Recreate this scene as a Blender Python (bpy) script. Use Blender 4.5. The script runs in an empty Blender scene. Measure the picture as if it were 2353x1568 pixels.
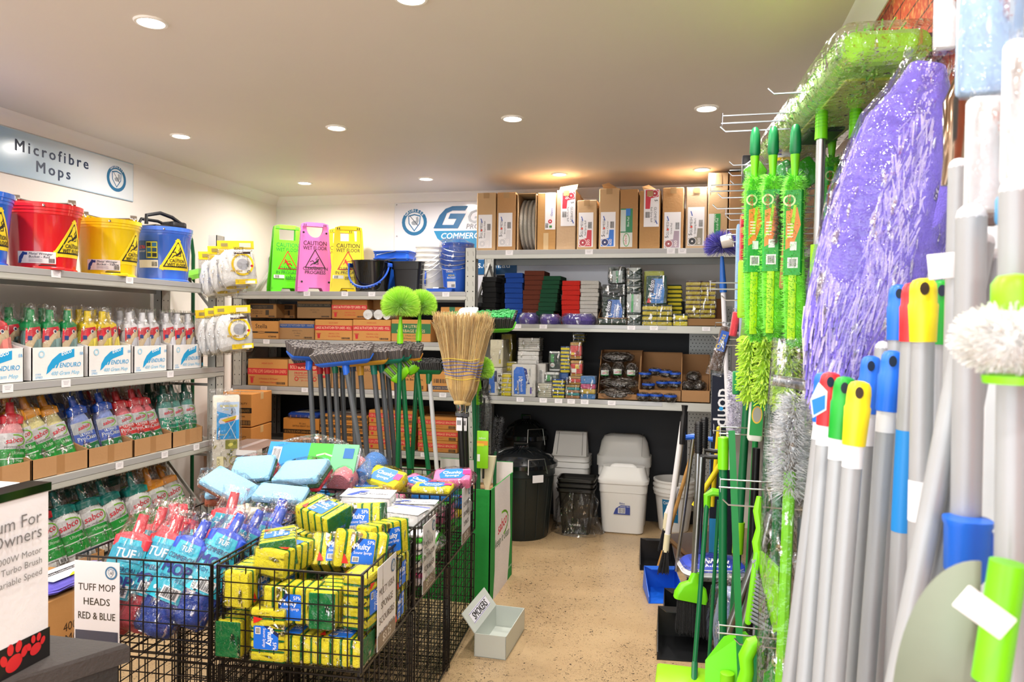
import bpy, bmesh, math, random
from mathutils import Matrix, Vector, Euler
PI = math.pi
rnd = random.Random(7)
SC = bpy.context.scene
COL = SC.collection

# ------------------------------------------------------------------ camera, world, lights, exposure
CAM_H, CAM_F = 1.45, 1705.9                      # metres, focal length in pixels of the 2353 px frame
YAW, PITCH, ROLL = 0.234375, -0.0196505, 0.0141193
cf = Vector((-math.sin(YAW)*math.cos(PITCH), math.cos(YAW)*math.cos(PITCH), math.sin(PITCH)))
cr = cf.cross(Vector((0, 0, 1))).normalized(); cu = cr.cross(cf)
cr, cu = math.cos(ROLL)*cr+math.sin(ROLL)*cu, -math.sin(ROLL)*cr+math.cos(ROLL)*cu
cam_d = bpy.data.cameras.new('camera'); cam = bpy.data.objects.new('camera', cam_d); COL.objects.link(cam)
cam.matrix_world = Matrix(((cr.x, cu.x, -cf.x, 0), (cr.y, cu.y, -cf.y, 0), (cr.z, cu.z, -cf.z, CAM_H), (0, 0, 0, 1)))
cam_d.sensor_width = 36; cam_d.lens = CAM_F*36/2353; cam_d.clip_start = .05
cam_d.dof.use_dof = True; cam_d.dof.focus_distance = 3.2; cam_d.dof.aperture_fstop = 8.0
SC.camera = cam
CPOS = Vector((0, 0, CAM_H))
W = bpy.data.worlds.new('daylight'); SC.world = W; W.use_nodes = True
W.node_tree.nodes['Background'].inputs[0].default_value = (.93, .96, 1, 1)
W.node_tree.nodes['Background'].inputs[1].default_value = 2.0
SC.view_settings.view_transform = 'Standard'; SC.view_settings.look = 'None'
SC.view_settings.gamma = 1; SC.view_settings.use_curve_mapping = False
SC.view_settings.exposure = 0.9
LAMP_W = 6.5
cy = SC.cycles
cy.use_denoising = True; cy.max_bounces = 7; cy.diffuse_bounces = 4; cy.glossy_bounces = 3
cy.transmission_bounces = 3; cy.transparent_max_bounces = 14; cy.caustics_reflective = False; cy.caustics_refractive = False
cy.sample_clamp_indirect = 4.0

def ray(x, y):
    return cr*((x-1176.5)/CAM_F)-cu*((y-784)/CAM_F)+cf
def atY(x, y, Y):
    d = ray(x, y); return CPOS+d*(Y/d.y)
def atX(x, y, X):
    d = ray(x, y); return CPOS+d*(X/d.x)
def atZ(x, y, Z):
    d = ray(x, y); return CPOS+d*((Z-CAM_H)/d.z)

# ------------------------------------------------------------------ materials
MATS = {}
def lin(h):
    h = h.lstrip('#'); c = [int(h[i:i+2], 16)/255 for i in (0, 2, 4)]
    return tuple(v/12.92 if v <= .04045 else ((v+.055)/1.055)**2.4 for v in c)+(1,)
KIND = {  # roughness, metallic, bump scale, bump strength, colour variation scale, amount, coat
    'plastic': (.38, 0, 40, .02, 3, .04, 0), 'gloss': (.16, 0, 30, .01, 3, .04, .4), 'card': (.85, 0, 60, .08, 5, .12, 0),
    'paint': (.6, 0, 90, .03, 2, .03, 0), 'steel': (.32, 1, 60, .02, 4, .05, 0), 'chrome': (.12, 1, 20, .01, 4, .03, 0),
    'enamel': (.35, .1, 80, .03, 3, .05, 0), 'cloth': (.95, 0, 220, .5, 30, .22, 0), 'fibre': (.9, 0, 300, .3, 40, .25, 0),
    'sponge': (.95, 0, 260, .45, 120, .1, 0), 'pad': (.97, 0, 420, .9, 160, .35, 0), 'print': (.45, 0, 30, .01, 3, .03, 0),
    'wood': (.6, 0, 60, .1, 14, .2, 0), 'wool': (.35, .9, 160, .8, 90, .6, 0), 'rough': (.8, 0, 120, .25, 12, .15, 0)}
def mat(h, kind='plastic'):
    k = (h, kind)
    if k in MATS: return MATS[k]
    m = bpy.data.materials.new(kind+'_'+h.strip('#')); MATS[k] = m; m.use_nodes = True
    nt = m.node_tree; N = nt.nodes; L = nt.links; b = N['Principled BSDF']
    if kind == 'film' or kind == 'acrylic':
        N.remove(b); tr = N.new('ShaderNodeBsdfTransparent'); gl = N.new('ShaderNodeBsdfGlossy'); mx = N.new('ShaderNodeMixShader')
        tr.inputs[0].default_value = lin(h); gl.inputs['Roughness'].default_value = .12
        lw = N.new('ShaderNodeLayerWeight'); lw.inputs[0].default_value = .35
        tc = N.new('ShaderNodeTexCoord'); no = N.new('ShaderNodeTexNoise'); no.inputs['Scale'].default_value = 26; no.inputs['Detail'].default_value = 3
        L.new(tc.outputs['Object'], no.inputs['Vector'])
        bp = N.new('ShaderNodeBump'); bp.inputs['Strength'].default_value = .9 if kind == 'film' else .02; bp.inputs['Distance'].default_value = .02
        L.new(no.outputs[0], bp.inputs['Height']); L.new(bp.outputs[0], gl.inputs['Normal']); L.new(bp.outputs[0], lw.inputs['Normal'])
        mr = N.new('ShaderNodeMath'); mr.operation = 'MULTIPLY_ADD'; mr.inputs[1].default_value = .45 if kind == 'film' else .07; mr.inputs[2].default_value = .03 if kind == 'film' else 0
        L.new(lw.outputs['Fresnel'], mr.inputs[0]); L.new(mr.outputs[0], mx.inputs[0])
        if kind == 'film':   # noise streaks of extra gloss, put in as crease highlights
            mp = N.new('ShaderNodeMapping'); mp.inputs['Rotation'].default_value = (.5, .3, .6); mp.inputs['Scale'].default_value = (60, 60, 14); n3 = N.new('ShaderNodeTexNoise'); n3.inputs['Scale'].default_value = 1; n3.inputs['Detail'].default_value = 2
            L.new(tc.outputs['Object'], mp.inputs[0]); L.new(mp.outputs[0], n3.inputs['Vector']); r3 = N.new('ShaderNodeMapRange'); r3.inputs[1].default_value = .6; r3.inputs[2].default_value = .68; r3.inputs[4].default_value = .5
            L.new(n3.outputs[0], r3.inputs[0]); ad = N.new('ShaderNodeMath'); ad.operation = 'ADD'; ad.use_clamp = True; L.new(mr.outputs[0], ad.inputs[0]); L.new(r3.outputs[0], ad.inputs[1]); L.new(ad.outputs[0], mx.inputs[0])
        L.new(tr.outputs[0], mx.inputs[1]); L.new(gl.outputs[0], mx.inputs[2]); L.new(mx.outputs[0], N['Material Output'].inputs[0])
        return m
    if kind == 'lamp':
        N.remove(b); e = N.new('ShaderNodeEmission'); e.inputs[0].default_value = lin(h); e.inputs[1].default_value = 14
        L.new(e.outputs[0], N['Material Output'].inputs[0]); return m
    ro, me, bs, bst, vs, va, co = KIND[kind]
    b.inputs['Roughness'].default_value = ro; b.inputs['Metallic'].default_value = me; b.inputs['Coat Weight'].default_value = co
    tc = N.new('ShaderNodeTexCoord'); no = N.new('ShaderNodeTexNoise'); no.inputs['Scale'].default_value = vs; no.inputs['Detail'].default_value = 4
    L.new(tc.outputs['Object'], no.inputs['Vector'])
    mx = N.new('ShaderNodeMix'); mx.data_type = 'RGBA'; c = lin(h)
    mx.inputs['A'].default_value = tuple(v*(1-va) for v in c[:3])+(1,); mx.inputs['B'].default_value = tuple(min(1, v*(1+va)) for v in c[:3])+(1,)
    L.new(no.outputs[0], mx.inputs['Factor']); L.new(mx.outputs['Result'], b.inputs['Base Color'])
    n2 = N.new('ShaderNodeTexNoise'); n2.inputs['Scale'].default_value = bs; n2.inputs['Detail'].default_value = 2
    L.new(tc.outputs['Object'], n2.inputs['Vector'])
    bp = N.new('ShaderNodeBump'); bp.inputs['Strength'].default_value = bst; bp.inputs['Distance'].default_value = .01
    L.new(n2.outputs[0], bp.inputs['Height']); L.new(bp.outputs[0], b.inputs['Normal'])
    if kind in ('cloth', 'fibre'): b.inputs['Sheen Weight'].default_value = .3
    return m

# ------------------------------------------------------------------ mesh builder
def T(x=0, y=0, z=0): return Matrix.Translation((x, y, z))
def RX(a): return Matrix.Rotation(math.radians(a), 4, 'X')
def RY(a): return Matrix.Rotation(math.radians(a), 4, 'Y')
def RZ(a): return Matrix.Rotation(math.radians(a), 4, 'Z')
def S(x, y, z): return Matrix.Diagonal((x, y, z, 1))
TXT = {}
def glyphs(s, space=1, shear=0):
    k = (s, space, shear)
    if k not in TXT:
        c = bpy.data.curves.new('t', 'FONT'); c.body = s; c.size = 1; c.space_character = space; c.shear = shear; c.resolution_u = 2
        o = bpy.data.objects.new('t', c); me = o.to_mesh()
        v = [(p.co.x, p.co.y) for p in me.vertices]; f = [tuple(p.vertices) for p in me.polygons]
        # keep one facing only
        out = []
        for q in f:
            a = sum(v[q[i]][0]*v[q[(i+1) % len(q)]][1]-v[q[(i+1) % len(q)]][0]*v[q[i]][1] for i in range(len(q)))
            out.append(q if a > 0 else q[::-1])
        o.to_mesh_clear(); bpy.data.objects.remove(o); bpy.data.curves.remove(c)
        TXT[k] = (v, out, min([p[0] for p in v] or [0]), max([p[0] for p in v] or [1]))
    return TXT[k]
MESH = {}
class MB:
    def __init__(s): s.v = []; s.f = []; s.m = []; s.mats = []; s.M = Matrix()
    def mi(s, m):
        if m not in s.mats: s.mats.append(m)
        return s.mats.index(m)
    def add(s, vs, fs, m, M=None):
        o = len(s.v); M = s.M if M is None else s.M @ M
        s.v += [tuple(M @ Vector(p)) for p in vs]; k = s.mi(m)
        for f in fs: s.f.append(tuple(i+o for i in f)); s.m.append(k)
        return s
    def box(s, x0, x1, y0, y1, z0, z1, m, M=None):
        v = [(x, y, z) for x in (x0, x1) for y in (y0, y1) for z in (z0, z1)]
        return s.add(v, [(0, 1, 3, 2), (4, 6, 7, 5), (0, 4, 5, 1), (2, 3, 7, 6), (0, 2, 6, 4), (1, 5, 7, 3)], m, M)
    def rbox(s, x0, x1, y0, y1, z0, z1, r, m, M=None, seg=2):
        bm = bmesh.new(); bmesh.ops.create_cube(bm, size=1)
        for v in bm.verts: v.co = ((x0+x1)/2+v.co.x*(x1-x0), (y0+y1)/2+v.co.y*(y1-y0), (z0+z1)/2+v.co.z*(z1-z0))
        r = min(r, .49*min(x1-x0, y1-y0, z1-z0))
        bmesh.ops.bevel(bm, geom=bm.edges[:], offset=r, segments=seg, profile=.5, affect='EDGES')
        bm.verts.index_update(); vs = [v.co.copy() for v in bm.verts]; fs = [tuple(v.index for v in f.verts) for f in bm.faces]; bm.free()
        return s.add(vs, fs, m, M)
    def tube(s, pts, r, m, n=8, caps=True, M=None, closed=False):
        pts = [Vector(p) for p in pts]; k = len(pts); rs = r if isinstance(r, (list, tuple)) else [r]*k
        vs = []; up = None
        for i, p in enumerate(pts):
            if closed: d = pts[(i+1) % k]-pts[i-1]
            else: d = pts[min(i+1, k-1)]-pts[max(i-1, 0)]
            if d.length < 1e-9: d = Vector((0, 0, 1))
            d.normalize()
            if up is None: up = d.orthogonal().normalized()
            up = up-d*up.dot(d)
            if up.length < 1e-6: up = d.orthogonal()
            up.normalize(); q = d.cross(up)
            for j in range(n):
                a = 2*PI*j/n; vs.append(p+(up*math.cos(a)+q*math.sin(a))*rs[i])
        fs = [(i*n+j, i*n+(j+1) % n, (i+1) % k*n+(j+1) % n, (i+1) % k*n+j) for i in range(k if closed else k-1) for j in range(n)]
        if caps and not closed: fs += [tuple(range(n))[::-1], tuple((k-1)*n+j for j in range(n))]
        return s.add(vs, fs, m, M)
    def lathe(s, prof, m, n=24, M=None, caps=True):
        vs = [(r*math.cos(2*PI*j/n), r*math.sin(2*PI*j/n), z) for r, z in prof for j in range(n)]; k = len(prof)
        fs = [(i*n+j, i*n+(j+1) % n, (i+1)*n+(j+1) % n, (i+1)*n+j) for i in range(k-1) for j in range(n)]
        if caps:
            if prof[0][0] > 1e-6: fs.append(tuple(range(n))[::-1])
            if prof[-1][0] > 1e-6: fs.append(tuple((k-1)*n+j for j in range(n)))
        return s.add(vs, fs, m, M)
    def loft(s, secs, m, n=5, M=None, caps=(1, 1)):
        """rounded-rectangle sections: (z, half x, half y, radius[, cx, cy])"""
        vs = []
        for q in secs:
            z, hx, hy, r = q[:4]; ox, oy = (q[4], q[5]) if len(q) > 4 else (0, 0); r = min(r, hx, hy)
            for c, (sx, sy) in enumerate(((1, 1), (-1, 1), (-1, -1), (1, -1))):
                for j in range(n+1):
                    a = PI/2*(c+j/n); vs.append((ox+sx*(hx-r)+r*math.cos(a), oy+sy*(hy-r)+r*math.sin(a), z))
        w = 4*(n+1); k = len(secs)
        fs = [(i*w+j, i*w+(j+1) % w, (i+1)*w+(j+1) % w, (i+1)*w+j) for i in range(k-1) for j in range(w)]
        if caps[0]: fs.append(tuple(range(w))[::-1])
        if caps[1]: fs.append(tuple((k-1)*w+j for j in range(w)))
        return s.add(vs, fs, m, M)
    def prism(s, poly, d0, d1, m, M=None):
        """2D polygon in x,z extruded along y from d0 to d1"""
        n = len(poly); vs = [(x, d0, z) for x, z in poly]+[(x, d1, z) for x, z in poly]
        fs = [tuple(range(n)), tuple(range(n, 2*n))[::-1]]+[(i, n+i, n+(i+1) % n, (i+1) % n) for i in range(n)]
        return s.add(vs, fs, m, M)
    def poly(s, pts, m, M=None): return s.add(pts, [tuple(range(len(pts)))], m, M)
    def ball(s, r, m, n=12, k=8, M=None):
        return s.lathe([(max(1e-5, r*math.sin(PI*i/k)), -r*math.cos(PI*i/k)) for i in range(k+1)], m, n, M, False)
    def build(s, name, parent=None, smooth=38, key=None):
        me = bpy.data.meshes.new(name); me.from_pydata(s.v, [], s.f)
        for m in s.mats: me.materials.append(m)
        if s.m: me.polygons.foreach_set('material_index', s.m)
        if smooth and s.f:
            me.polygons.foreach_set('use_smooth', [True]*len(s.f)); me.set_sharp_from_angle(angle=math.radians(smooth))
        me.update()
        o = bpy.data.objects.new(name, me); COL.objects.link(o); o.parent = parent
        return o

def thing(name, label, cat, loc=(0, 0, 0), rz=0, group=None, rot=None):
    o = bpy.data.objects.new(name, None); COL.objects.link(o); o.empty_display_size = .05
    o.location = loc; o.rotation_euler = rot if rot else (0, 0, math.radians(rz)); o['label'] = label; o['category'] = cat
    if group: o['group'] = group
    return o
def tag(o, label, cat, loc=None, rz=0, group=None, rot=None):
    o['label'] = label; o['category'] = cat
    if group: o['group'] = group
    if loc is not None: o.location = loc
    if rot: o.rotation_euler = rot
    elif rz: o.rotation_euler = (0, 0, math.radians(rz))
    return o
def struct(o): o['kind'] = 'structure'; return o
def dup(root, label, loc, rz=0, rot=None, group=None):
    r = root.copy(); COL.objects.link(r); r.location = loc; r.rotation_euler = rot if rot else (0, 0, math.radians(rz)); r['label'] = label
    if group: r['group'] = group
    for ch in list(root.children):
        c = ch.copy(); COL.objects.link(c); c.parent = r
        for g in ch.children:
            d = g.copy(); COL.objects.link(d); d.parent = c
    return r

# ------------------------------------------------------------------ printed panels
def clipx(poly, a, side):
    out = []
    for i in range(len(poly)):
        p, q = poly[i], poly[(i+1) % len(poly)]; ip = (p[0] >= a) == side or p[0] == a; iq = (q[0] >= a) == side or q[0] == a
        if ip: out.append(p)
        if ip != iq and p[0] != q[0]:
            t = (a-p[0])/(q[0]-p[0]); out.append((a, p[1]+t*(q[1]-p[1])))
    return out
def circ(x, y, rx, ry=None, n=24, a0=0, rot=0):
    ry = rx if ry is None else ry; c, s = math.cos(rot), math.sin(rot)
    return [(x+rx*math.cos(2*PI*i/n+a0)*c-ry*math.sin(2*PI*i/n+a0)*s, y+rx*math.cos(2*PI*i/n+a0)*s+ry*math.sin(2*PI*i/n+a0)*c) for i in range(n)]
def printed(mb, els, M=None, warp=None, kind='print', off=.0006, step=.00022, dx=.02):
    """els: flat shapes on a panel (x right, y up, z outward) drawn in order"""
    M = Matrix() if M is None else M
    for k, e in enumerate(els):
        z = off+k*step; t = e[0]; polys = []; c = e[-1]
        if t == 'r': polys = [[(e[1], e[2]), (e[3], e[2]), (e[3], e[4]), (e[1], e[4])]]
        elif t == 'p': polys = [e[1]]
        elif t == 'c': polys = [circ(e[1], e[2], e[3])]
        elif t == 'e': polys = [circ(e[1], e[2], e[3], e[4], rot=math.radians(e[5]))]
        elif t == 'o':
            n = 28; A = circ(e[1], e[2], e[3], n=n); B = circ(e[1], e[2], e[4], n=n)
            polys = [[A[i], A[(i+1) % n], B[(i+1) % n], B[i]] for i in range(n)]
        elif t == 'l':  # stroke: pts, width
            for (ax, ay), (bx, by) in zip(e[1], e[1][1:]):
                d = math.hypot(bx-ax, by-ay) or 1; nx, ny = -(by-ay)/d*e[2]/2, (bx-ax)/d*e[2]/2; ex, ey = (bx-ax)/d*e[2]/2, (by-ay)/d*e[2]/2
                polys.append([(ax-ex+nx, ay-ey+ny), (ax-ex-nx, ay-ey-ny), (bx+ex-nx, by+ey-ny), (bx+ex+nx, by+ey+ny)])
        elif t == 'b':  # barcode
            r = random.Random(3); x = e[1]
            while x < e[3]:
                w = (e[3]-e[1])/40*r.choice((1, 1, 2)); polys.append([(x, e[2]), (min(e[3], x+w), e[2]), (min(e[3], x+w), e[4]), (x, e[4])]); x += w+(e[3]-e[1])/40*r.choice((1, 2))
            c = '#222222'
        elif t == 't':
            _, x, y, h, s, o, c = e; v, f, a, b = glyphs(s, o.get('k', 1), o.get('s', 0)); bo = o.get('b', 0); sy = h/.69; sx = sy*o.get('sx', 1)
            if 'w' in o and (b-a)*sx > o['w']: sx = o['w']/(b-a)
            al = o.get('a', 'c'); ox = {'l': -a, 'c': -(a+b)/2, 'r': -b}[al]; ra = math.radians(o.get('r', 0)); ca, sa = math.cos(ra), math.sin(ra)
            q = [((p[0]+ox)*sx, p[1]*sy) for p in v]; q = [(x+p[0]*ca-p[1]*sa, y+p[0]*sa+p[1]*ca) for p in q]
            for uz, (ux, uy) in enumerate(((-1, -.5), (1, .5), (-1, .5), (1, -.5)) if bo else ((0, 0),)):   # heavier type: the same glyphs set a hair apart
                zz = z+uz*.00005; vs = [(warp(p[0]+ux*bo*h, p[1]+uy*bo*h, zz) if warp else (p[0]+ux*bo*h, p[1]+uy*bo*h, zz)) for p in q]
                mb.add(vs, f, mat(c, kind), M)
            continue
        for p in polys:
            if warp:
                lo = min(q[0] for q in p); hi = max(q[0] for q in p); n = max(1, int((hi-lo)/dx))
                for i in range(n):
                    q = clipx(p, lo+(hi-lo)*i/n, True) if i else p
                    q = clipx(q, lo+(hi-lo)*(i+1)/n, False) if i < n-1 else q
                    if len(q) > 2: mb.poly([warp(a, b, z) for a, b in q], mat(c, kind), M)
            else: mb.poly([(a, b, z) for a, b in p], mat(c, kind), M)
    return mb
FRONT = RX(90)          # panel standing upright facing -y
def panel(parent, els, M, name='printed_label', warp=None, kind='print', off=.0006):
    return printed(MB(), els, M, warp, kind, off).build(name, parent, 0)
def tx(x, y, h, txt, c='#111111', **o): return ('t', x, y, h, txt, o, c)
def sabco(x, y, w, c='#d01030'):
    return [('l', [(x+w*.5*math.cos(a)*1.02, y+.1*w+w*.26*math.sin(a)) for a in [PI*(-.42+.12*i) for i in range(9)]], w*.05, '#7ac020'),
            tx(x, y, w*.24, 'sabco', c, b=.012, s=.25, w=w*.9, r=8)]
def swoosh(x, y, w, h, c='#1f9fd8'):
    return ('p', [(x, y), (x+.05*w, y+.3*h), (x+.2*w, y+.58*h), (x+.45*w, y+.82*h), (x+w, y+h), (x+w, y+.66*h), (x+.55*w, y+.5*h), (x+.3*w, y+.33*h), (x+.12*w, y+.1*h)], c)
# ------------------------------------------------------------------ the room
XL, YB, ZC, XR, XN, YN, YF = -3.41, 5.65, 2.503, .63, .56, 2.9, -1.6
WHITE = mat('#e9e3dc', 'paint')
def concrete():
    m = bpy.data.materials.new('polished_concrete'); m.use_nodes = True; nt = m.node_tree; N = nt.nodes; L = nt.links; b = N['Principled BSDF']
    tc = N.new('ShaderNodeTexCoord')
    def vor(sc, lo, hi):
        v = N.new('ShaderNodeTexVoronoi'); v.inputs['Scale'].default_value = sc; v.inputs['Randomness'].default_value = 1
        no = N.new('ShaderNodeTexNoise'); no.inputs['Scale'].default_value = sc*1.3; ad = N.new('ShaderNodeMix'); ad.data_type = 'VECTOR'; ad.inputs['Factor'].default_value = .06
        L.new(tc.outputs['Object'], ad.inputs['A']); L.new(no.outputs['Color'], ad.inputs['B']); L.new(tc.outputs['Object'], no.inputs['Vector'])
        L.new(ad.outputs['Result'], v.inputs['Vector'])
        r = N.new('ShaderNodeMapRange'); r.inputs[1].default_value = lo; r.inputs[2].default_value = hi; r.inputs[3].default_value = 1; r.inputs[4].default_value = 0
        L.new(v.outputs['Distance'], r.inputs[0])
        s = N.new('ShaderNodeSeparateColor'); L.new(v.outputs['Color'], s.inputs[0])
        return r, s
    r1, s1 = vor(95, .26, .34); r2, s2 = vor(46, .2, .27)
    big = N.new('ShaderNodeTexNoise'); big.inputs['Scale'].default_value = 2.2; big.inputs['Detail'].default_value = 3; L.new(tc.outputs['Object'], big.inputs['Vector'])
    dens = N.new('ShaderNodeMapRange'); dens.inputs[1].default_value = .4; dens.inputs[2].default_value = .62; dens.inputs[3].default_value = .72; dens.inputs[4].default_value = .22
    L.new(big.outputs[0], dens.inputs[0])
    def gate(r, s, add):
        a = N.new('ShaderNodeMath'); a.operation = 'SUBTRACT'; L.new(s.outputs[0], a.inputs[0]); L.new(dens.outputs[0], a.inputs[1])
        g = N.new('ShaderNodeMath'); g.operation = 'GREATER_THAN'; g.inputs[1].default_value = add; L.new(a.outputs[0], g.inputs[0])
        q = N.new('ShaderNodeMath'); q.operation = 'MULTIPLY'; L.new(g.outputs[0], q.inputs[0]); L.new(r.outputs[0], q.inputs[1]); return q
    g1 = gate(r1, s1, 0); g2 = gate(r2, s2, .12)
    base = N.new('ShaderNodeMix'); base.data_type = 'RGBA'; base.inputs['A'].default_value = lin('#a48762'); base.inputs['B'].default_value = lin('#c4a982')
    n3 = N.new('ShaderNodeTexNoise'); n3.inputs['Scale'].default_value = 3.5; n3.inputs['Detail'].default_value = 6; L.new(tc.outputs['Object'], n3.inputs['Vector']); L.new(n3.outputs[0], base.inputs['Factor'])
    m1 = N.new('ShaderNodeMix'); m1.data_type = 'RGBA'; m1.inputs['B'].default_value = lin('#4a3826'); L.new(base.outputs['Result'], m1.inputs['A']); L.new(g1.outputs[0], m1.inputs['Factor'])
    m2 = N.new('ShaderNodeMix'); m2.data_type = 'RGBA'; m2.inputs['B'].default_value = lin('#2a241e'); L.new(m1.outputs['Result'], m2.inputs['A']); L.new(g2.outputs[0], m2.inputs['Factor'])
    L.new(m2.outputs['Result'], b.inputs['Base Color']); b.inputs['Roughness'].default_value = .3
    return m
def bricks():
    m = bpy.data.materials.new('brick_wallpaper'); m.use_nodes = True; nt = m.node_tree; N = nt.nodes; L = nt.links; b = N['Principled BSDF']
    tc = N.new('ShaderNodeTexCoord'); mp = N.new('ShaderNodeMapping'); mp.inputs['Rotation'].default_value = (0, math.radians(90), math.radians(90))
    L.new(tc.outputs['Object'], mp.inputs[0])
    br = N.new('ShaderNodeTexBrick'); br.inputs['Scale'].default_value = 1; br.inputs['Brick Width'].default_value = .17; br.inputs['Row Height'].default_value = .055; br.inputs['Mortar Size'].default_value = .003
    br.inputs['Color1'].default_value = lin('#c9532f'); br.inputs['Color2'].default_value = lin('#8e2f20'); br.inputs['Mortar'].default_value = lin('#4e2418')
    L.new(mp.outputs[0], br.inputs[0]); no = N.new('ShaderNodeTexNoise'); no.inputs['Scale'].default_value = 60; no.inputs['Detail'].default_value = 5; L.new(tc.outputs['Object'], no.inputs[0])
    mx = N.new('ShaderNodeMix'); mx.data_type = 'RGBA'; mx.inputs['B'].default_value = lin('#d8a05c'); r = N.new('ShaderNodeMapRange'); r.inputs[1].default_value = .5; r.inputs[2].default_value = .72; r.inputs[4].default_value = .8
    L.new(no.outputs[0], r.inputs[0]); L.new(r.outputs[0], mx.inputs['Factor']); L.new(br.outputs[0], mx.inputs['A']); L.new(mx.outputs['Result'], b.inputs['Base Color']); b.inputs['Roughness'].default_value = .7
    return m
struct(MB().box(XL-.1, XR+.1, YF, YB+.1, -.1, 0, concrete()).build('floor', None, 0))
struct(MB().box(XL-.1, XR+.1, YF, YB+.1, ZC, ZC+.1, mat('#dfd6cc', 'paint')).build('ceiling', None, 0))
struct(MB().box(XL-.1, XL, YF, YB+.1, 0, ZC, WHITE).build('wall_left', None, 0))
wb = struct(MB().box(XL, XR, YB, YB+.1, 0, ZC, WHITE).build('wall_back', None, 0))
struct(MB().box(XR, XR+.1, YF, YB+.1, 0, ZC, WHITE).build('wall_right', None, 0))
struct(MB().box(XN, XR, YF, YN, 0, ZC, bricks()).build('wall_right', None, 0))
# painted navy lower part of the back wall with an uneven brushed edge; behind the left bay it stands in for shadow
pm = MB(); e = []
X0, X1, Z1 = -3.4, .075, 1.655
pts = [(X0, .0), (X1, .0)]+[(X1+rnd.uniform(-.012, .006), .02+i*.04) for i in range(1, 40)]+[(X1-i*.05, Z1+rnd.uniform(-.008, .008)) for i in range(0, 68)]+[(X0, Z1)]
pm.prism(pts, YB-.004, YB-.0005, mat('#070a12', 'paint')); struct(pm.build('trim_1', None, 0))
pg = MB(); x0, x1 = .0, .30
pg.box(x0, x1, YB-.012, YB-.006, .1, 1.62, mat('#b9b9b4', 'enamel'))
for i in range(12):
    for j in range(60):
        x, z = x0+.012+i*.025+(.0125 if j % 2 else 0), .12+j*.025
        if x < x1-.006: pg.poly([(x+.004*math.cos(a), YB-.0123, z+.004*math.sin(a)) for a in [PI*k/3 for k in range(6)]], mat('#17181a', 'paint'))
struct(pg.build('trim_2', None, 0))
def cove(name, a, b, n):     # cornice along a wall: a,b = wall line ends; n = direction into the room
    prof = [(0, .066), (.004, .066), (.012, .05), (.026, .03), (.046, .014), (.062, .006), (.066, 0)]
    vs = []
    for p in (a, b): vs += [(p[0]+n[0]*d, p[1]+n[1]*d, ZC-h) for d, h in prof]
    k = len(prof); mb = MB(); mb.add(vs, [(i, i+1, k+i+1, k+i) for i in range(k-1)]+[tuple(range(k)), tuple(range(k, 2*k))], mat('#eae4de', 'paint')); struct(mb.build(name, None, 60))
cove('trim_3', (XL, YF), (XL, YB), (1, 0)); cove('trim_4', (XL, YB), (XR, YB), (0, -1)); cove('trim_5', (XN, YF), (XN, YN), (-1, 0))
# pipe in the back left corner
tag(MB().tube([(-3.37, 4.93, .0), (-3.37, 4.93, 2.0)], .022, mat('#e8e2dc', 'paint'), 12).build('wall_pipe', None), 'white vertical pipe between the two grey shelf uprights in the back left corner', 'pipe')

# ------------------------------------------------------------------ downlights
gl, gr = 'recessed ceiling downlights', None
rows = [('nearest row', .85), ('second row of the ceiling lights', 2.26), ('third row of the ceiling lights', 3.67), ('back row over the shelves', 5.06)]
colsx = [('far left', -2.82), ('second from left', -1.86), ('third from left', -.89), ('rightmost', .06)]
proto = None
for rn, y in [('', -.6)]+rows:
    for cn, x in colsx:
        if proto is None:
            proto = thing('downlight', '', 'ceiling light')
            MB().lathe([(.042, -.001), (.046, -.006), (.054, -.006), (.058, -.001), (.058, .0)], mat('#f2efe9', 'enamel'), 28, None, False).build('trim_ring', proto)
            MB().lathe([(1e-5, -.003), (.044, -.003)], mat('#fff3df', 'lamp'), 28, None, False).build('diffuser', proto, 0)
            ld = bpy.data.lights.new('lamp', 'AREA'); ld.shape = 'DISK'; ld.size = .09; ld.energy = LAMP_W; ld.color = (1, .95, .89); ld.spread = math.radians(165)
            lo = bpy.data.objects.new('lamp', ld); COL.objects.link(lo); lo.parent = proto; lo.location = (0, 0, -.008)
            r = proto
        else: r = dup(proto, '', (0, 0, 0))
        r.location = (x, y, ZC-.0005); r['label'] = 'round white recessed downlight, %s in the %s' % (cn, rn); r['group'] = gl
        if not (rn and y > 1): r['label'] = 'round white recessed downlight in the ceiling above the camera'

# ------------------------------------------------------------------ shelving
GREY = mat('#bdbdb6', 'enamel'); DECK = mat('#8d8c86', 'enamel'); HOLE = mat('#1a1a1a', 'paint'); TICK = mat('#f1eef2', 'print'); STRIP = mat('#a9a8a8', 'gloss')
def upright(p, x, y, h, faces='f'):
    mb = MB(); w = .08
    mb.box(x, x+w, y, y+.004, 0, h, GREY); mb.box(x, x+.004, y, y+.06, 0, h, GREY); mb.box(x+w-.004, x+w, y, y+.06, 0, h, GREY)
    n = int(h/.0533)
    for i in range(n):
        z = .04+i*.0533
        for dx in (.02, .06):
            if i % 2: mb.poly([(x+dx+.0045*math.cos(a), y-.0004, z+.0045*math.sin(a)) for a in [PI*k/4 for k in range(8)]], HOLE)
            else:
                mb.add([(x+dx-.004, y-.0004, z+.016), (x+dx-.001, y-.0004, z+.016), (x+dx+.004, y-.0004, z-.016), (x+dx+.001, y-.0004, z-.016)], [(0, 1, 2, 3)], mat('#77776f', 'paint'))
        if i % 2:
            for sx in (x-.0004, x+w+.0004): mb.poly([(sx, y+.03+.0045*math.cos(a), z+.0045*math.sin(a)) for a in [PI*k/4 for k in range(8)]], HOLE)
    return mb.build('upright', p, 0)
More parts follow.
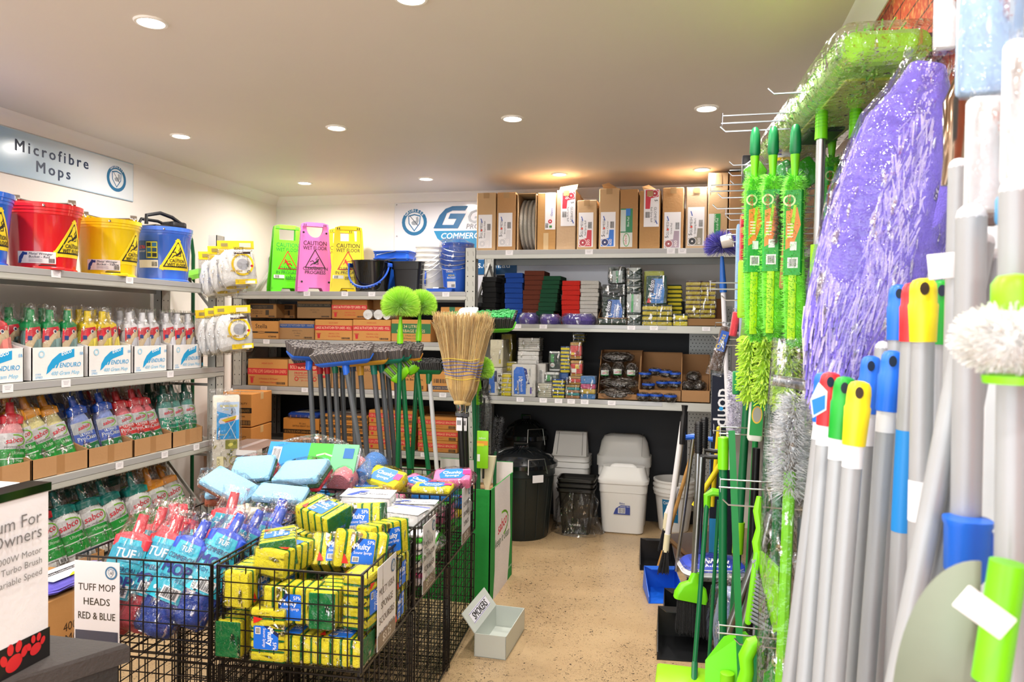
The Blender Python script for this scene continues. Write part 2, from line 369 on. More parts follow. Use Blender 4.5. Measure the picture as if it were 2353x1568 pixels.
def rack(name, label, loc, rz, L, D, H, levels, posts, tickets, strips=None):
    t = thing(name, label, 'shelving', loc, rz)
    for x in posts:
        upright(t, x, 0, H); o = upright(t, x, D-.06, H)
        mb = MB()     # end frame bracing
        z = .15; k = 0
        while z < H-.3:
            a, b = ((.03, z), (D-.03, min(z+.45, H-.05)))[::1 if k % 2 else -1]; xx = x+.04
            mb.box(-.015, .015, -.0, .0, 0, 0, GREY) if 0 else mb.tube([(xx, a[0], a[1]), (xx, b[0], b[1])], .012, GREY, 4)
            mb.tube([(xx, .03, z), (xx, D-.03, z)], .012, GREY, 4); z += .45; k += 1
        mb.build('brace', t, 0)
    for i, (zb, zt) in enumerate(levels):
        mb = MB(); zm = zt-(zt-zb)*.5
        mb.box(0, L, .0, .02, zb, zt, GREY); mb.box(0, L, -.0025, .0, zb+.004, zm-.003, GREY); mb.build('beam', t, 0)
        MB().box(0, L, D-.02, D, zb, zt, GREY).build('beam', t, 0)
        MB().box(0, L, .02, D-.02, zt-.018, zt-.003, DECK).build('shelf_board', t, 0)
        for a, b in (strips[i] if strips else [(0, L)]):
            MB().box(a, b, -.004, -.0005, zm, zt-.002, STRIP).build('price_strip', t, 0)
        for x in tickets[i]:
            mb = MB(); hh = (zt-zb)*.55; mb.box(x-.026, x+.026, -.0058, -.0042, zt-hh-.004, zt-.003, TICK)
            for q in range(3): mb.box(x-.018+.002*q, x+.018-.004*q, -.0061, -.0059, zt-.011-.007*q, zt-.0095-.007*q, mat('#8c8894', 'print'))
            mb.build('price_ticket', t, 0)
    return t
XLF, YBF = -2.91, 5.03
LZ = [(1.627, 1.686), (1.104, 1.167), (.645, .709), (.16, .22)]
BL = [(1.632, 1.69), (1.27, 1.328), (.914, .972), (.484, .536)]
BR = [(1.922, 1.982), (1.42, 1.468), (.906, .96)]
def lY(px, py): return atX(px, py, XLF).y-1.55
rack('shelving_bay', 'long grey steel shelving bay along the left wall holding mops and buckets', (XLF, 1.55, 0), 90, 2.66, .46, 2.0, LZ, (0, 2.58),
     [[lY(*p) for p in ((127, 628), (296, 645))], [lY(*p) for p in ((16, 897), (150, 883), (390, 860))], [lY(*p) for p in ((273, 1067), (377, 1042), (450, 1024))], []])
def bx_(px, py): return atY(px, py, YBF).x
rack('shelving_bay', 'grey steel shelving bay in the back corner holding wet floor signs and cartons', (-3.40, YBF, 0), 0, 1.86, .56, 2.0, BL, (0, 1.85),
     [[bx_(*p)+3.4 for p in ((706, 675), (793, 675), (855, 675), (1025, 675))], [bx_(*p)+3.4 for p in ((613, 784), (690, 786), (960, 792))], [bx_(*p)+3.4 for p in ((607, 893), (701, 898), (900, 905), (1018, 910))], [bx_(*p)+3.4 for p in ((690, 1031), (780, 1034), (870, 1040), (975, 1048))]])
rack('shelving_bay', 'grey steel shelving bay at the back right holding pad boxes and scourers', (-1.468, YBF, 0), 0, 2.0, .56, 2.0, BR, (1.99,),
     [[bx_(*p)+1.47 for p in ((1170, 581), (1353, 580), (1541, 578), (1567, 578))], [bx_(*p)+1.47 for p in ((1189, 752), (1248, 752), (1450, 754), (1502, 756), (1622, 757))], [bx_(*p)+1.47 for p in ((1195, 918), (1248, 920), (1283, 922), (1312, 923), (1343, 925), (1405, 927))]],
     [[(0, 2)], [(0, 1.32)], [(0, 1.30)]])
# ------------------------------------------------------------------ back left bay
def slot(x0, x1, yt, Y, zs):
    a = atY(x0, yt+15, Y); b = atY(x1, yt+15, Y); h = atY((x0+x1)/2, yt, Y).z-zs
    return (a.x+b.x)/2, b.x-a.x, h
CARD = '#c98e4c'; KRAFT = '#b58a5c'; TAN = '#c3a077'
def carton(label, X, Y, Z, w, d, h, col=CARD, els=None, rz=0, group=None, tape=True, name='carton', cat='carton', side=None, rot=None):
    t = thing(name, label, cat, (X, Y, Z), rz, group, rot)
    mb = MB(); mb.rbox(-w/2, w/2, 0, d, 0, h, .004, mat(col, 'card'), seg=1)
    mb.box(-w/2+.002, w/2-.002, d/2-.001, d/2+.001, h-.0005, h+.0006, mat('#3a2818', 'card')); mb.build('box_body', t, 30)
    if tape:
        mb = MB(); c = mat('#d8b27c', 'gloss'); mb.box(-w/2, w/2, d/2-.024, d/2+.024, h+.0004, h+.0012, c)
        for s in (-1, 1): mb.box(s*w/2-.0006, s*w/2+.0006, d/2-.024, d/2+.024, h-.05, h+.001, c)
        mb.build('packing_tape', t, 0)
    if els: panel(t, els(w, h), T(-w/2, 0, 0) @ FRONT, 'printed_front')
    if side: panel(t, side(d, h), T(w/2, 0, 0) @ RZ(90) @ FRONT, 'printed_side')
    return t
def band(col, txt, tc='#f0d8b0', y0=.48, y1=.72, sub='', lines=('1000 PCS / CTN', '20 x 50 Pcs / Roll'), ink=None, bar=1, bin_=1):
    ink = ink or col
    def f(w, h):
        e = [('r', 0, y0*h, w, y1*h, col), tx(w/2, (y0+.07)*h, (y1-y0)*h*.5, txt, tc, w=w*.94)]
        if sub: e.append(tx(w/2, .82*h, .055*h, sub, ink, w=w*.4))
        for i, s in enumerate(lines): e.append(tx(w*.52, (y0-.18-.13*i)*h, .06*h, s, ink, w=w*.5))
        if bin_: e += [('p', [(w*.07, h*.3), (w*.15, h*.3), (w*.14, h*.1), (w*.08, h*.1)], ink), ('l', [(w*.055, h*.33), (w*.165, h*.33)], h*.03, ink)]
        if bar: e.append(('b', w*.72, h*.07, w*.95, h*.16, ''))
        return e
    return f
RED = '#c4242c'
def row(x0, x1, yt, Y, zs, d, label, **k):
    X, w, h = slot(x0, x1, yt, Y, zs); return carton(label, X, Y, zs, w-.003, d, h, **k)
Z1, Z2, Z3, Z4 = 1.688, 1.327, .971, .535
def stella(w, h): return [tx(w*.42, h*.6, h*.24, 'Stella', '#1c1208', b=.004, w=w*.5), ('r', 0, h*.34, w, h*.42, '#1c1208'), ('e', w*.42, h*.38, w*.15, h*.055, 0, '#1c1208'), ('e', w*.42, h*.38, w*.13, h*.03, 0, CARD), tx(w*.93, h*.1, h*.09, 'KT80048', '#1c1208', a='r', b=.01)]
row(572, 640, 738, 5.06, Z2, .4, 'orange brown carton printed Stella at the left of the second shelf', els=stella, group='cartons on the back shelves')
row(641, 722, 737, 5.08, Z2, .36, 'brown carton with a blue MEDIUM 27LT band on the second shelf', col='#a87e52', els=band('#1e4f94', 'MEDIUM 27LT KITCHEN TIDY - WHITE', '#b8a890', .62, .82, '', ('1000 PCS / CTN', '25 x 40mm', 'WHITE'), '#5a5044', 1, 0))
row(723, 809.5, 735, 5.055, Z2, .4, 'carton with a red LARGE 36LTR band, directly right of the blue banded carton', els=band(RED, 'LARGE 36LTR KITCHEN TIDY LINERS - ROLL', sub='BLACK HDPE', lines=('500 PCS / CTN', '20 x 25 Pcs / Roll')))
row(810, 898, 735, 5.055, Z2, .4, 'carton with a red LARGE 36LTR band standing under the white rolls', els=band(RED, 'LARGE 36LTR KITCHEN TIDY LINERS - ROLL', sub='WHITE HDPE'))
row(899, 990, 735, 5.055, Z2, .4, 'carton with a dark green 34 LITRE GARBAGE BAGS band behind the lime dusters', els=lambda w, h: [('r', 0, h*.38, w, h*.82, '#1d6b3c'), tx(w*.5, h*.63, h*.13, '34 LITRE', '#e8c890', w=w*.6), tx(w*.5, h*.43, h*.13, 'GARBAGE BAGS', '#e8c890', w=w*.8), tx(w*.5, h*.25, h*.07, '5 Packs of 50', '#1d6b3c'), tx(w*.5, h*.12, h*.07, '250 Pieces / Carton', '#1d6b3c')])
zz = 1.327+.162
def dark(w, h): return [('r', w*.04, h*.62, w*.9, h*.92, '#2a1c10'), tx(w*.42, h*.68, h*.16, 'KITCHEN TIDY', '#6e522e', w=w*.5), tx(w*.32, h*.42, h*.09, '50 LITRE x 100', '#3a2814'), tx(w*.32, h*.28, h*.09, '20 Packs of 50', '#3a2814'), ('c', w*.3, h*.12, h*.07, '#3a2814'), ('r', w*.62, h*.2, w*.74, h*.55, '#3a2814'), ('b', w*.72, h*.06, w*.95, h*.16, '')]
row(571, 635, 698, 5.10, zz, .36, 'brown carton with a black heading bar stacked on the Stella carton', col='#9a7040', els=dark)
row(637, 677, 699, 5.22, zz, .3, 'brown carton set back beside the black headed carton on the upper row', col='#946a3c', els=dark)
row(682, 761, 692, 5.12, zz, .36, 'dull brown carton stacked on the blue MEDIUM 27LT carton', col='#8f6c46', els=band('#33302a', 'MEDIUM 27LT KITCHEN TIDY - WHITE', '#8a7a60', .64, .84, '', ('1000 PCS / CTN', 'WHITE'), '#544632', 1, 0))
row(762, 844, 689, 5.09, zz, .36, 'carton with a red LARGE 36LTR band stacked in the upper row', col='#b87a3c', els=band(RED, 'LARGE 36LTR KITCHEN TIDY LINERS - ROLL'))
row(846, 915, 689, 5.2, zz, .3, 'plain brown carton behind the white rolls on the upper row', col='#a06c38')
row(1012, 1066, 706, 5.1, Z2+.02, .4, 'carton with a green vertical stripe beside the right post', els=lambda w, h: [('r', w*.38, 0, w*.62, h, '#1d6b3c')])
for i, (px, r) in enumerate(((847, .036), (871, .036), (890, .03))):
    p = atY(px, 729, 5.09); o = thing('bin_liner_roll', ('left', 'middle', 'right')[i]+'most white plastic roll lying on the red banded carton', 'roll', (p.x, 5.075, zz+r-.002), 0, 'white rolls')
    mb = MB(); mb.lathe([(r*.35, 0), (r, .001), (r*1.02, .004), (r*1.02, .2), (r*.35, .2)], mat('#eeece8', 'print'), 20, RX(-90)); mb.lathe([(r*.34, .004), (r*.34, .05)], mat('#b8b2a8', 'card'), 14, RX(-90)); mb.build('roll_body', o)
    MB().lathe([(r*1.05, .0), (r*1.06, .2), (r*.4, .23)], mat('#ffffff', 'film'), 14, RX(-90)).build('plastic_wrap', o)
row(569, 661, 826, 5.055, Z3, .4, 'carton with a red 75 LITRE LDPE band at the left of the third shelf', els=band(RED, '75 LITRE LDPE GARBAGE BIN LINERS', '#f0b080', .42, .66, 'HEAVY DUTY', ('10 Packets x 25 Pieces', '250 Pieces / Carton')))
row(662, 760, 827, 5.055, Z3, .4, 'paler carton with a red BOLT BLACK GARBAGE BAGS band', col='#b8946a', els=lambda w, h: [('r', 0, h*.6, w, h*.84, RED), tx(w*.5, h*.66, h*.12, 'BOLT BLACK GARBAGE BAGS', '#f0d0b0', w=w*.9), tx(w*.45, h*.46, h*.09, 'PREMIUM 82 LITRE', RED, b=.01, w=w*.6), ('l', [(w*.15, h*.42), (w*.75, h*.42)], .003, RED), ('o', w*.2, h*.3, h*.05, h*.08, RED), ('o', w*.63, h*.3, h*.05, h*.08, RED), tx(w*.42, h*.32, h*.05, 'PREMIUM GRADE', RED), tx(w*.42, h*.22, h*.05, '25 x 10 bags', RED), ('p', [(w*.72, h*.36), (w*.9, h*.36), (w*.88, h*.4), (w*.9, h*.45), (w*.72, h*.45)], RED)])
row(761, 862, 829, 5.06, Z3, .4, 'plain brown carton printed HDPE GARBAGE BAGS', col='#a67a4c', els=lambda w, h: [tx(w*.15, h*.62, h*.11, 'HDPE GARBAGE BAGS', '#2a1c10', a='l', w=w*.8), tx(w*.15, h*.48, h*.07, 'SIZE 740 x 900', '#2a1c10', a='l'), tx(w*.15, h*.36, h*.07, '250 BAGS', '#2a1c10', a='l')])
row(864, 981, 838, 5.055, Z3, .4, 'carton printed Black Bin Liners with a dark top band', els=lambda w, h: [('r', 0, h*.78, w, h*.9, '#2b3550'), tx(w*.72, h*.52, h*.09, '45 Litre', '#20180e', b=.01), tx(w*.72, h*.4, h*.09, 'Black Bin Liners', '#20180e', b=.01, w=w*.45), ('l', [(w*.2, h*.25), (w*.24, h*.36), (w*.28, h*.25), (w*.2, h*.25)], .003, '#20180e'), ('b', w*.78, h*.08, w*.94, h*.22, '')])
row(983, 1052, 855, 5.055, Z3, .4, 'small carton with a blue foot band behind the straw broom', els=lambda w, h: [('r', 0, h*.12, w*.8, h*.3, '#2b3550'), tx(w*.4, h*.16, h*.09, 'BIN LINERS DOWN', '#c8a870', w=w*.7), ('b', w*.2, h*.45, w*.8, h*.65, '')])
def blk(s, s2='25 x 40 Pieces'):
    return lambda w, h: [('r', 0, h*.42, w, h*.58, '#1c140c'), tx(w*.5, h*.45, h*.09, s, '#a87838', w=w*.9), tx(w*.55, h*.78, h*.06, '82 Litre', '#1c140c'), tx(w*.55, h*.68, h*.06, 'EXTRA HEAVY DUTY', '#1c140c'), tx(w*.55, h*.3, h*.06, '2 Packets of Pieces', '#1c140c'), ('r', w*.56, h*.06, w*.97, h*.2, '#1c140c'), ('r', w*.575, h*.075, w*.955, h*.185, '#bd8240'), ('b', w*.58, h*.075, w*.95, h*.185, '')]
row(650, 733, 962, 5.06, Z4, .4, 'carton with a black 82 LITRE BLUE HDPE band under a blue pack', col='#b9792f', els=blk('82 LITRE BLUE HDPE GARBAGE BINLINERS'))
def stack(n, x0, x1, yt, Y, zs, d, labels, els, col=CARD):
    X, w, h = slot(x0, x1, yt, Y, zs); h /= n
    for i in range(n): carton(labels[i], X+rnd.uniform(-.003, .003), Y+rnd.uniform(0, .006), zs+h*i, w-.004, d, h-.0015, col, els, tape=i == n-1)
od = ('bottom', 'second', 'third', 'top')
thin = lambda c, s, tc: (lambda w, h: [('r', 0, h*.42, w, h*.78, c), tx(w*.5, h*.5, h*.2, s, tc, w=w*.94), tx(w*.5, h*.22, h*.09, '100 Pieces / Carton', c), ('p', [(w*.05, h*.3), (w*.11, h*.3), (w*.1, h*.1), (w*.06, h*.1)], c), ('b', w*.78, h*.08, w*.96, h*.32, '')])
stack(4, 734, 844, 955, 5.06, Z4, .4, ['%s flat carton of the stack with black bands behind the broom handles' % s for s in od], thin('#1c140c', '82 LITRE HDPE GARBAGE BINLINERS', '#a87838'), '#b9792f')
stack(3, 846, 951, 944, 5.055, Z4, .4, ['%s carton of the stack with red 120 LITRE bands' % s for s in ('bottom', 'middle', 'top')], thin(RED, '120 LITRE LDPE GARBAGE BINLINERS', '#e8b080'), '#c07f38')
stack(3, 960, 1052, 960, 5.06, Z4, .4, ['%s carton of the stack with red 240 LITRE bands by the straw broom' % s for s in ('bottom', 'middle', 'top')], thin(RED, '240 LITRE LDPE GARBAGE BINLINERS', '#e8b080'), '#b97a36')
def flatpack(label, X, Y, Z, w, d, h, col, els=None, rz=0, name='flat_pack'):
    t = thing(name, label, 'pack', (X, Y, Z), rz); MB().loft([(0, w*.47, d*.45, .04), (h*.3, w*.5, d*.5, .05), (h*.7, w*.5, d*.5, .05), (h, w*.44, d*.44, .04)], mat(col, 'print'), 5, T(0, d/2, 0)).build('folded_bags', t)
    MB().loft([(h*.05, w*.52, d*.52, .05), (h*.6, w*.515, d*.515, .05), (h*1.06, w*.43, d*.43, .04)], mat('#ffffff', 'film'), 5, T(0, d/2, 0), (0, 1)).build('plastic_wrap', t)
    MB().rbox(-w*.28, w*.2, .04, d*.7, h*.98, h*1.02, .005, mat('#e8e4e0', 'print')).build('paper_label', t)
    return t
p = atY(692, 960, 5.06); flatpack('blue plastic wrapped pack lying on the 82 LITRE BLUE carton', p.x, 5.06, .535+.196, .26, .36, .045, '#1e3f8e')
p = atY(790, 955, 5.06); flatpack('clear wrapped pack with red print lying on the black banded stack', p.x+.0, 5.08, .535+.222, .3, .36, .03, '#5c4a40')
# cartons at the foot of the left end, beside the big brown box
p = atY(552, 985, 4.55); px = atY(518, 985, 4.55).x
for i, (z, h) in enumerate(((.0, .24), (.245, .24), (.49, .22), (.715, .235))):
    carton('%s orange carton of the tall stack in the corner behind the printed box' % ('bottom', 'second', 'third', 'top')[i], -3.12, 4.62, z, .28, .34, h-.002, '#c98640', blk('82 LITRE BLACK HDPE GARBAGE BINLINERS'), rz=8, tape=True)
carton('low orange carton on the floor under the back left shelf', -2.93, 5.05, 0, .36, .4, .46, '#bb7a34', None)
carton('second low carton on the floor under the back left shelf, right of the first', -2.5, 5.12, 0, .4, .4, .42, '#9a6a34', None)
carton('third low carton on the floor under the back left shelf, nearest the straw broom', -1.95, 5.14, 0, .42, .4, .38, '#7a4a28', None)
# the big dark box of a spin mop set
def magic(w, h):
    return [('r', 0, 0, w, h, '#2e211e'), ('e', w*.8, h*.62, w*.15, h*.26, 0, '#120c0b'), ('e', w*.62, h*.52, w*.1, h*.16, 0, '#6e5552'), ('e', w*.62, h*.5, w*.08, h*.12, 0, '#8c7370'),
            ('r', w*.0, h*.93, w*.17, h, '#e6e0dc'), ('r', w*.1, h*.72, w*.34, h*.92, '#d8d2cc'), tx(w*.22, h*.83, h*.07, 'WHITE', '#2e211e', w=w*.2), tx(w*.22, h*.74, h*.07, 'MAGIC', '#2e211e', w=w*.2),
            tx(w*.22, h*.6, h*.025, 'PREMIUM', '#e8e2de'), tx(w*.22, h*.54, h*.055, 'Spin Mop', '#e8e2de', w=w*.22), tx(w*.21, h*.4, h*.11, 'DUO', '#f4f0ee', b=.03, w=w*.28), ('p', [(w*.86, h), (w, h), (w, h*.82)], '#d8cfc0')]
def magic_side(w, h):
    e = [('r', 0, 0, w, h, '#dcdcde'), ('r', w*.3, h*.92, w*.85, h*.95, '#6a6670'), ('r', w*.3, h*.5, w*.85, h*.53, '#6a6670')]
    for i, c in enumerate(('#d8a080', '#a83048', '#b09a8c', '#e0a070')): e.append(('c', w*(.45+.25*(i % 2)), h*(.84-.14*(i//2)), w*.1, c))
    return e+[('o', w*.72, h*.3, w*.1, w*.12, '#c0c0c4')]
t = thing('boxed_mop_set', 'large dark brown WHITE MAGIC spin mop DUO box standing behind the baskets', 'box', (atY(657, 1000, 4.55).x, 4.55, 0), 97)
w_, d_, h_ = .44, .28, .655
MB().rbox(-w_/2, w_/2, 0, d_, 0, h_, .003, mat('#8a7064', 'card'), T(-w_/2, 0, 0), 1).build('box_body', t, 30)
MB().box(-w_, 0, d_/2-.02, d_/2+.02, h_, h_+.001, mat('#d8cfd0', 'gloss')).build('packing_tape', t, 0)
panel(t, magic(w_, h_), T(-w_, 0, 0) @ FRONT, 'printed_front'); panel(t, magic_side(d_, h_), T(-w_, d_, 0) @ RZ(-90) @ FRONT, 'printed_side')

# wet floor signs on the top shelf
def pict(cx, cy, s, c, style=0):
    if style == 0:   # slipping figure, feet to the right
        return [('c', cx-.22*s, cy+.34*s, .075*s, c), ('l', [(cx-.2*s, cy+.22*s), (cx+.0*s, cy-.08*s)], .17*s, c), ('l', [(cx-.24*s, cy+.2*s), (cx+.25*s, cy+.26*s)], .06*s, c), ('l', [(cx-.24*s, cy+.2*s), (cx-.4*s, cy-.04*s)], .06*s, c), ('l', [(cx+.0*s, cy-.08*s), (cx+.18*s, cy+.04*s), (cx+.36*s, cy-.14*s)], .08*s, c), ('l', [(cx-.02*s, cy-.1*s), (cx+.26*s, cy-.46*s)], .09*s, c)]
    return [('c', cx+.26*s, cy+.22*s, .075*s, c), ('l', [(cx+.2*s, cy+.08*s), (cx-.06*s, cy-.12*s)], .16*s, c), ('l', [(cx+.16*s, cy+.12*s), (cx+.06*s, cy+.26*s), (cx+.2*s, cy+.44*s)], .05*s, c), ('l', [(cx+.22*s, cy+.06*s), (cx+.26*s, cy-.18*s), (cx+.06*s, cy-.2*s)], .055*s, c), ('l', [(cx-.06*s, cy-.1*s), (cx-.22*s, cy+.12*s), (cx-.46*s, cy+.02*s)], .06*s, c), ('l', [(cx-.06*s, cy-.14*s), (cx-.28*s, cy-.18*s), (cx-.42*s, cy-.32*s)], .07*s, c), ('l', [(cx-.2*s, cy-.4*s), (cx+.06*s, cy-.42*s)], .025*s, c)]
def triangle(cx, cy, s, c, wd=.05, fill=None):
    q = [(cx-.5*s, cy-.43*s), (cx+.5*s, cy-.43*s), (cx, cy+.5*s)]
    e = [('p', q, fill)] if fill else []
    return e+[('l', q+[q[0]], wd*s, c)]+[('c', a, b, wd*s/2, c) for a, b in q]
def wet_sign(label, X, Y, rz, col, ink, tri, style, H=.515, open_=1.0):
    t = thing('wet_floor_sign', label, 'sign', (X, Y, Z1), rz, 'wet floor signs')
    wt, wb_ = .098, .131; a = 9*open_
    def face(sgn):
        mb = MB(); m = mat(col, 'plastic'); d0, d1 = -.009, .009
        y1, y2 = H-.115, H-.03
        wx = lambda z: wb_+(wt-wb_)*z/H
        hx = .062
        mb.prism([(-wb_, 0), (-.06, 0), (-.045, .03), (.045, .03), (.06, 0), (wb_, 0), (wx(y1), y1), (-wx(y1), y1)], d0, d1, m)
        if style: # rounded lower edge of the handle opening
            arc = [(hx*math.cos(q), y2-.01-.075*math.sin(q)) for q in [PI*i/10 for i in range(11)]]
            mb.prism([(-wx(y1), y1)]+[(wx(y1), y1)]+[(hx, y2-.01)]+arc[1:-1]+[(-hx, y2-.01)], d0, d1, m)
            mb.prism([(wx(y1), y1), (wx(y2), y2), (hx, y2), (hx, y2-.01)], d0, d1, m); mb.prism([(-wx(y1), y1), (-hx, y2-.01), (-hx, y2), (-wx(y2), y2)], d0, d1, m)
        else:
            for q in (-1, 1): mb.prism([(q*hx, y1), (q*wx(y1), y1), (q*wx(y2), y2), (q*hx, y2)][::q], d0, d1, m)
        mb.prism([(-wx(y2), y2), (wx(y2), y2), (wt, H-.012), (wt*.6, H), (-wt*.6, H), (-wt, H-.012)], d0-.004, d1, m)
        for q in (-1, 1):    # raised side ribs and hinge slots
            mb.prism([(q*(wb_-.001), .03), (q*(wb_-.012), .03), (q*(wt-.008), H-.03), (q*(wt+.003), H-.03)][::-q], d0-.004, d0, m)
            for k in (.066, .08): mb.box(q*k-.003, q*k+.003, d0-.0046, d0-.004, H-.028, H-.012, mat(ink, 'print'))
        mb.M = Matrix()
        return mb
    R = T(0, -.045*open_, 0) @ RX(-a*.55) ; B = T(0, .075*open_, 0) @ RX(a*.75) @ RZ(180)
    f = face(1).build('front_panel', t, 30); f.matrix_local = R
    b = face(1).build('rear_panel', t, 30); b.matrix_local = B
    cy0 = H*.47
    e = [tx(0, H*.67, H*.062, 'CAUTION', ink, b=.012 if style else .004, w=.17), tx(0, H*.605, H*.052, 'WET FLOOR', ink, b=.012 if style else .004, w=.175)]
    e += triangle(0, cy0-.002, .145, tri, .045)+pict(0, cy0-.022, .082, '#20181a' if style else tri, style)
    if style: e += [tx(0, H*.31, H*.045, 'CLEANING IN', ink, b=.012, w=.18), tx(0, H*.255, H*.045, 'PROGRESS', ink, b=.012, w=.15)]+[('c', q*.084, zc, .008, '#241a1e') for q in (-1, 1) for zc in (H*.85,)]+[('c', q*.1, H*.14, .008, '#241a1e') for q in (-1, 1)]
    else: e += [tx(0, H*.33, H*.045, 'CLEANING', ink, w=.13), tx(0, H*.27, H*.045, 'IN PROGRESS', ink, w=.18), tx(.02, H*.2, H*.05, 'sabco', ink, s=.3, b=.01), ('l', [(-.02+.0, H*.19), (.05, H*.185), (.07, H*.215)], .003, ink), ('r', -.11, H*.2, -.03, H*.25, '#e8e8e0'), ('b', -.1, H*.205, -.07, H*.245, '')]
    pn = panel(f, e, T(0, -.009, 0) @ FRONT, 'printed_warning')
    return t
wet_sign('lime green wet floor sign, leftmost on the top back shelf', atY(652, 660, 5.12).x, 5.16, 46, '#5fe01a', '#0c6a2c', '#c8281e', 0)
wet_sign('bright pink wet floor sign between the green and yellow signs', atY(719, 660, 5.1).x, 5.12, 38, '#f27fd0', '#3a1424', '#3a1424', 1, .525)
wet_sign('yellow wet floor sign half hidden behind the pink one', atY(775, 620, 5.36).x, 5.42, 30, '#f5d41c', '#3a3210', '#d83a24', 0)
wet_sign('yellow wet floor sign standing in front, beside the black bucket', atY(797, 660, 5.15).x, 5.17, 22, '#f7e01e', '#2c2a10', '#d83a24', 0, .5)

# buckets on the top shelf
def pail_mesh(secs, m, th=.004, rim=.006, n=6, floor_z=.004):
    mb = MB(); s0 = list(secs); z, hx, hy, r = s0[-1]
    out = s0+[(z, hx+rim, hy+rim, r+rim), (z+rim, hx+rim, hy+rim, r+rim), (z+rim, hx-th, hy-th, max(.001, r-th))]
    inn = [(q[0], q[1]-th, q[2]-th, max(.001, q[3]-th)) for q in s0[::-1][1:]]; inn[-1] = (floor_z,)+inn[-1][1:]
    return mb.loft(out+inn, m, n)
t = thing('bucket', 'black oval bucket with a blue swing handle in front on the top shelf', 'bucket', (atY(852, 640, 5.13).x, 5.15, Z1))
pail_mesh([(0, .115, .085, .08), (.02, .12, .09, .085), (.215, .148, .118, .115), (.228, .152, .122, .12)], mat('#121112', 'gloss')).build('bucket_body', t)
mb = MB(); hp = [(.158*math.cos(a), -.05-.09*math.sin(a)*1.0, .2-.165*math.sin(a)**.8 if math.sin(a) > 0 else .2) for a in [PI*i/20 for i in range(21)]]
mb.tube(hp, .007, mat('#2558c8', 'plastic'), 8)
for i in range(5, 16): mb.box(-.008, .008, -.004, .004, -.012, -.002, mat('#2558c8', 'plastic'), T(*hp[i]))
for q in (-1, 1): mb.rbox(q*.158-.008, q*.158+.008, -.065, .01, .185, .215, .004, mat('#2558c8', 'plastic'))
mb.build('handle', t)
t = thing('bucket', 'black square bucket with a blue handle, right of the oval one', 'bucket', (atY(942, 640, 5.24).x, 5.26, Z1))
pail_mesh([(0, .09, .09, .02), (.17, .105, .105, .022), (.172, .112, .112, .025), (.225, .116, .116, .025)], mat('#141314', 'plastic')).build('bucket_body', t)
MB().tube([(.12, -.0, .2), (.128, -.03, .16), (.13, -.05, .08), (.126, -.03, .06)], .006, mat('#2050b8', 'plastic')).build('handle', t)
t = thing('bucket', 'upper blue rectangular bucket of the nested pair behind the black buckets', 'bucket', (atY(908, 600, 5.42).x, 5.45, Z1+.055), 0, 'blue rectangular buckets'); blue = mat('#1f5fd0', 'plastic')
pb = pail_mesh([(0, .11, .09, .02), (.21, .135, .115, .022), (.214, .142, .122, .025), (.25, .142, .122, .025), (.256, .146, .126, .025), (.268, .146, .126, .025)], blue); pb.build('bucket_body', t)
MB().tube([(-.15, 0, .25), (-.155, -.06, .2), (-.1, -.15, .24), (.05, -.14, .27)], .003, mat('#c8ccd2', 'steel'), 6).build('handle', t)
dup(t, 'lower blue rectangular bucket of the nested pair behind the black buckets', (atY(908, 600, 5.42).x, 5.45, Z1))
pz = atY(987, 640, 5.3).x
pw = None
for i in range(5):
    lb = '%s white pail of the nested stack between black and blue buckets' % ('bottom', 'second', 'third', 'fourth', 'top')[i]
    if pw is None:
        pw = thing('pail', lb, 'bucket', (pz, 5.34, Z1), 0, 'nested white pails')
        MB().lathe([(.092, 0), (.096, .005), (.112, .17), (.118, .172), (.118, .178), (.113, .18), (.116, .2), (.121, .202), (.121, .214), (.112, .214), (.092, .01), (1e-5, .008)], mat('#e9e6e0', 'plastic'), 32).build('bucket_body', pw)
        MB().tube([(.122*math.cos(a), -.04*abs(math.sin(a))-.118*math.sin(a), .19-.13*math.sin(a)) for a in [PI*j/12 for j in range(13)]], .0022, mat('#c0c0c0', 'steel'), 5).build('handle', pw)
    else: dup(pw, lb, (pz+rnd.uniform(-.003, .003), 5.34, Z1+.036*i), rnd.uniform(-20, 20))
bz = atY(1046, 640, 5.18).x
t = thing('bucket', 'blue labelled bucket at the bottom of the stack beside the shelf post', 'bucket', (bz, 5.2, Z1), 0, 'blue round buckets')
MB().lathe([(.082, 0), (.086, .006), (.108, .2), (.114, .202), (.116, .216), (.12, .222), (.12, .232), (.11, .232), (.086, .01), (1e-5, .008)], mat('#2458c0', 'plastic'), 32).build('bucket_body', t)
MB().tube([(.121*math.cos(a), -.121*math.sin(a), .21-.05*math.sin(a)) for a in [PI*j/12 for j in range(13)]], .0022, mat('#c0c4c8', 'steel'), 5).build('handle', t)
def cylw(r0, r1, h, yc=0): # wrap a panel (x centred) on a tapered cylinder facing -y
    def f(x, y, z):
        r = r0+(r1-r0)*y/h+z; a = x/(r0+(r1-r0)*y/h); return (r*math.sin(a), -r*math.cos(a)+yc, y)
    return f
panel(t, [('r', -.045, .03, .03, .14, '#1a66c8'), ('r', -.04, .035, .025, .08, '#e8e0d8'), ('b', -.005, .04, .02, .06, ''), tx(-.02, .145, .016, 'Oates', '#f4f4f4', b=.02), tx(-.005, .118, .012, 'AQUA', '#e8d02a', b=.02), tx(-.005, .1, .012, 'BUCKET', '#f4f4f4', b=.02)], None, 'printed_label', cylw(.086, .108, .2))
bb = t
for i in range(4): dup(bb, '%s blue bucket of the plastic wrapped stack beside the shelf post' % ('second', 'third', 'fourth', 'top')[i], (bz+.004*i, 5.2, Z1+.032*(i+1)), 8*i)
fm = MB(); fm.lathe([(.1, .17), (.128, .22), (.136, .30), (.128, .365), (.09, .39), (.03, .40), (1e-5, .4)], mat('#ffffff', 'film'), 18)
